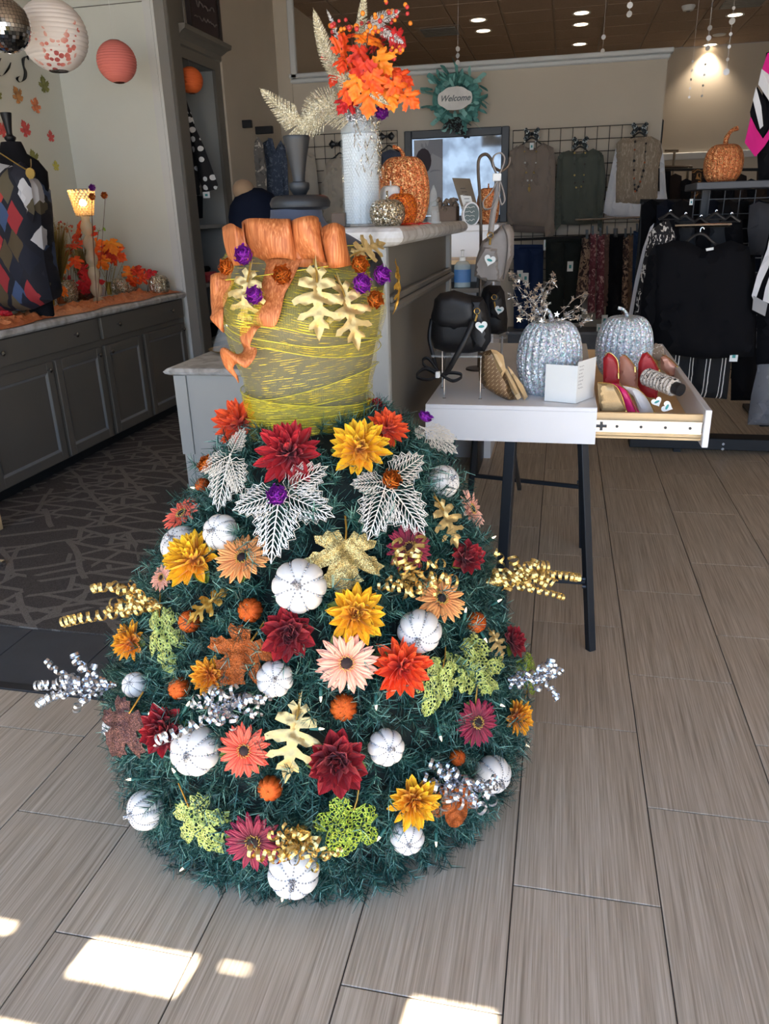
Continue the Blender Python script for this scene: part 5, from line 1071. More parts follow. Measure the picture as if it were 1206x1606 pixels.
# folded cap and dark blue cushion-like hat stack behind the ruffle
pc = aty(402, 335, 6.0); t = thing('draped_display_form', 'navy draped rounded form with a tan top behind the bronze ruffle', 'display form', (pc.x, 6.0, 0))
q = M(); s_ = px_size(pc); q.lathe([(42*s_, -.9), (44*s_, 0), (40*s_, .08), (28*s_, .16), (12*s_, .20), (.001, .205)], 24, Tr(pc.x, 6.0, pc.z-.02), cap=True); q.build('navy_cloth', fabric('navy_cloth', (24, 32, 52)), t, True)
q = M(); q.sphere(aty(382, 298, 5.95), .085, 16, 10, (1, 1, .9)); q.build('tan_top', fabric('tan_cloth', (176, 148, 120)), t, True)
q = M(); q.cyl((pc.x, 6.0, .0), (pc.x, 6.0, pc.z-.9), .03, 12); q.lathe([(.001, .006), (.18, .008), (.18, .02), (.001, .03)], 20, Tr(pc.x, 6.0, 0)); q.build('stand', M_black, t, True)

a, b = aty(796, 540, GY-.35), aty(1004, 540, GY-.35); t = thing('low_ledge', 'low grey ledge unit under the hanging trousers at the back wall', 'ledge', ((a.x+b.x)/2, GY-.2, 0)); zz = aty(900, 520, GY-.35).z
q = M(); q.box((a.x, GY-.35, .06), (b.x, GY-.02, zz-.03)); q.build('carcass', solid('ledge_grey', (92, 97, 106), .5), t); q = M(); q.box((a.x-.02, GY-.37, zz-.03), (b.x+.02, GY-.02, zz), bev=.004); q.build('top', solid('ledge_grey2', (112, 118, 128), .5), t); q = M(); q.box((a.x+.03, GY-.32, .0), (b.x-.03, GY-.02, .06)); q.build('plinth', M_black, t)
# ================================================================== ON THE SALES DESK
DT = 1.335
def lathe_thing(name, label, cat, x, y, z, parts, group=None, n=28):
    t = thing(name, label, cat, (x, y, z), group)
    for nm, prof, mat in parts: q = M(); q.lathe(prof, n, Tr(x, y, z)); q.build(nm, mat, t, True)
    return t
p = aty(569, 355, 2.36); s_ = px_size(p); vr = 29*s_; vh = 176*s_; vx, vy = p.x, 2.36
M_glass = glass('clear_glass', (225, 236, 240), .03, .22); M_bead = solid('white_bead', (232, 236, 238), .35, var=.02)
vase = thing('glass_vase', 'tall cylindrical glass vase of white beads with a rhinestone band, on the desk', 'vase', (vx, vy, DT))
q = M(); q.lathe([(.001, .002), (vr, .002), (vr, vh), (vr-.003, vh), (vr-.003, .008), (.001, .008)], 40, Tr(vx, vy, DT)); q.build('glass_wall', M_glass, vase, True)
q = M(); q.lathe([(vr+.001, vh-.058), (vr+.0035, vh-.056), (vr+.0035, vh-.002), (vr+.001, vh)], 40, Tr(vx, vy, DT), cap=False); q.build('rhinestone_band', glitter('band_rhinestone', (150, 156, 164), (232, 236, 240), 300, .6, .4), vase, True)
q = M(); bh = vh*.74; br = .0042; k = 0; z = br+.009
while z < bh:
    rr = vr-.004-br; c = int(2*PI*rr/(br*2.02)); o_ = (k % 2)*.5
    for i in range(c): a = 2*PI*(i+o_)/c; q.sphere((vx+rr*cs(a), vy+rr*sn(a), DT+z+jit(.0006)), br, 6, 4)
    z += br*1.76; k += 1
o = q.build('beads', M_bead, vase, True); o['kind'] = 'stuff'; q = M(); q.lathe([(.001, .009), (vr-.0105, .009), (vr-.0105, bh), (.001, bh+.004)], 24, Tr(vx, vy, DT)); q.build('bead_core', M_bead, vase, True)
q = M()
for k in range(90): a = -.6+jit(1.0); z = vh*(.45+.5*random.random()); c = V((vx+(vr+.004)*cs(a), vy-(vr+.004)*abs(sn(a)), DT+z)); q.strip([c, c+V((jit(.012), -.004, -.012-.012*random.random()))], V((1, jit(1), 0)), .002)
o = q.build('tinsel', GLM['champ'], vase); o['kind'] = 'stuff'
def plume(label, pts, w, mat, Y, group='glitter fern plumes in the vase', n=40, back=0):
    P = smoothpath([aty(a, b, Y+dy) for a, b, dy in pts], 10); s_ = px_size(P[0]); t = thing('fern_plume', label, 'plume', P[0], group)
    q = M(); q.tube(P, [.0022*(1-.7*i/len(P)) for i in range(len(P))], 5); q.build('spine', mat, t, True)
    for sd in (-1, 1):
        q = M()
        for i in range(n):
            f = .12+.87*(i+jit(.4))/n; x_ = f*(len(P)-1); k = min(int(x_), len(P)-2); c = P[k].lerp(P[k+1], x_-k); u = (P[k+1]-P[k]).normalized(); sv = u.cross(RM @ V((0, 0, 1))).normalized()*sd
            L = w*s_*math.sin(PI*min(1, f*.8+.22))**.8; d = (sv*.85+u*.62+V((0, jit(.25), jit(.1)))).normalized(); q.strip([c, c+d*L*.5+V((0, -.002, 0)), c+d*L], u, [.0036, .0036, .0012])
        o = q.build('barbs', mat, t); o['kind'] = 'stuff'
M_pl = glitter('plume_champagne', (190, 180, 146), (236, 228, 196), 500, .15, .5); M_pls = glitter('plume_silver', (196, 194, 190), (240, 238, 234), 500, .15, .5)
VY = 2.33
plume('champagne glitter plume arching low to the left of the vase', [(566, 186, 0), (540, 178, -.02), (515, 168, -.04), (492, 178, -.06), (470, 208, -.07)], 34, M_pl, VY, n=90); plume('champagne glitter plume reaching farthest left, tip up', [(520, 178, -.03), (480, 196, -.06), (450, 178, -.08), (407, 138, -.09)], 26, M_pl, VY, n=80)
plume('tall champagne glitter plume standing up left of the maple leaves', [(556, 180, 0), (540, 130, 0), (512, 80, -.02), (491, 12, -.03)], 20, M_pl, VY, n=90); plume('champagne glitter plume at the very top of the arrangement', [(566, 160, .02), (566, 60, .02), (572, -14, .02)], 13, M_pl, VY, n=70)
plume('silver glitter plume leaning right at the top', [(572, 60, 0), (592, 34, 0), (628, 17, -.01)], 14, M_pls, VY, n=50); plume('small silver glitter plume at the upper right', [(590, 40, 0), (610, 55, -.02), (634, 68, -.03)], 10, M_pls, VY, n=26); plume('champagne glitter plume drooping right over the vase rim', [(560, 178, -.02), (540, 118, -.06), (575, 140, -.08), (612, 166, -.09)], 14, M_pl, VY, n=80)
plume('small silver plume sticking up at the upper left', [(552, 150, 0), (530, 60, 0), (512, 14, 0)], 6, M_pls, VY, n=36)
def autumn():
    if 'autumn' in MC: return MC['autumn']
    m, n = newm('autumn_leaf', (230, 90, 20), .6); z = n.a('ShaderNodeTexNoise', i_Scale=2.2, i_Detail=3.0); oi = n.a('ShaderNodeObjectInfo'); f = n.math('ADD', n.math('MULTIPLY', z.outputs[0], .6), n.math('MULTIPLY', oi.outputs['Random'], .5)); n.l(n.co(), z.inputs['Vector'])
    n.l(n.ramp(f, [(.2, lin((176, 20, 18))), (.42, lin((222, 60, 14))), (.62, lin((246, 110, 14))), (.85, lin((252, 160, 40)))]), n.b.inputs['Base Color']); MC['autumn'] = m; return m
M_aut = autumn(); M_stem = solid('stem_brown', (84, 46, 34), .8); AL = leafmesh('maple', M_aut, 'leaf', .01, .35)
def leafspray(label, base, leaves, group, Y, size=26, mat=None, name='maple_leaf_spray'):
    b = aty(*base, Y); t = thing(name, label, 'leaf spray', b, group)
    for (x, y, dy, ang) in leaves:
        p = aty(x, y, Y+dy); s_ = px_size(p); q = M(); q.tube(smoothpath([b, b.lerp(p, .5)+V((jit(.01), jit(.01), .02)), p], 4), .0016, 4); q.build('stem', M_stem, t, True)
        T = Tr(*(p-b)) @ (RM.to_4x4()) @ Rz(-math.radians(ang)) @ Rx(jit(.6)-.2) @ Ry(jit(.6)) @ Sc(size*s_*random.uniform(.85, 1.1)); place(leafmesh('maple', mat or M_aut, 'leaf', .01, .35), 'leaf', t, T)
gA = 'silk maple leaf sprays in the vase'
leafspray('left orange silk maple leaf spray in the vase', (560, 178), [(535, 75, -.03, 20), (540, 95, -.06, 200), (548, 115, -.05, 170), (552, 55, 0, -10), (530, 112, 0, 220), (545, 140, -.06, 190)], gA, VY)
leafspray('middle orange silk maple leaf spray in the vase', (566, 178), [(565, 85, -.08, 175), (570, 110, -.1, 185), (585, 125, -.1, 160), (575, 60, -.04, 10), (595, 95, -.06, 150), (580, 150, -.09, 190), (560, 130, -.09, 200)], gA, VY, 30)
leafspray('right hand orange silk maple leaf spray drooping off the vase', (572, 178), [(600, 75, -.02, 60), (610, 110, -.05, 120), (620, 135, -.08, 150), (640, 152, -.09, 130), (612, 150, -.08, 170), (598, 130, -.06, 140), (628, 120, -.05, 110)], gA, VY)
redl = solid('silk_red_leaf', (190, 30, 34), .6, var=.3, sc_=3)
leafspray('deep red silk leaf spray at the upper right of the vase', (570, 178), [(600, 48, 0, 40), (622, 60, -.02, 100), (590, 70, .02, 0), (545, 160, -.05, 220)], gA, VY, 24, redl)
def berries(label, pts, Y, mats, n=16, R_=22, group='berry sprays in the vase', r=.0055):
    b = aty(*pts[0], Y); e = aty(*pts[-1], Y); t = thing('berry_spray', label, 'berries', b, group); s_ = px_size(e); q = M(); P = smoothpath([aty(a, c, Y) for a, c in pts], 6); q.tube(P, .0015, 4); q.build('stem', M_stem, t, True)
    for k in range(n):
        c = e+RM @ V((jit(R_*s_), jit(R_*s_*.6), jit(.02))); q = M(); q.sphere(c, r*random.uniform(.8, 1.3), 8, 6); q.build('berry', mats[k % len(mats)], t, True)
    q = M()
    for k in range(6): q.tube([e, e+RM @ V((jit(R_*s_), jit(R_*s_*.6), 0))], .0009, 3)
    o = q.build('twigs', M_stem, t); o['kind'] = 'stuff'
M_bo = solid('berry_orange', (240, 140, 40), .3); M_br = solid('berry_red', (200, 60, 60), .3)
berries('orange and red berries at the top right of the vase arrangement', [(575, 170), (590, 60), (622, 20)], VY, [M_bo, M_br]); berries('orange berries in the middle of the vase arrangement', [(570, 170), (575, 80), (578, 38)], VY-.05, [M_bo, M_bo, M_br], 18, 22)
berries('red berries at the upper left of the vase arrangement', [(560, 170), (545, 90), (535, 42)], VY, [M_br, M_bo], 14, 18); berries('red berries at the right of the vase arrangement', [(575, 170), (600, 110), (622, 82)], VY-.04, [M_br, M_bo], 12, 10); berries('dark red berries low on the left over the plume', [(560, 170), (535, 120), (512, 90)], VY, [M_br], 10, 10)
rose('purple glitter rose tucked at the right of the vase rim', 599, 178, 15, 'purple', lambda x, y: (aty(x, y, 2.30), V((.2, -1, .1)).normalized()), 'glittered roses in the vase')
def bigpump(label, cx, yb, w, h, Y, z0, mat, stemm, name, group=None, lobes=16, deep=.05, ribs=True, stem=(0, 0), stemh=.3):
    p = aty(cx, yb, Y); s_ = px_size(p); R_ = w*s_/2; Hh = h*s_/2; t = thing(name, label, 'pumpkin', (p.x, Y, z0), group)
    q = M()
    def f(u, v):
        a = 2*PI*u; ph = -PI/2+PI*(.04+v*.92); g = 1-deep*(1-abs(sn(a*lobes/2)))**1.5; r = cs(ph)**.55*g; z = sn(ph)-.14*math.exp(-(r/.3)**2)*(1 if ph > 0 else -1); return V((r*cs(a)*R_, r*sn(a)*R_, (z+.90)*Hh))
    q.grid(f, lobes*6, 22, closeu=True); N = lobes*6; q.f += [tuple(range(N)), tuple(range(22*N, 23*N))]; q.mi += [0, 0]; q.build('shell', mat, t, True, local=True)
    q = M(); b = V((0, 0, Hh*1.74)); S_ = R_*stemh; q.tube(smoothpath([b, b+V((0, 0, S_*.8)), b+V((stem[0]*S_*.5, 0, S_*1.5)), b+V((stem[0]*S_*1.3, 0, S_*1.75))], 4), [S_*.42]*2+[S_*.26]*4+[S_*.2]*4+[S_*.24]*3, 10); q.build('stem', stemm, t, True, local=True); return t
sequin = lambda nm, a, b, sc_=220: glitter(nm, a, b, sc_*1.5, .3, .35)
M_so = sequin('sequin_copper', (214, 110, 56), (252, 176, 120)); M_so2 = sequin('sequin_orange_dark', (190, 70, 12), (246, 130, 34), 300); M_ch = GLM['champ']
bigpump('large copper glitter pumpkin on the sales desk right of the vase', 634, 352, 80, 104, 2.56, DT, M_so, M_so, 'glitter_pumpkin', stem=(-1, 0), deep=.07)
bigpump('small dark orange glitter pumpkin in front of the large copper one', 630, 353, 50, 50, 2.42, DT, M_so2, M_so2, 'glitter_pumpkin', lobes=10); bigpump('small champagne glitter pumpkin beside the vase on the desk', 608, 354, 56, 42, 2.30, DT, M_ch, M_ch, 'glitter_pumpkin', lobes=10)
bigpump('small plain white pumpkin between vase and copper pumpkin', 614, 352, 40, 62, 2.44, DT, M_wp, M_wp, 'white_gourd', lobes=8)
for i, (x, y, c, l) in enumerate(((640, 354, 'y', 'orange leaf lying in front of the desk pumpkins'), (662, 354, 'r', 'pink red leaf lying right of the desk pumpkins'))):
    p = aty(x, y, 2.33); T = Tr(p.x, 2.33, DT+.006) @ Rz(1+i*2) @ Sc(.035); t = thing('fallen_leaf', l, 'leaf', group='loose leaves on the desk', T=T); place(leafmesh('maple', M_aut if c == 'y' else redl, 'blade', .02, .1), 'blade', t)
# white counter, sanitizer behind the bags
t = thing('white_counter', 'low white counter with open shelf behind the sales desk and grey backpack', 'counter', (-.75, 4.5, 0)); a, b = aty(695, 360, 4.4), aty(768, 360, 4.4); WCZ = a.z+.02
q = M(); q.box((a.x-.6, 4.38, a.z-.012), (b.x+.05, 4.9, a.z+.02), bev=.004); q.build('top', M_white, t)
q = M(); q.box((a.x-.6, 4.42, 0), (b.x, 4.44, a.z-.012)); q.box((b.x, 4.42, 0), (b.x+.03, 4.88, a.z-.012)); q.build('panel', M_white, t)
q = M(); zz = aty(725, 405, 4.3).z; q.box((a.x-.05, 4.1, zz-.02), (b.x-.01, 4.42, zz)); q.build('shelf', M_maple, t); q = M(); zz2 = aty(725, 450, 4.1).z; q.box((a.x-.05, 4.0, zz2-.02), (b.x+.02, 4.42, zz2)); q.build('shelf', M_cab, t)
for e in (0, 1): q = M(); q.box(((a.x, b.x-.03)[e], 4.05, 0), ((a.x, b.x-.03)[e]+.02, 4.42, zz)); q.build('side', M_black, t)
# things on the white counter
p = aty(742, 352, 3.0); mirr = solid('frame_pewter', (132, 124, 112), .35, .6)
t = thing('easel_sign', 'leaning pewter framed sign card on the sales desk', 'sign', (aty(735, 350, 4.46).x, 4.46, WCZ)); 
def quad_box(name, pts, th, mat, parent):   # four corner points, thickness away from the camera
    P = [V(p) for p in pts]; nn = (P[1]-P[0]).cross(P[3]-P[0]).normalized(); nn = nn if nn.dot(P[0]-CAM) > 0 else -nn; q = M(); q.add(P+[p+nn*th for p in P], [(0, 1, 2, 3), (7, 6, 5, 4), (0, 4, 5, 1), (1, 5, 6, 2), (2, 6, 7, 3), (3, 7, 4, 0)]); return q.build(name, mat, parent)
EY = 4.46; fo = [(709, 279), (737, 280), (752, 334), (728, 340)]
quad_box('frame', [aty(a, b, EY+(.06 if i < 2 else 0)) for i, (a, b) in enumerate(fo)], .015, mirr, t); quad_box('card', [aty(a, b, EY-.004+(.06 if i < 2 else 0)) for i, (a, b) in enumerate([(717, 290), (734, 291), (744, 328), (729, 331)])], .004, M_tag, t)
q = M()
for k in range(6): a = aty(722+k*2.0, 296+k*5.4, EY-.008+.045-.008*k); q.box((a.x, a.y-.001, a.z), (a.x+.028, a.y, a.z+.0025))
o = q.build('print_lines', M_hang, t); o['kind'] = 'stuff'; t.location = t.location
q = M(); q.cyl(aty(737, 283, EY+.055), aty(745, 352, EY+.14), .004, 6); q.build('easel_leg', mirr, t)
p = aty(738, 336, 4.42); t = thing('round_sign_stand', 'small round white sign block with lines of pale lettering on the desk', 'sign', (p.x, 4.42, WCZ)); q = M(); s_ = px_size(p); T = Tr(*p) @ Rz(.35) @ Rx(PI/2); q.lathe([(.001, -.02), (18*s_, -.02), (18*s_, .02), (.001, .02)], 28, T @ Sc(.75, 1, 1)); q.build('block', M_white, t, True)
q = M(); q.lathe([(.001, .0205), (15.5*s_, .0205), (15.5*s_, .022), (.001, .022)], 28, T @ Sc(.75, 1, 1)); q.build('face', solid('sign_grey_green', (104, 120, 122), .6), t)
for k in range(4): q = M(); scribble(q, (p.x-.045, 4.42-.032, p.z+.034-.021*k), (1, 0, 0), (0, 0, 1), .07, .005, 12, k, .0015); q.build('pale_lettering', M_tag, t)
for x, yb, w, h, Y, l in ((760, 352, 34, 52, 3.45, 'orange glitter pumpkin behind the easel sign'), (774, 378, 26, 44, 3.9, 'orange pumpkin behind the grey backpack strap')): pass
bigpump('orange glitter pumpkin half hidden behind the easel sign and bag hook', 765, 352, 36, 56, 4.62, WCZ, M_so, M_so, 'glitter_pumpkin', lobes=10)
q = M()
for k in range(60): c = aty(702+jit(16), 322+jit(10), 4.5+jit(.04)); q.sphere(c, .012*random.uniform(.5, 1.2), 6, 4)
one(q, 'dried_flower_posy', solid('dried_brown', (110, 96, 84), .9, var=.4, sc_=60), 'posy of dry brown flower heads on the desk', 'flowers', base=V((aty(702, 345, 4.5).x, 4.5, WCZ)))['kind'] = 'stuff'
q = M(); a = aty(697, 352, 4.5); q.box((a.x-.07, 4.47, WCZ), (a.x+.07, 4.6, WCZ+.10), bev=.004); one(q, 'brown_box', solid('box_brown', (100, 84, 72), .7), 'small brown box under the dry posy on the desk', 'box')
q = M(); a = aty(533, 352, 2.34); q.box((a.x-.02, 2.32, DT), (a.x+.022, 2.38, DT+.04), bev=.002); one(q, 'brown_box', solid('box_brown', (100, 84, 72), .7), 'brown carton with white lid behind the ruffle left of the vase', 'box')
p = aty(680, 352, 2.75); lathe_thing('glass_cone', 'clear faceted glass piece right of the copper pumpkin', 'ornament', p.x, 2.75, DT, [('glass', [(.022, 0), (.020, .03), (.010, .10), (.001, .12)], M_glass), ('foot', [(.001, 0), (.026, 0), (.024, .006), (.001, .008)], M_glass)], n=8)
p = aty(725, 452, 4.08); s_ = px_size(p); X_, Z_ = p.x, zz2
lathe_thing('hand_sanitizer', 'clear pump bottle of hand sanitizer with a blue label behind the black bag', 'bottle', X_, 4.08, Z_, [('bottle', [(.001, 0), (13*s_, .002), (13*s_, 32*s_), (9*s_, 38*s_), (4*s_, 40*s_)], glass('sanitizer_clear', (200, 225, 235), .05, .45)), ('label', [(13.3*s_, 8*s_), (13.3*s_, 27*s_)], solid('label_blue', (70, 120, 180), .4)), ('pump_cap', [(5*s_, 39*s_), (5*s_, 45*s_), (2*s_, 46*s_), (2*s_, 54*s_), (4*s_, 55*s_), (.001, 56*s_)], M_tag)])
# ================================================================== TABLE TOP
TZ = .806; leather = solid('leather_black', (11, 12, 17), .5, bump=.15, sc_=20); leatherg = solid('leather_grey', (136, 130, 126), .45, bump=.15, sc_=20); M_gold = solid('gold_metal', (206, 172, 100), .25, .9)
def heart(label, px, py, r, Y, ang=0, mat=None):
    p = aty(px, py, Y); s_ = px_size(p)*r; t = thing('heart_tag', label, 'tag', p, 'heart shaped paper tags'); pl = [(s_*(16*sn(a)**3)/16, s_*(13*cs(a)-5*cs(2*a)-2*cs(3*a)-cs(4*a))/15) for a in np.linspace(0, 2*PI, 25)[:-1]]
    ca, sa = cs(ang), sn(ang); q = M(); q.prism(pl, lambda a, b, d: (p.x+a*ca-b*sa, Y-d, p.z+a*sa+b*ca), .0015); q.build('card', M_tag, t)
    q = M(); q.prism([(.5*s_*cs(a), .22*s_*sn(a)) for a in np.linspace(0, 2*PI, 13)[:-1]], lambda a, b, d: (p.x+a*ca-b*sa, Y-.002-d, p.z+a*sa+b*ca), .0005); q.build('print', M_teal, t)
def ring(q, c, r, w=.0016, sx=1): q.tube([(c.x+r*sx*cs(a), c.y-.002, c.z+r*sn(a)) for a in np.linspace(0, 2*PI, 17)[:-1]], w, 5, closed=True)
RZ = aty(704, 556, 2.45).z
t = thing('acrylic_riser', 'clear acrylic riser on thin chrome pins under the black saddle bag', 'riser', (-.33, 2.55, TZ)); x0, x1 = aty(678, 556, 2.45).x, aty(757, 556, 2.45).x
q = M(); q.box((x0, 2.43, RZ-.006), (x1, 2.62, RZ)); q.build('plate', glass('acrylic', (220, 228, 232), .05, .3), t)
for x, y in ((x0+.04, 2.44), (x1-.005, 2.44), (x0+.01, 2.60), (x1-.01, 2.60)): q = M(); q.cyl((x, y, TZ), (x, y, RZ-.005), .0018, 8); q.lathe([(.001, 0), (.006, 0), (.006, .002), (.001, .003)], 10, Tr(x, y, TZ)); q.build('pin', M_chrome, t)
BY = 2.50
t = thing('black_saddle_bag', 'black leather saddle bag with gold ring standing on the acrylic riser', 'handbag', (aty(722, 553, BY).x, BY, RZ))
q = M(); puff(q, pxp([(683, 470), (690, 460), (712, 455), (735, 462), (757, 466), (764, 480), (770, 510), (770, 535), (760, 550), (735, 554), (700, 553), (681, 546), (674, 525), (676, 495)], BY), pY(BY), .012, .05, 0, soft=.05); q.build('body', leather, t, True)
q = M(); puff(q, pxp([(684, 468), (692, 459), (714, 455), (738, 462), (750, 468), (752, 500), (738, 512), (715, 516), (692, 512), (680, 500)], BY), pY(BY-.035), .012, .03, 0, soft=.03); q.build('flap', leather, t, True)
q = M(); puff(q, pxp([(740, 466), (760, 466), (766, 500), (771, 530), (762, 548), (745, 545), (738, 520)], BY), pY(BY-.045), .012, .02, 0, soft=.02); q.build('gusset', leather, t, True)
q = M(); ring(q, aty(748, 488, BY-.07), .0085); q.build('ring', M_gold, t, True); q = M(); q.tube([aty(748, 494, BY-.075), aty(745, 504, BY-.08)], .0035, 6); q.build('clasp', M_gold, t, True)
q = M(); q.strip(smoothpath([aty(743, 502, BY-.08), aty(728, 535, BY-.10), aty(712, 565, BY-.10), aty(700, 585, BY-.09), aty(690, 590, BY-.08)], 6), V((1, 0, -.4)), .017); o = q.build('strap', leather, t, True); o.modifiers.new('t', 'SOLIDIFY').thickness = .003
q = M(); q.strip(smoothpath([aty(677, 500, BY-.02), aty(673, 530, BY-.03), aty(680, 560, BY-.04), aty(685, 580, BY-.06)], 6), V((1, 0, 0)), .012); o = q.build('strap', leather, t, True); o.modifiers.new('t', 'SOLIDIFY').thickness = .003
for l_ in ([(688, 588), (668, 578), (655, 585), (654, 592), (672, 596), (690, 590)], [(690, 586), (672, 562), (662, 566), (668, 576), (688, 584)], [(694, 590), (710, 598), (724, 592), (722, 586), (706, 584), (694, 586)]): q = M(); q.strip(smoothpath([aty(a, b, BY-.085) for a, b in l_], 5), V((.1, -.6, 1)), .012); o = q.build('strap_loop', leather, t, True); o.modifiers.new('t', 'SOLIDIFY').thickness = .003
q = M(); a = aty(687, 587, BY-.09); q.box((a.x-.008, a.y-.008, a.z-.011), (a.x+.006, a.y+.008, a.z+.009), bev=.002); q.build('strap_band', M_tag, t)
heart('white heart tag with teal print on the black saddle bag', 755, 512, 9.5, BY-.09, .1)
BY2 = 2.95
t = thing('black_small_bag', 'smaller black leather bag with gold clasp behind the saddle bag', 'handbag', (aty(775, 528, BY2).x, BY2, aty(775, 525, BY2).z)); q = M(); puff(q, pxp([(758, 452), (766, 447), (785, 448), (791, 458), (796, 500), (795, 520), (782, 525), (765, 523), (752, 510), (752, 470)], BY2), pY(BY2), .014, .045, 0, soft=.04); q.build('body', leather, t, True)
q = M(); puff(q, pxp([(768, 453), (786, 453), (790, 475), (788, 500), (770, 498), (766, 475)], BY2), pY(BY2-.04), .014, .015, 0, soft=.015); q.build('gusset', leather, t, True); q = M(); ring(q, aty(775, 466, BY2-.06), .009); q.tube([aty(775, 473, BY2-.06), aty(777, 484, BY2-.06)], .003, 6); q.build('clasp', M_gold, t, True)
heart('white heart tag on the smaller black bag', 783, 486, 7, BY2-.08, -.2)
q = M(); zb = aty(775, 525, BY2).z; xa, xb = aty(754, 525, BY2).x, aty(796, 525, BY2).x; t = thing('acrylic_riser', 'clear acrylic riser under the smaller black bag', 'riser', ((xa+xb)/2, BY2, TZ)); q.box((xa, BY2-.06, zb-.006), (xb, BY2+.08, zb)); q.build('plate', glass('acrylic'), t)
for x in (xa+.02, xb-.02, (xa+xb)/2+.03): q = M(); q.cyl((x, BY2, TZ), (x, BY2, zb-.005), .004, 8); q.build('leg', glass('acrylic_leg', (210, 214, 218), .1, .7), t)
# woven gold clutch
M_wov = pattern('woven_gold', (150, 118, 78), [(226, 204, 160), (196, 164, 116), (208, 184, 140)], 1.0, 'cells', rough=.35); 
def woven():
    m, n = newm('woven_gold_leather', (200, 170, 120), .35, .35); k = n.a('ShaderNodeTexBrick', i_Scale=26.0); n.l(n.co(rot=(PI/2, 0, .8)), k.inputs['Vector']); k.inputs['Color1'].default_value = (*lin((224, 204, 162)), 1); k.inputs['Color2'].default_value = (*lin((196, 166, 120)), 1); k.inputs['Mortar'].default_value = (*lin((110, 84, 56)), 1); k.inputs['Mortar Size'].default_value = .12; n.l(k.outputs[0], n.b.inputs['Base Color']); n.bump(k.outputs['Fac'], -.6, .003); return m
CY_ = 2.44; t = thing('woven_gold_clutch', 'woven gold leather clutch leaning open under the acrylic riser', 'handbag', (aty(785, 628, CY_).x, CY_, TZ)); wov = woven()
for nm, ol, dy, mat in (('back_panel', [(748, 556), (760, 556), (768, 600), (762, 612), (750, 600)], -.03, wov), ('front_panel', [(757, 552), (772, 548), (786, 560), (794, 590), (803, 615), (812, 628), (796, 628), (776, 618), (758, 606), (754, 575)], .0, wov), ('fold', [(770, 546), (780, 548), (790, 556), (794, 578), (788, 590), (780, 575)], .02, solid('gold_leather', (208, 178, 132), .4)), ('fold', [(788, 572), (796, 578), (808, 600), (818, 622), (812, 626), (800, 604)], .015, solid('gold_leather', (208, 178, 132), .4)), ('fold', [(796, 574), (802, 580), (820, 604), (828, 622), (822, 628), (812, 612)], .0, solid('gold_leather', (208, 178, 132), .4))): q = M(); puff(q, pxp(ol, CY_), pY(CY_-dy), .01, .018, 0, soft=.015); q.build(nm, mat, t, True)
# silver pumpkins, tinsel stars, card
M_ir = glitter('sequin_silver', (200, 210, 220), (240, 245, 250), 270, .3, .3, irid=True)
bigpump('silver sequin pumpkin crowned with a tinsel star garland on the white table', 859, 612, 100, 118, 2.56, TZ, M_ir, M_ir, 'silver_pumpkin', 'silver sequin pumpkins on the white table', 26, .09, stem=(-.6, 0), stemh=.28)
bigpump('silver sequin pumpkin at the right behind the drawer of purses', 974, 600, 86, 98, 2.86, TZ, M_ir, M_ir, 'silver_pumpkin', 'silver sequin pumpkins on the white table', 26, .09, stem=(-1, 0), stemh=.24)
M_star = solid('tinsel_silver', (216, 212, 206), .2, .9, var=.3, sc_=200); sp = []
for k in range(5): a = PI/2+2*PI*k/5; sp += [(cs(a), sn(a)), (.42*cs(a+PI/5), .42*sn(a+PI/5))]
q = M(); q.prism(sp, lambda a, b, d: (a, b, d), .06); STAR = q.mesh('star', M_star)
t = thing('tinsel_star_garland', 'silver tinsel star wire garland coiled on the front silver pumpkin', 'garland', aty(852, 505, 2.5))
cps = [[(850, 505), (835, 480), (815, 455), (802, 430), (815, 435), (830, 450)], [(852, 505), (850, 470), (866, 450), (868, 430), (858, 460), (845, 490)], [(855, 508), (880, 490), (900, 470), (922, 460), (908, 480), (885, 492)], [(855, 508), (885, 500), (905, 498), (925, 502), (912, 508)], [(850, 505), (830, 495), (812, 480), (800, 462), (822, 488), (840, 500)], [(848, 505), (842, 480), (835, 462), (846, 450), (855, 475)], [(850, 505), (858, 480), (850, 462), (835, 470), (825, 455)], [(850, 505), (838, 488), (845, 470), (862, 440), (872, 448)], [(855, 506), (890, 498), (912, 484), (926, 500)], [(848, 506), (822, 492), (806, 455), (812, 442)], [(845, 505), (828, 500), (815, 498), (825, 480), (835, 470), (838, 490)]]
for cp in cps:
    P = smoothpath([aty(a, b, 2.53+jit(.05)) for a, b in cp], 8); q = M(); q.tube(P, .0009, 4); wi = q.build('wire', M_star, t, True); b0 = t.location
    for i in range(0, len(P), 2): place(STAR, 'star', t, Tr(*(P[i]-b0+V((jit(.006), jit(.01), jit(.006))))) @ Matrix.Rotation(jit(3), 4, V((jit(1), jit(1), jit(1))).normalized()) @ Sc(random.uniform(.008, .013)))
c0 = [aty(855, 572, 2.44), aty(905, 573, 2.42), aty(904, 628, 2.42), aty(853, 629, 2.44)]; t = thing('folded_card', 'blank white folded card standing open in front of the silver pumpkin', 'card', (c0[0].x, 2.43, TZ)); zf = .8075
ca = V((aty(855, 600, 2.43).x, 2.43)); cb = V((aty(905, 600, 2.40).x, 2.40)); cc = V((aty(932, 600, 2.52).x, 2.50)); hz = aty(880, 572, 2.42).z
quad_box('front_leaf', [(ca.x, ca.y, hz), (cb.x, cb.y, hz), (cb.x, cb.y, zf), (ca.x, ca.y, zf)], .0008, M_tag, t); quad_box('back_leaf', [(cb.x, cb.y, hz+.012), (cc.x, cc.y, hz+.012), (cc.x, cc.y, zf), (cb.x, cb.y, zf)], .0008, M_tag, t)
q = M()
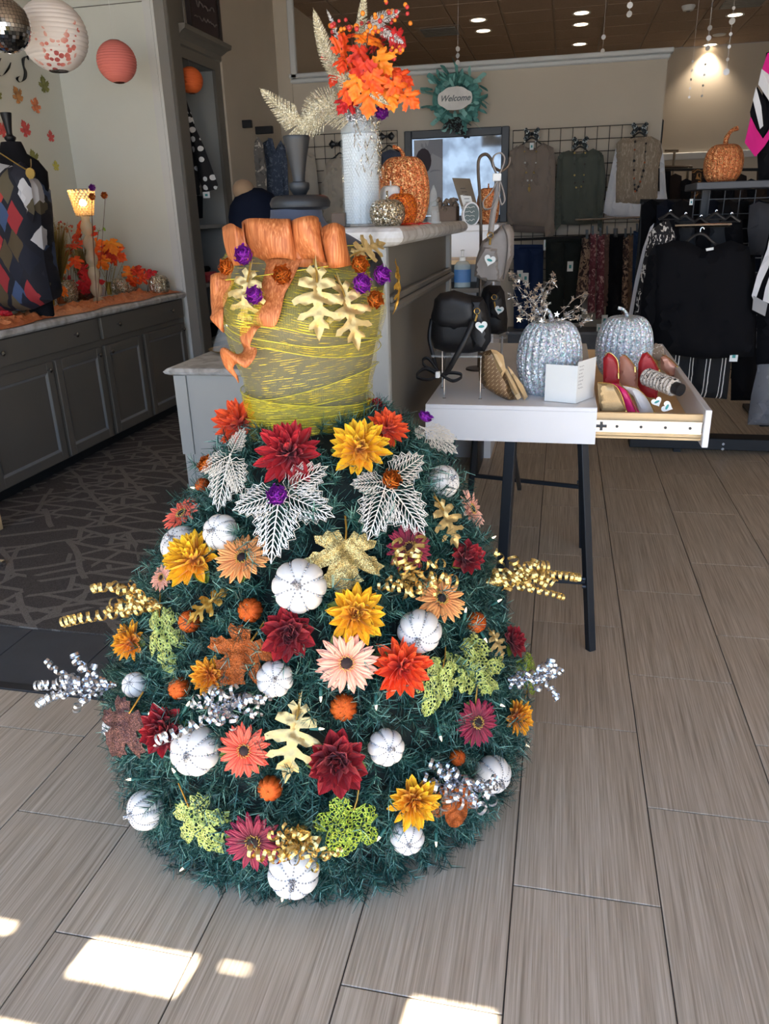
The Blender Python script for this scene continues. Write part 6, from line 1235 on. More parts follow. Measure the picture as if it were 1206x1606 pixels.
for k in range(7):
    z = hz-.004-k*.011; u = (cc-cb).normalized(); P = [V((cb.x+u.x*(.008+.004*i), cb.y+u.y*(.008+.004*i)-.0015, z+.0022*sn(i*2.3+k))) for i in range(9-(k % 3))]; q.tube(P, .0004, 3)
o = q.build('handwriting', solid('pencil', (120, 120, 130), .7), t); o['kind'] = 'stuff'
# purses in the drawer
DZ = .7165
def purse(label, ol, Y, mat, zip_=None, name='zip_purse', th=.009, tag_=None):
    P = pxp(ol, Y); lo = min(b for a, b in P); t = thing(name, label, 'purse', (sum(a for a, b in P)/len(P), Y, lo), 'purses standing in the open drawer'); q = M(); puff(q, P, pY(Y), .010, th, 0, soft=.006, back=.9); q.build('body', mat, t, True)
    if zip_: q = M(); q.tube(smoothpath([aty(a, b, Y-.012) for a, b in zip_], 4), .0015, 6); q.build('zip', M_gold, t, True); q = M(); e = aty(*zip_[-1], Y-.012); q.tube([e, e+V((.002, -.004, -.018))], .0035, 6); q.build('zip_pull', M_gold, t, True)
    return t
red = solid('leather_red', (172, 32, 40), .42, bump=.1, sc_=20); tan = solid('leather_tan', (170, 112, 90), .45); pink = solid('leather_pink', (214, 30, 110), .4); goldq = solid('quilted_gold', (166, 142, 104), .35, .4, bump=.3, sc_=25); whitep = solid('leather_white', (206, 204, 204), .4); rosy = solid('leather_rose_gold', (206, 150, 128), .35, .3)
purse('dark red zip purse standing first at the back left of the drawer', [(946, 562), (954, 553), (966, 560), (972, 580), (971, 604), (946, 606)], 2.62, red, [(948, 558), (956, 553), (968, 565), (970, 585)]); purse('tan brown zip purse between the two red purses', [(972, 560), (980, 556), (992, 568), (1000, 582), (999, 615), (984, 612), (972, 600)], 2.62, tan, [(974, 556), (984, 560), (996, 575)])
purse('bright red zip purse behind the zebra print roll', [(1001, 570), (1007, 555), (1016, 552), (1030, 570), (1036, 590), (1030, 625), (1010, 622), (1000, 605)], 2.66, red, [(1014, 552), (1024, 562), (1034, 580)]); purse('rose gold purse at the far end of the drawer', [(1036, 560), (1044, 556), (1060, 572), (1064, 590), (1050, 590), (1036, 578)], 3.05, rosy, [(1038, 556), (1050, 562), (1062, 574)])
purse('pale snakeskin pouch at the back right of the drawer', [(1018, 548), (1028, 538), (1040, 542), (1042, 556), (1034, 566), (1022, 562)], 3.2, pattern('snake', (196, 180, 160), [(150, 134, 118), (226, 216, 204)], 60, 'blob'))
purse('quilted gold wallet lying nearest the table edge in the drawer', [(937, 600), (962, 603), (974, 618), (984, 646), (940, 646)], 2.44, goldq, [(938, 600), (962, 603), (974, 618), (982, 644)], 'wallet'); purse('hot pink wallet beside the quilted gold one', [(958, 601), (970, 602), (984, 612), (998, 640), (1004, 648), (984, 647), (972, 618)], 2.47, pink, [(966, 602), (984, 614), (998, 646)], 'wallet')
purse('white wallet with gold zip between pink wallet and zebra roll', [(976, 605), (998, 608), (1014, 622), (1028, 648), (1004, 649), (994, 622)], 2.49, whitep, [(980, 605), (1000, 610), (1016, 626), (1026, 646)], 'wallet')
t = thing('bracelet_roll', 'zebra patterned bracelets on a black roll in the drawer', 'bracelets', aty(1040, 612, 2.5)); a, b = aty(1012, 590, 2.60), aty(1068, 612, 2.48); q = M(); d = (b-a); q.cyl(a, b, .0195, 20); q.build('roll', M_hang, t, True)
zeb = pattern('zebra', (30, 28, 28), [(206, 196, 184), (226, 220, 210)], 120, 'blob', thr=.42)
for k in range(9): f = .02+.092*k; c = a+d*f; e = c+d*.075; q = M(); q.tube([c, (c+e)/2, e], [.026, .029, .026], 18, cap=True); q.build('bracelet', zeb, t, True)
heart('white tag with teal print below the zebra bracelets, left one', 1030, 630, 8, 2.44, .5); heart('white tag with teal print below the zebra bracelets, right one', 1046, 638, 9, 2.42, 1.2)
# grey backpack on a hook stand
HY = 2.95; stn = solid('stand_bronze', (92, 82, 74), .4, .6)
t = thing('bag_hook_stand', 'bronze metal hook stand holding the grey backpack', 'stand', (aty(752, 500, HY).x, HY, TZ)); base = V((aty(752, 500, HY).x, HY, TZ))
q = M(); q.tube(smoothpath([base, aty(753, 470, HY), aty(754, 340, HY), aty(750, 270, HY), aty(752, 248, HY), aty(762, 242, HY), aty(770, 250, HY), aty(774, 262, HY)], 6), .0055, 8); q.build('pole', stn, t, True)
q = M(); q.tube(smoothpath([aty(774, 262, HY), aty(786, 268, HY), aty(798, 258, HY), aty(800, 246, HY)], 6), .0050, 8); q.build('hook', stn, t, True); q = M(); q.lathe([(.001, 0), (.05, 0), (.048, .006), (.001, .008)], 24, Tr(*base)); q.build('foot', stn, t, True)
GYb = 2.88; t = thing('grey_backpack', 'small grey leather backpack hanging from the bronze hook by its looped strap', 'backpack', aty(776, 443, GYb))
q = M(); puff(q, pxp([(756, 378), (772, 366), (788, 352), (800, 352), (806, 365), (806, 400), (797, 425), (789, 442), (765, 441), (744, 433), (747, 405)], GYb), pY(GYb), .010, .04, 0, soft=.018); q.build('body', leatherg, t, True)
q = M(); puff(q, pxp([(759, 386), (782, 388), (786, 440), (764, 440), (745, 432), (748, 408)], GYb), pY(GYb-.036), .010, .014, 0, soft=.006); q.build('side_panel', leatherg, t, True); q = M(); q.tube(smoothpath([aty(788, 354, GYb-.055), aty(795, 372, GYb-.055), aty(795, 400, GYb-.055), aty(789, 438, GYb-.055)], 6), .003, 6); q.build('piping', solid('piping_dark', (84, 80, 78), .5), t, True)
def strapst(pts, w, nm='strap', wv=V((1, 0, 0))): q = M(); q.strip(smoothpath([aty(a, b, GYb-.05) for a, b in pts], 6), wv, w); o = q.build(nm, leatherg, t, True); o.modifiers.new('t', 'SOLIDIFY').thickness = .004
strapst([(769, 368), (774, 330), (780, 300), (779, 276)], .020); strapst([(779, 276), (772, 258), (774, 244), (785, 239), (792, 248), (788, 264), (782, 276)], .014, 'strap_loop', V((.3, -1, 0))); strapst([(780, 280), (770, 300), (757, 315), (759, 328), (772, 326), (782, 305), (784, 285)], .014, 'strap_loop', V((.3, -1, .2))); strapst([(784, 282), (790, 300), (792, 315), (786, 322), (782, 310)], .012, 'strap_loop', V((.3, -1, .2)))
q = M(); a = aty(780, 278, GYb-.055); q.box((a.x-.015, a.y-.012, a.z-.012), (a.x+.013, a.y+.008, a.z+.012), bev=.002); q.build('strap_band', M_tag, t); q = M(); ring(q, aty(769, 369, GYb-.06), .010); q.tube([aty(769, 374, GYb-.06), aty(768, 384, GYb-.06)], .004, 6); q.build('clasp', M_gold, t, True)
heart('pale grey heart tag on the grey backpack', 768, 408, 9, GYb-.075, -.3)
# ================================================================== LEFT: LANTERNS, WALL DECALS, DISPLAY
def lantern(label, px, py, r, Y, mat, cap=.34, tiltx=0):
    p = aty(px, py, Y); R_ = r*px_size(p); t = thing('paper_lantern', label, 'lantern', (p.x, p.y, p.z-R_), 'round paper lanterns'); q = M(); n = 19
    pr = []
    for i in range(n*4+1): f = i/(n*4); ph = -1.28+2.56*f; rb_ = 1+.030*(abs(math.sin(PI*f*n))-.6); pr.append((cs(ph)*R_*rb_, sn(ph)*R_))
    q.lathe(pr, 40, Tr(*p), cap=False); q.build('shade', mat, t, True)
    for e in (-1, 1): q = M(); q.tube([(p.x+cs(1.28)*R_*cs(a), p.y+cs(1.28)*R_*sn(a), p.z+e*sn(1.28)*R_) for a in np.linspace(0, 2*PI, 21)[:-1]], .0022, 5, closed=True); q.build('wire_ring', M_chrome, t, True)
    q = M(); q.tube([(p.x, p.y, p.z-R_*.94), (p.x, p.y, p.z+R_*.96)], .0014, 5); q.build('wire_spreader', M_chrome, t); q = M(); q.tube([(p.x, p.y, p.z+R_*.95), (p.x, p.y, HC)], .0008, 4); q.build('cord', M_tag, t); return t
def paper(name, rgb, spots=None):
    m, n = newm(name, rgb, .7); n.b.inputs['Transmission Weight'].default_value = 0; n.b.inputs['Subsurface Weight'].default_value = .0
    if spots:
        v = n.a('ShaderNodeTexVoronoi', i_Scale=34.0); n.l(n.co(), v.inputs['Vector']); z = n.a('ShaderNodeTexNoise', i_Scale=6.5, i_Detail=1.0); n.l(n.co(), z.inputs['Vector'])
        f = n.math('MULTIPLY', n.math('LESS_THAN', v.outputs['Distance'], .42), n.math('GREATER_THAN', z.outputs[0], .53)); n.l(n.mix(f, lin(rgb), n.ramp(z.outputs[0], [(.53, lin((236, 190, 176))), (.6, lin((222, 130, 116))), (.68, lin((180, 84, 80)))])), n.b.inputs['Base Color'])
    return m
lantern('large white paper lantern printed with pink blossoms at the upper left', 84, 56, 51, 3.72, paper('paper_white_blossom', (240, 232, 226), True)); lantern('pink paper lantern before the pale alcove wall', 183, 97, 30, 5.0, paper('paper_pink', (226, 128, 120)))
q = lantern('orange paper lantern hanging inside the tall open cabinet', 299, 126, 19, 5.98, paper('paper_orange', (236, 110, 50)))
# mirror ball
p = aty(8, 40, 3.36); R_ = 38*px_size(p); t = thing('mirror_ball', 'silver mirror ball at the upper left corner beside the white lantern', 'mirror ball', (p.x, p.y, p.z-R_)); M_mir = solid('mirror_tile', (216, 216, 216), .06, 1, var=0)
q = M(); q.sphere(p, R_*.98, 32, 20); q.build('core', M_black, t, True); q = M(); nr = 22
for j in range(1, nr):
    ph = -PI/2+PI*j/nr; c = max(6, int(2*PI*cs(ph)*R_/(PI*R_/nr)))
    for i in range(c):
        a = 2*PI*i/c+j; d = V((cs(ph)*cs(a), cs(ph)*sn(a), sn(ph))); T = Tr(*(p+d*R_)) @ (d+V((jit(.05), jit(.05), jit(.05)))).to_track_quat('Z', 'Y').to_matrix().to_4x4(); e = PI*R_/nr*.46; q.box((-e, -e, -.001), (e, e, .001), T)
o = q.build('mirror_facets', M_mir, t); o['kind'] = 'stuff'; q = M(); q.tube([(p.x, p.y, p.z+R_), (p.x, p.y, HC)], .0015, 4); q.build('cord', M_black, t)
# letters and leaf decals on the left wall
WX = -3.497
def onwall(x, y): return atx(x, y, WX)
for P_, l in (([(44, 94), (41, 88), (36, 92), (36, 103), (39, 114), (37, 125), (30, 129), (26, 124), (28, 120)], 'black script letter s on the left wall under the white lantern'), ([(16, 98), (12, 108), (5, 117), (-3, 119), (-8, 112), (-4, 100), (-2, 92)], 'black script letter cut by the left edge of the frame')):
    P = smoothpath([onwall(a, b) for a, b in P_], 6); q = M(); N_ = len(P); q.strip([p_+V((.003, 0, 0)) for p_ in P], V((0, 1, .35)), [.008+.026*abs(sn(2.6*PI*i/N_))**1.5 for i in range(N_)]); q.strip([p_+V((.006, 0, 0)) for p_ in P], V((0, 1, .35)), [.008+.026*abs(sn(2.6*PI*i/N_))**1.5 for i in range(N_)]); o = one(q, 'wall_letter', M_hang, l, 'letter', 'script letters on the left wall'); o.modifiers.new('t', 'SOLIDIFY').thickness = .003
p = atz(3, 889, .0); q = M(); q.box((p.x-.04, p.y-.012, .006), (p.x+.015, p.y+.012, .03), bev=.003); one(q, 'metal_foot', M_chrome, 'small shiny metal foot on the carpet at the left edge', 'furniture foot')
p = atz(0, 832, .006); q = M(); q.box((p.x-.05, p.y-.02, .007), (p.x+.006, p.y+.02, .34), bev=.003); one(q, 'wooden_leg', M_maple, 'sliver of a tan wooden leg at the left edge before the cabinet', 'furniture leg')
dg = {'g': solid('decal_green', (132, 134, 76), .7, var=.25, sc_=30), 'r': solid('decal_red', (206, 84, 84), .7, var=.3, sc_=30), 'o': solid('decal_orange', (220, 132, 92), .7, var=.35, sc_=30), 'y': solid('decal_yellow', (196, 190, 90), .7, var=.2, sc_=30), 'm': solid('decal_mixed', (196, 140, 84), .7, var=.5, sc_=22)}
for x, y, r, c, a, l in ((70, 136, 13, 'g', .2, 'olive green leaf decal highest on the left wall'), (29, 152, 13, 'm', .5, 'green and red leaf decal under the letter s'), (56, 168, 12, 'o', -.3, 'orange leaf decal below the topmost pair'), (41, 205, 13, 'r', .4, 'red leaf decal right of the mannequin finial'), (80, 216, 9, 'r', .0, 'small red leaf decal near the wall corner'), (54, 251, 13, 'g', .3, 'olive leaf decal beside the mannequin shoulder'), (88, 262, 8, 'y', 0, 'small yellow green leaf decal near the grass'), (5, 205, 12, 'r', .8, 'red leaf decal left of the mannequin finial'), (-2, 150, 8, 'g', .1, 'green leaf decal cut by the left edge')):
    p = onwall(x, y); rr = r*px_size(p)*1.25; poly = maple(); q = M(); ca, sa = cs(a), sn(a); q.prism(poly, lambda u, v, d: (WX+d, p.y+(u*ca-v*sa)*rr, p.z+(u*sa+v*ca)*rr), .0015); one(q, 'leaf_decal', dg[c], l, 'decal', 'leaf decals on the left wall')
# counter display
CZ = .88
def oncount(x, y):
    p = atz(x, y, CZ)
    if p.x > -3.26 and p.y < 5.32: return p
    lo, hi = y, 560.0
    for _ in range(30):
        m_ = (lo+hi)/2
        if atz(x, m_, CZ).x < -3.24 or atz(x, m_, CZ).y > 5.30: lo = m_
        else: hi = m_
    return atz(x, hi, CZ)
M_omesh = pattern('orange_mesh', (176, 92, 50), [(206, 120, 72), (228, 150, 100)], 60, 'blob', rough=.5)
q = M(); nu, nv = 150, 16
def run(u, v):
    y = 3.05+2.40*u; x = -2.755-.30*v-.03*sn(u*23)*(1-v); e = min(1, v*5, (1-v)*5, u*14, (1-u)*14); h = .004+e*(.020+.030*noise.noise(V((x*16, y*16, 1)))+.020*noise.noise(V((x*45, y*45, 5)))); return V((x, y, CZ+h))
q.grid(run, nu, nv); o = one(q, 'orange_mesh_runner', M_omesh, 'crumpled orange mesh runner along the front of the display counter', 'runner', smooth=True)
def cpump(label, x, yb, w, h, mat=None): p = oncount(x, yb); return bigpump(label, x, yb, w, h, p.y, CZ+.004, mat or M_ch, mat or M_ch, 'glitter_pumpkin', 'glitter pumpkins on the display counter', lobes=10, deep=.08)
cpump('champagne glitter pumpkin at the front left of the display counter', 36, 488, 40, 40); cpump('champagne glitter pumpkin behind the red leaves on the counter', 104, 448, 34, 36); cpump('champagne glitter pumpkin in the middle of the runner', 196, 462, 40, 26); cpump('champagne glitter pumpkin at the right end of the counter', 250, 450, 32, 30)
p = oncount(158, 470); lathe_thing('glass_ball', 'clear glass ball ornament on the orange runner', 'ornament', p.x, p.y, CZ+.02, [('ball', [(.001, 0), (.025, .006), (.042, .03), (.045, .045), (.04, .062), (.02, .082), (.001, .088)], glass('ball_glass', (225, 215, 215), .05, .35)), ('cap', [(.008, .084), (.008, .094), (.001, .096)], M_chrome)])
# dressed mannequin
MY = 3.95; p = aty(13, 200, MY); mx = p.x
t = thing('display_mannequin', 'black shop mannequin torso with turned finial on the left counter', 'mannequin', (mx, MY, CZ)); zn = aty(14, 222, MY).z; s_ = px_size(p)
q = M(); q.lathe([(.02, zn), (.028, zn+.01), (.03, zn+.02), (.016, zn+.03), (.014, zn+.04), (.018, zn+.07), (.027, zn+.125), (.028, zn+.135), (.001, zn+.138)], 20, Tr(mx, MY, 0)); q.build('finial', leather, t, True)
q = M(); q.lathe([(.07, CZ+.005), (.08, CZ+.2), (.13, zn-.35), (.165, zn-.22), (.17, zn-.15), (.13, zn-.095), (.075, zn-.06), (.062, zn-.02), (.055, zn-.003), (.001, zn)], 28, Tr(mx, MY, 0) @ Sc(1, .7, 1)); q.build('torso', fabric('mannequin_black', (24, 24, 28)), t, True)
dressm = pattern('print_patchwork', (26, 30, 44), [(150, 40, 48), (92, 76, 52), (30, 36, 54), (190, 190, 194), (70, 96, 140), (120, 110, 92), (168, 52, 52), (44, 48, 60)], 8.5, 'cells', thr=10, stretch=(1, 1, .8), rot=(0, .6, 0))
def patch():
    m, n = newm('patchwork_print', (26, 30, 44), .85); co = n.co(rot=(0, .75, 0), scale=(1, .25, .5))
    v = n.a('ShaderNodeTexVoronoi', i_Scale=15.0, distance='CHEBYCHEV', i_Randomness=.8); n.l(co, v.inputs['Vector']); sp = n.a('ShaderNodeSeparateColor'); n.l(v.outputs['Color'], sp.inputs[0])
    col = n.ramp(sp.outputs[0], [(0, lin((150, 44, 50))), (.13, lin((80, 68, 48))), (.27, lin((26, 30, 46))), (.46, lin((60, 80, 116))), (.54, lin((196, 196, 200))), (.62, lin((92, 84, 66))), (.74, lin((36, 38, 50))), (.9, lin((168, 60, 54)))], True)
    n.l(n.mix(n.math('GREATER_THAN', v.outputs['Distance'], .46), col, lin((24, 26, 38))), n.b.inputs['Base Color']); return m
PM_ = patch()
t = thing('patchwork_dress', 'navy patchwork print tunic in red olive blue and white worn by the mannequin', 'tunic', aty(40, 470, MY)); q = M()
puff(q, pxp([(-60, 260), (-30, 242), (0, 242), (20, 258), (40, 262), (52, 255), (62, 268), (78, 295), (82, 330), (84, 370), (88, 410), (96, 450), (100, 468), (70, 482), (30, 486), (-40, 486), (-60, 400)], MY), pY(MY-.10), .03, .10, .02, 20, 2.0, back=2.2, soft=.12); q.build('body', PM_, t, True)
q = M(); puff(q, pxp([(52, 258), (66, 262), (78, 290), (84, 330), (80, 350), (70, 330), (58, 290)], MY), pY(MY-.16), .03, .04, .01, 20, 7.0, soft=.04); q.build('sleeve', PM_, t, True)
q = M(); q.tube(smoothpath([aty(-20, 228, MY-.12), aty(0, 240, MY-.19), aty(25, 256, MY-.22), aty(42, 266, MY-.22), aty(48, 262, MY-.20), aty(48, 250, MY-.12)], 6), .0035, 6); t = thing('pendant_necklace', 'gold chain necklace with a coin pendant on the left mannequin', 'necklace', aty(45, 266, MY-.22)); q.build('chain', M_gold, t, True); q = M(); c = aty(48, 272, MY-.235); q.lathe([(.001, -.004), (.026, -.004), (.026, .004), (.001, .004)], 12, Tr(*c) @ Rx(PI/2)); q.build('pendant', M_gold, t)
# grasses, bouquets, star sprays
M_gr = solid('grass_olive', (132, 122, 60), .6, var=.3); M_gr2 = solid('grass_tan', (168, 148, 92), .6)
def grass(label, x, yb, yt, n_, sp, name='grass_plume', mat=None):
    b = oncount(x, yb); t = thing(name, label, 'grass', b); s_ = px_size(b); h = (yb-yt)*s_
    for g in range(3):
        q = M()
        for k in range(n_//3): a = random.random()*2*PI; lean = random.random()**.7*sp; d = V((cs(a)*lean, sn(a)*lean*.6, 0)); hh = h*random.uniform(.6, 1.05); q.strip([b+V((jit(.015), jit(.015), 0)), b+d*.25+V((0, 0, hh*.5)), b+d*.75+V((0, 0, hh*.88)), b+d*1.3+V((0, 0, hh*(1-.2*lean/sp)))], V((sn(a), cs(a), 0)), [.004, .0035, .0025, .0008])
        o = q.build('blades', (mat or M_gr) if g else M_gr2, t); o['kind'] = 'stuff'
    q = M(); q.lathe([(.001, 0), (.03, 0), (.036, .06), (.03, .11), (.001, .112)], 16, Tr(*b)); q.build('pot', solid('pot_amber', (150, 76, 24), .3), t, True)
grass('tall olive grass plume between the mannequin and the crystal lamp', 98, 425, 296, 620, .17); grass('short tan grass tuft in front of the patchwork dress', 60, 470, 392, 300, .14)
grass('tan grass tuft rising among the orange bouquet', 135, 450, 360, 300, .10)
rl = solid('silk_red', (206, 30, 44), .6, var=.3, sc_=3); 
def bq(label, base, leaves, size, mat=None, grp='silk leaf bouquets on the display counter', Yo=0):
    b = oncount(*base); t = thing('leaf_bouquet', label, 'bouquet', b, grp)
    for (x, y, dy, ang) in leaves:
        p = aty(x, y, b.y+dy+Yo); s_ = px_size(p); q = M(); q.tube([b, b.lerp(p, .6)+V((0, 0, .02)), p], .0016, 4); q.build('stem', M_stem, t); place(leafmesh('maple', mat or M_aut, 'leaf', .01, .35), 'leaf', t, Tr(*(p-b)) @ RM.to_4x4() @ Rz(-math.radians(ang)) @ Rx(jit(.6)-.3) @ Ry(jit(.6)) @ Sc(size*s_*random.uniform(.85, 1.15)))
    return t
bq('orange silk leaf bouquet at the left edge before the dress', (12, 478), [(8, 372, -.05, 0), (18, 398, -.1, 40), (2, 392, -.05, 300), (15, 415, -.1, 120), (4, 440, -.08, 200), (20, 405, -.05, 80)], 17)
bq('orange silk leaf bouquet under the crystal lamp', (140, 452), [(125, 358, 0, 330), (140, 368, -.05, 20), (132, 380, -.08, 10), (150, 385, -.08, 60), (120, 372, 0, 300), (145, 398, -.1, 120), (160, 410, -.08, 150)], 17)
bq('single large orange maple leaf spray right of the lamp bouquet', (165, 452), [(174, 382, -.05, 150), (172, 392, -.05, 170), (180, 398, -.03, 120)], 18); bq('bright red silk leaves in front of the orange bouquet', (135, 470), [(128, 425, -.05, 340), (138, 436, -.1, 20), (148, 445, -.1, 60), (108, 446, -.05, 300), (132, 448, -.12, 180)], 18, rl)
bq('orange and red maple leaves at the right end of the runner', (214, 448), [(205, 428, -.04, 320), (215, 425, -.06, 0), (222, 435, -.06, 80), (208, 440, -.08, 200)], 15); bq('red maple leaf beside the right hand glitter pumpkin', (232, 446), [(230, 430, -.04, 30), (236, 428, -.02, 60)], 12, rl)
bq('red and orange leaves at the bottom left corner of the counter', (2, 500), [(2, 482, -.05, 20), (6, 490, -.08, 120), (-4, 478, 0, 300)], 16, rl)
def cflower(label, x, y, r, col, Y): p = aty(x, y, Y); t = mum(label, x, y, r, col, 'broad', lambda a, b: (p, V((.3, -1, .3)).normalized()), group='silk flowers on the display counter'); return t
PC['brown'] = ((60, 24, 10), (150, 80, 24)); yb = oncount(130, 470).y
cflower('brown silk flower low in front of the red leaves, left one', 120, 462, 12, 'brown', yb-.05); cflower('brown silk flower low in front of the red leaves, right one', 140, 462, 12, 'brown', yb-.05)
for l_, x_, y_, c_, Y_ in (('purple silk flower beside the lamp shade', 146, 296, 'purple', 4.5), ('rust silk flower right of the lamp shade', 165, 308, 'copper', 4.5), ('rust silk flower against the lamp shade', 146, 310, 'copper', 4.48)):
    c = aty(x_, y_, Y_); t = rose(l_, x_, y_, 7, c_, lambda x, y: (c, V((.3, -1, .3)).normalized()), 'silk flowers beside the lamp'); e = aty(146, 440, Y_); q = M(); q.tube(smoothpath([V((max(e.x, -3.4), Y_, CZ+.0)), c+V((-.03, 0, -.12)), c], 5), .0014, 4); place(q.mesh('stem', M_stem), 'stem', t, t.matrix_basis.inverted())
M_gs = solid('gold_foil_star', (224, 200, 110), .25, .8)
def starspray(label, base, tips, mat=None):
    b = oncount(*base); t = thing('star_spray', label, 'spray', b, 'gold foil star sprays on the display counter')
    for (x, y) in tips:
        p = aty(x, y, b.y-.02+jit(.04)); P = smoothpath([b, b.lerp(p, .5)+V((jit(.02), 0, .02)), p], 6); q = M(); q.tube(P, .0014, 4); q.build('wire', mat or M_gs, t)
        for k in range(2, len(P), 2): place(STAR, 'star', t, Tr(*(P[k]-b+V((jit(.01), jit(.01), jit(.01))))) @ Matrix.Rotation(jit(3), 4, V((jit(1), jit(1), 1)).normalized()) @ Sc(random.uniform(.006, .010)))
    q = M(); q.lathe([(.001, 0), (.016, 0), (.02, .05), (.026, .09), (.001, .085)], 10, Tr(*b)); q.build('foil_holder', mat or M_gs, t, True)
starspray('gold star spray in front of the patchwork dress', (82, 476), [(45, 425), (60, 415), (75, 410), (88, 415), (90, 440), (50, 445), (70, 435)]); starspray('gold star spray at the left end of the counter', (14, 492), [(8, 420), (15, 405), (22, 430), (28, 445), (5, 445)]); starspray('gold star spray in the middle of the counter', (172, 462), [(160, 400), (185, 395), (192, 385), (195, 405), (175, 420), (150, 410), (125, 385)])
berries('green bead berries right of the lamp', [(140, 440), (148, 400), (155, 362)], oncount(140, 448).y, [solid('berry_lime', (140, 180, 60), .3)], 16, 12, 'bead berry sprays on the counter', .006); berries('orange bead berries at the left edge of the counter', [(5, 470), (6, 410), (8, 378)], oncount(5, 478).y, [M_bo, M_br], 22, 14, 'bead berry sprays on the counter', .006); bq('orange maple leaves low before the dress', (92, 478), [(84, 450, -.05, 320), (98, 456, -.06, 30), (76, 462, -.05, 270)], 13)
bq('rust orange leaves just right of the grass plume', (112, 455), [(104, 398, -.03, 330), (112, 385, -.04, 20), (100, 415, -.06, 250), (118, 408, -.08, 150)], 16)
berries('rust bead berries left of the crystal lamp', [(120, 445), (112, 380), (104, 356)], oncount(120, 450).y, [M_br, solid('berry_rust', (170, 70, 30), .4)], 20, 14, 'bead berry sprays on the counter', .006)
# crystal lamp
LYp = 4.62; p = aty(130, 318, LYp); s_ = px_size(p); t = thing('crystal_lamp', 'small lit lamp with a beaded crystal shade behind the orange bouquet', 'lamp', (p.x, LYp, CZ)); M_cry = glass('crystal', (255, 226, 170), .05, .55)
zt_, zb_ = aty(130, 300, LYp).z, aty(130, 336, LYp).z; q = M()
for j in range(10):
    z = zt_+(zb_-zt_)*j/9; r = (19-6.5*j/9)*s_
    for i in range(18): a = 2*PI*(i+.5*(j % 2))/18; q.sphere((p.x+r*cs(a), LYp+r*sn(a), z), .0085, 6, 4)
o = q.build('crystal_beads', M_cry, t, True); o['kind'] = 'stuff'
for z, r in ((zt_+.01, 19.5*s_), (zb_-.01, 12.5*s_)): q = M(); q.tube([(p.x+r*cs(a), LYp+r*sn(a), z) for a in np.linspace(0, 2*PI, 21)[:-1]], .002, 5, closed=True); q.build('shade_ring', M_chrome, t, True)
q = M(); q.lathe([(.04, CZ), (.06, CZ+.004), (.05, CZ+.02), (.02, CZ+.05)]+[(.018+.022*abs(sn(i*.7)), CZ+.05+(zb_-CZ-.05)*i/24) for i in range(25)], 16, Tr(p.x, LYp, 0)); q.build('base', glass('crystal_base', (214, 200, 170), .1, .6), t, True); q = M(); q.sphere((p.x, LYp, (zt_+zb_)/2), .022, 12, 8); q.build('light_bulb', emit('lamp_glow', (255, 214, 140), 30), t, True)
l = bpy.data.lights.new('lamp_light', 'POINT'); l.energy = 2.2; l.color = (1, .78, .5); l.shadow_soft_size = .03; o = bpy.data.objects.new('lamp_light', l); C.objects.link(o); o.location = (p.x+.0, LYp-.06, zt_+.05)
# in the tall cabinet
garment('black jacket with large white polka dots hanging in the tall cabinet', 'jacket', 6.05, [('body', [(284, 152), (292, 156), (304, 190), (312, 240), (314, 305), (296, 312), (280, 306), (276, 200)], pattern('polka', (22, 22, 26), [(226, 226, 226)], 15, 'dots', .32, stretch=(1, .01, 1)), .0, .02), ('sleeve', [(288, 154), (306, 190), (324, 230), (346, 290), (344, 297), (322, 302), (310, 250), (298, 200)], pattern('polka', (22, 22, 26), [(226, 226, 226)], 15, 'dots', .32), .05, .01, .04)], 'polka_dot_jacket')
garment('black lower garment under the polka dot jacket', 'trousers', 6.08, [('leg', [(298, 305), (318, 308), (318, 342), (302, 344)], blk, .0, .02)], 'trousers'); htag('white tag at the polka dot sleeve cuff', 318, 301, 11, 9, 5.98)
q = M(); a = atx(322, 440, -2.95); q.box((-3.05, 6.02, .902), (-2.80, 6.28, .975), bev=.02); one(q, 'folded_pouch', fabric('cloth_coral', (206, 56, 72)), 'folded coral red item on the cabinet shelf', 'pouch'); q = M(); q.box((-3.05, 6.08, .977), (-2.85, 6.25, 1.02), bev=.015); one(q, 'dark_pouch', blk, 'dark pouch lying on the coral red item in the cabinet', 'pouch')
q = M(); q.box((-3.1, 5.95, .452), (-2.82, 6.25, .56), bev=.03); one(q, 'dark_pouch', blk, 'black bag on the lowest visible cabinet shelf', 'bag')
# clear dome dish on the low counter
p = atz(365, 553, .762); lathe_thing('jewellery_dish', 'gold rimmed dish with a clear dome stand on the low counter behind the ribbon', 'dish', p.x, p.y, .762, [('dish', [(.001, .002), (.07, .002), (.10, .014), (.115, .022), (.10, .018), (.001, .012)], M_gold), ('dome', [(.095, .018), (.085, .05), (.06, .11), (.055, .13), (.001, .131)], glass('dome_clear', (225, 232, 238), .03, .22)), ('collar', [(.05, .128), (.055, .13), (.055, .142), (.001, .144)], M_chrome), ('post', [(.008, .14), (.006, .16), (.006, .32), (.001, .325)], M_black)])
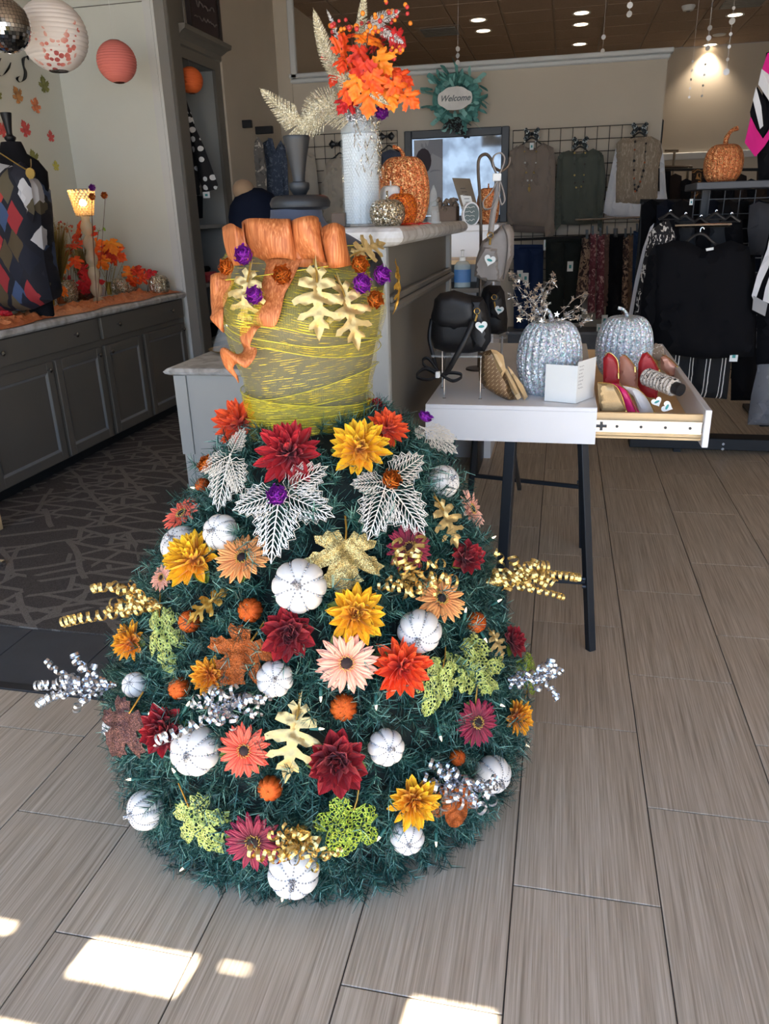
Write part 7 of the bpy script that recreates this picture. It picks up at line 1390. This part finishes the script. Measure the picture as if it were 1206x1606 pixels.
# ================================================================== RIGHT: RACKS
RY = 4.5; sz = aty(1150, 284, RY).z; xl = aty(1093, 286, RY).x
t = thing('garment_rack', 'black gondola rack with a slate shelf on top at the right edge', 'rack', (1.5, 4.75, 0)); slate2 = solid('shelf_slate', (70, 74, 82), .5)
q = M(); q.box((xl, RY, sz-.035), (2.3, RY+.42, sz), bev=.004); q.build('shelf', slate2, t)
for x in (xl+.06, 2.2): q = M(); q.box((x, RY+.19, 0), (x+.04, RY+.23, sz-.035)); q.build('post', M_black, t)
q = M(); q.box((xl-.2, RY+.15, .03), (2.3, RY+.27, .10), bev=.004); q.build('base_rail', M_black, t); q = M()
for z in np.arange(.5, sz-.05, .075): q.tube([(xl+.02, RY+.17, z), (2.3, RY+.17, z)], .003, 4)
for x in np.arange(xl+.02, 2.3, .075): q.tube([(x, RY+.165, .45), (x, RY+.165, sz-.04)], .003, 4)
o = q.build('grid_wires', M_wire, t); o['kind'] = 'stuff'
a, b = aty(1060, 362, 4.2), aty(1150, 362, 4.2); q = M(); q.tube([(a.x, 4.26, a.z+.02), (b.x, 4.26, a.z+.02)], .009, 8); q.tube([((a.x+b.x)/2, 4.26, a.z+.02), ((a.x+b.x)/2, RY+.16, a.z+.02)], .008, 8); q.build('faceout_arm', M_chrome, t, True)
a = aty(1143, 642, RY+.12); 
for dz in (0, -.03): q = M(); q.cyl((a.x, RY+.14, .07+dz), (a.x, RY+.152, .07+dz), .008, 8); q.build('bolt', M_chrome, t)
bigpump('orange copper glitter pumpkin on top of the right hand rack', 1131, 286, 58, 58, RY+.15, sz, M_so, M_so, 'glitter_pumpkin', lobes=18, deep=.05, stem=(.8, 0), stemh=.5)
blackk = fabric('cloth_deep_black', (13, 14, 19), var=.02); bwp = pattern('print_black_white', (20, 20, 26), [(216, 214, 210)], 26, 'blob', .57, stretch=(2.4, 1, 1)); G4 = 4.2
hanger('black clothes hanger holding the plain black top', 1098, 366, 96, G4-.02, 12)
garment('plain black long top hanging frontmost on the right hand rack', 'top', G4, [('body', [(1022, 382), (1050, 376), (1076, 378), (1098, 390), (1120, 384), (1142, 376), (1170, 386), (1176, 420), (1180, 500), (1178, 556), (1100, 560), (1030, 550), (1020, 500), (1016, 440)], blackk, .06, .02, .06), ('sleeve', [(1024, 380), (1014, 400), (1004, 460), (1000, 520), (1010, 528), (1024, 500), (1030, 430)], blackk, .09, .015, .04), ('neck_label', [(1100, 388), (1112, 386), (1112, 390), (1101, 392)], M_tag, .125, 0, .004, .01)], 'pullover')
garment('black and white blotch print blouse hanging left of the black top', 'blouse', G4, [('body', [(1034, 350), (1048, 344), (1060, 372), (1052, 400), (1040, 440), (1034, 500), (1012, 508), (994, 500), (1000, 450), (1010, 400), (1018, 364)], bwp, .02, .02, .06)], 'print_blouse')
garment('thin white edged black garment beside the print blouse', 'jacket', G4+.1, [('edge', [(1020, 356), (1026, 350), (1012, 400), (998, 460), (992, 496), (986, 494), (996, 440), (1008, 390)], wht, .0, .01, .03), ('body', [(1026, 350), (1040, 350), (1020, 420), (1006, 500), (992, 500), (1000, 450), (1014, 390)], blackk, .0, .01, .03)], 'edged_jacket')
def pin():
    m, n = newm('pinstripe', (16, 17, 22), .85); g = n.co(); sp = n.a('ShaderNodeSeparateXYZ'); n.l(g, sp.inputs[0]); fr = n.math('FRACT', n.math('MULTIPLY', sp.outputs[0], 13.0)); f2 = n.math('FRACT', n.math('ADD', n.math('MULTIPLY', sp.outputs[0], 13.0), .22)); n.l(n.mix(n.math('MAXIMUM', n.math('LESS_THAN', fr, .07), n.math('LESS_THAN', f2, .05)), lin((16, 17, 22)), lin((214, 214, 210))), n.b.inputs['Base Color']); return m
garment('black wide trousers with white pinstripes showing below the black top', 'trousers', G4+.12, [('leg', [(1034, 530), (1090, 540), (1088, 622), (1030, 618)], pin(), .0, .02, .05), ('leg', [(1088, 540), (1150, 540), (1140, 626), (1086, 622)], pin(), .0, .02, .05)], 'pinstripe_trousers')
for i, (x0, x1, y0, y1, m_, l) in enumerate(((1036, 1066, 362, 640, blackk, 'black garment filling the left of the right hand rack'), (1150, 1184, 392, 628, blackk, 'black garment behind the black top on its right'), (1160, 1200, 520, 622, fabric('wool_grey', (92, 94, 100)), 'grey woollen skirt low behind the paper tag'))): garment(l, 'garment', G4+.2+.05*i, [('body', [(x0, y0), (x1, y0), (x1+4, y1), (x0-4, y1)], m_, .0, .03, .05)], 'hanging_garment', 'dark garments on the right hand rack')
garment('long grey plaid trousers at the right edge reaching lowest', 'trousers', G4-.05, [('leg', [(1190, 568), (1230, 568), (1236, 668), (1172, 666), (1178, 620)], pattern('plaid_grey', (100, 104, 112), [(88, 92, 100), (116, 120, 128)], 40, 'cells', thr=.3), .0, .03, .05), ('leg', [(1188, 480), (1230, 480), (1230, 572), (1186, 572)], blackk, .0, .03, .05)], 'plaid_trousers')
garment('black white and grey panelled tunic at the right edge', 'tunic', G4-.1, [('body', [(1206, 366), (1240, 360), (1240, 500), (1196, 496), (1178, 490), (1188, 440)], blackk, .0, .03, .05), ('panel', [(1206, 360), (1200, 390), (1184, 432), (1176, 462), (1180, 474), (1192, 440), (1206, 410)], wht, .04, .01, .02), ('panel', [(1206, 420), (1196, 450), (1192, 470), (1202, 474), (1212, 450)], wht, .055, .01, .01), ('panel', [(1178, 462), (1200, 474), (1196, 494), (1176, 484)], fabric('cloth_lightgrey', (150, 152, 156)), .05, .01, .02)], 'panel_tunic')
garment('dark grey cardigan high on the right hand rack', 'cardigan', G4+.15, [('body', [(1176, 322), (1190, 316), (1206, 320), (1230, 330), (1230, 400), (1176, 400), (1172, 360)], fabric('cloth_darkgrey', (54, 56, 62)), .0, .02, .05)], 'cardigan')
htag('white paper tag hanging right of the pinstripe trousers', 1146, 548, 12, 19, G4-.08); htag('white tag at the hem of the print blouse', 1010, 508, 8, 14, G4-.05); htag('small white tag under the slate shelf', 1082, 312, 5, 9, 4.6)
for k in range(5):
    x = 1050+k*24; y = 334+(k % 3)*4; hanger(('leftmost', 'second', 'middle', 'fourth', 'rightmost')[k]+' of the dark hangers crowded under the slate shelf', x, y, 30, 4.36+.01*k, 6, group='dark hangers crowded on the right hand rack')
    garment(('leftmost', 'second', 'middle', 'fourth', 'rightmost')[k]+' of the crumpled dark tops packed under the slate shelf', 'top', 4.40+.012*k, [('body', [(x-16, y+8), (x-4, y+1), (x+6, y+1), (x+18, y+8), (x+20, y+60), (x-18, y+60)], (blackk, fabric('cloth_smoke', (44, 48, 54)))[k % 2], .0, .03, .05)], 'packed_top', 'dark tops packed under the shelf')
garment('pink black and white zigzag top standing above the rack at the right edge', 'top', RY+.05, [('body', [(1200, 84), (1240, 70), (1240, 280), (1188, 284), (1186, 240), (1190, 200)], blackk, .02, .02, .06), ('pink_panel', [(1206, 84), (1198, 88), (1190, 112), (1206, 130), (1216, 100)], fabric('cloth_magenta', (206, 16, 130)), .07, .01, .02), ('white_panel', [(1189, 112), (1184, 136), (1200, 160), (1212, 190), (1212, 140), (1204, 120)], wht, .07, .01, .02), ('black_panel', [(1183, 138), (1172, 178), (1176, 205), (1190, 235), (1202, 200), (1196, 160)], blackk, .06, .01, .02), ('white_panel', [(1180, 140), (1175, 160), (1186, 205), (1191, 200), (1188, 170)], wht, .08, .01, .02),
    ('pink_panel', [(1171, 186), (1162, 226), (1178, 248), (1192, 232), (1206, 210), (1210, 190), (1190, 220), (1180, 205)], fabric('cloth_magenta', (206, 16, 130)), .09, .01, .02)], 'zigzag_top')
# racks farther back
FY = 9.2; ORD = ['leftmost', 'second', 'third', 'fourth', 'fifth', 'sixth', 'seventh', 'eighth', 'ninth', 'tenth', 'eleventh']
t = thing('far_rack', 'black rail of the far rack carrying the dark garments beyond the partition', 'rack', (1.6, FY-.48, 0)); a, b = aty(1030, 266, FY-.48), aty(1230, 266, FY-.48); q = M(); q.tube([a, b], .014, 8); q.build('rail', M_black, t, True)
for x in (a.x+.02, b.x-.02): q = M(); q.tube([(x, FY-.48, a.z), (x, FY-.48, 0)], .014, 8); q.build('post', M_black, t, True)
for i, (x0, x1, y, l) in enumerate(((1042, 1086, 262, 'chrome rail of a far rack left of the glitter pumpkin'), (1042, 1064, 237, 'short chrome rail high beside the partition'))):
    a, b = aty(x0, y, FY+i), aty(x1, y, FY+i); t = thing('far_rack', l, 'rack', (a.x, FY+i, 0)); q = M(); q.tube([a, b], .015, 8); q.build('rail', M_chrome, t, True); q = M(); q.tube([b-V((.04, 0, 0)), (b.x-.04, FY+i, 0)], .015, 8); q.build('post', M_chrome, t, True)
darks = [(26, 26, 32), (44, 36, 34), (20, 22, 28), (60, 46, 38), (34, 34, 40), (22, 20, 24)]
leo = pattern('leopard_brown', (120, 84, 50), [(40, 28, 22), (176, 130, 80)], 12, 'blob')
for i in range(11):
    x = 1034+i*17; y0 = 268+(i % 3)*8; garment(f'{ORD[i]} of the dark garments from the left on the far rack beyond the partition', 'garment', FY-.42-.045*(i % 4), [('body', [(x, y0), (x+8, y0-4), (x+18, y0), (x+20, 352), (x-3, 352)], leo if i == 3 else fabric('far_%d' % (i % 6), darks[i % 6]), .0, .05, .08, .06)], 'hanging_garment', 'dark garments on the far racks')
q = M(); a, b = aty(1028, 188, PW+.2), aty(1038, 262, PW+.2); q.box((a.x, PW+.16, b.z), (a.x+.07, PW+.22, a.z), bev=.01); one(q, 'wall_screen', M_hang, 'edge of a dark flat screen beyond the end of the partition', 'screen')
for i in range(9):
    x = 1010+i*24; garment(f'{ORD[i]} black garment from the left in the dense row behind the right hand rack', 'garment', 5.6-.13*(i % 3), [('body', [(x-4, 322), (x+12, 312), (x+30, 322), (x+32, 560+(i % 3)*8), (x-8, 556)], fabric('row_%d' % (i % 3), ((16, 17, 22), (24, 28, 40), (26, 25, 28))[i % 3]), .0, .05, .08, .06)], 'hanging_garment', 'dark garments in the row behind the right hand rack')
t = thing('long_rack', 'long black floor rack carrying the dense dark row behind', 'rack', (1.6, 5.62, 0)); a, b = aty(1004, 316, 5.62), aty(1240, 316, 5.62); q = M(); q.tube([a, b], .014, 8); q.build('rail', M_black, t, True)
for x in (a.x+.02, b.x-.02): q = M(); q.tube([(x, 5.62, a.z), (x, 5.62, .02)], .014, 8); q.build('post', M_black, t, True); q = M(); q.box((x-.03, 5.35, 0), (x+.03, 5.9, .03), bev=.004); q.build('foot', M_black, t)
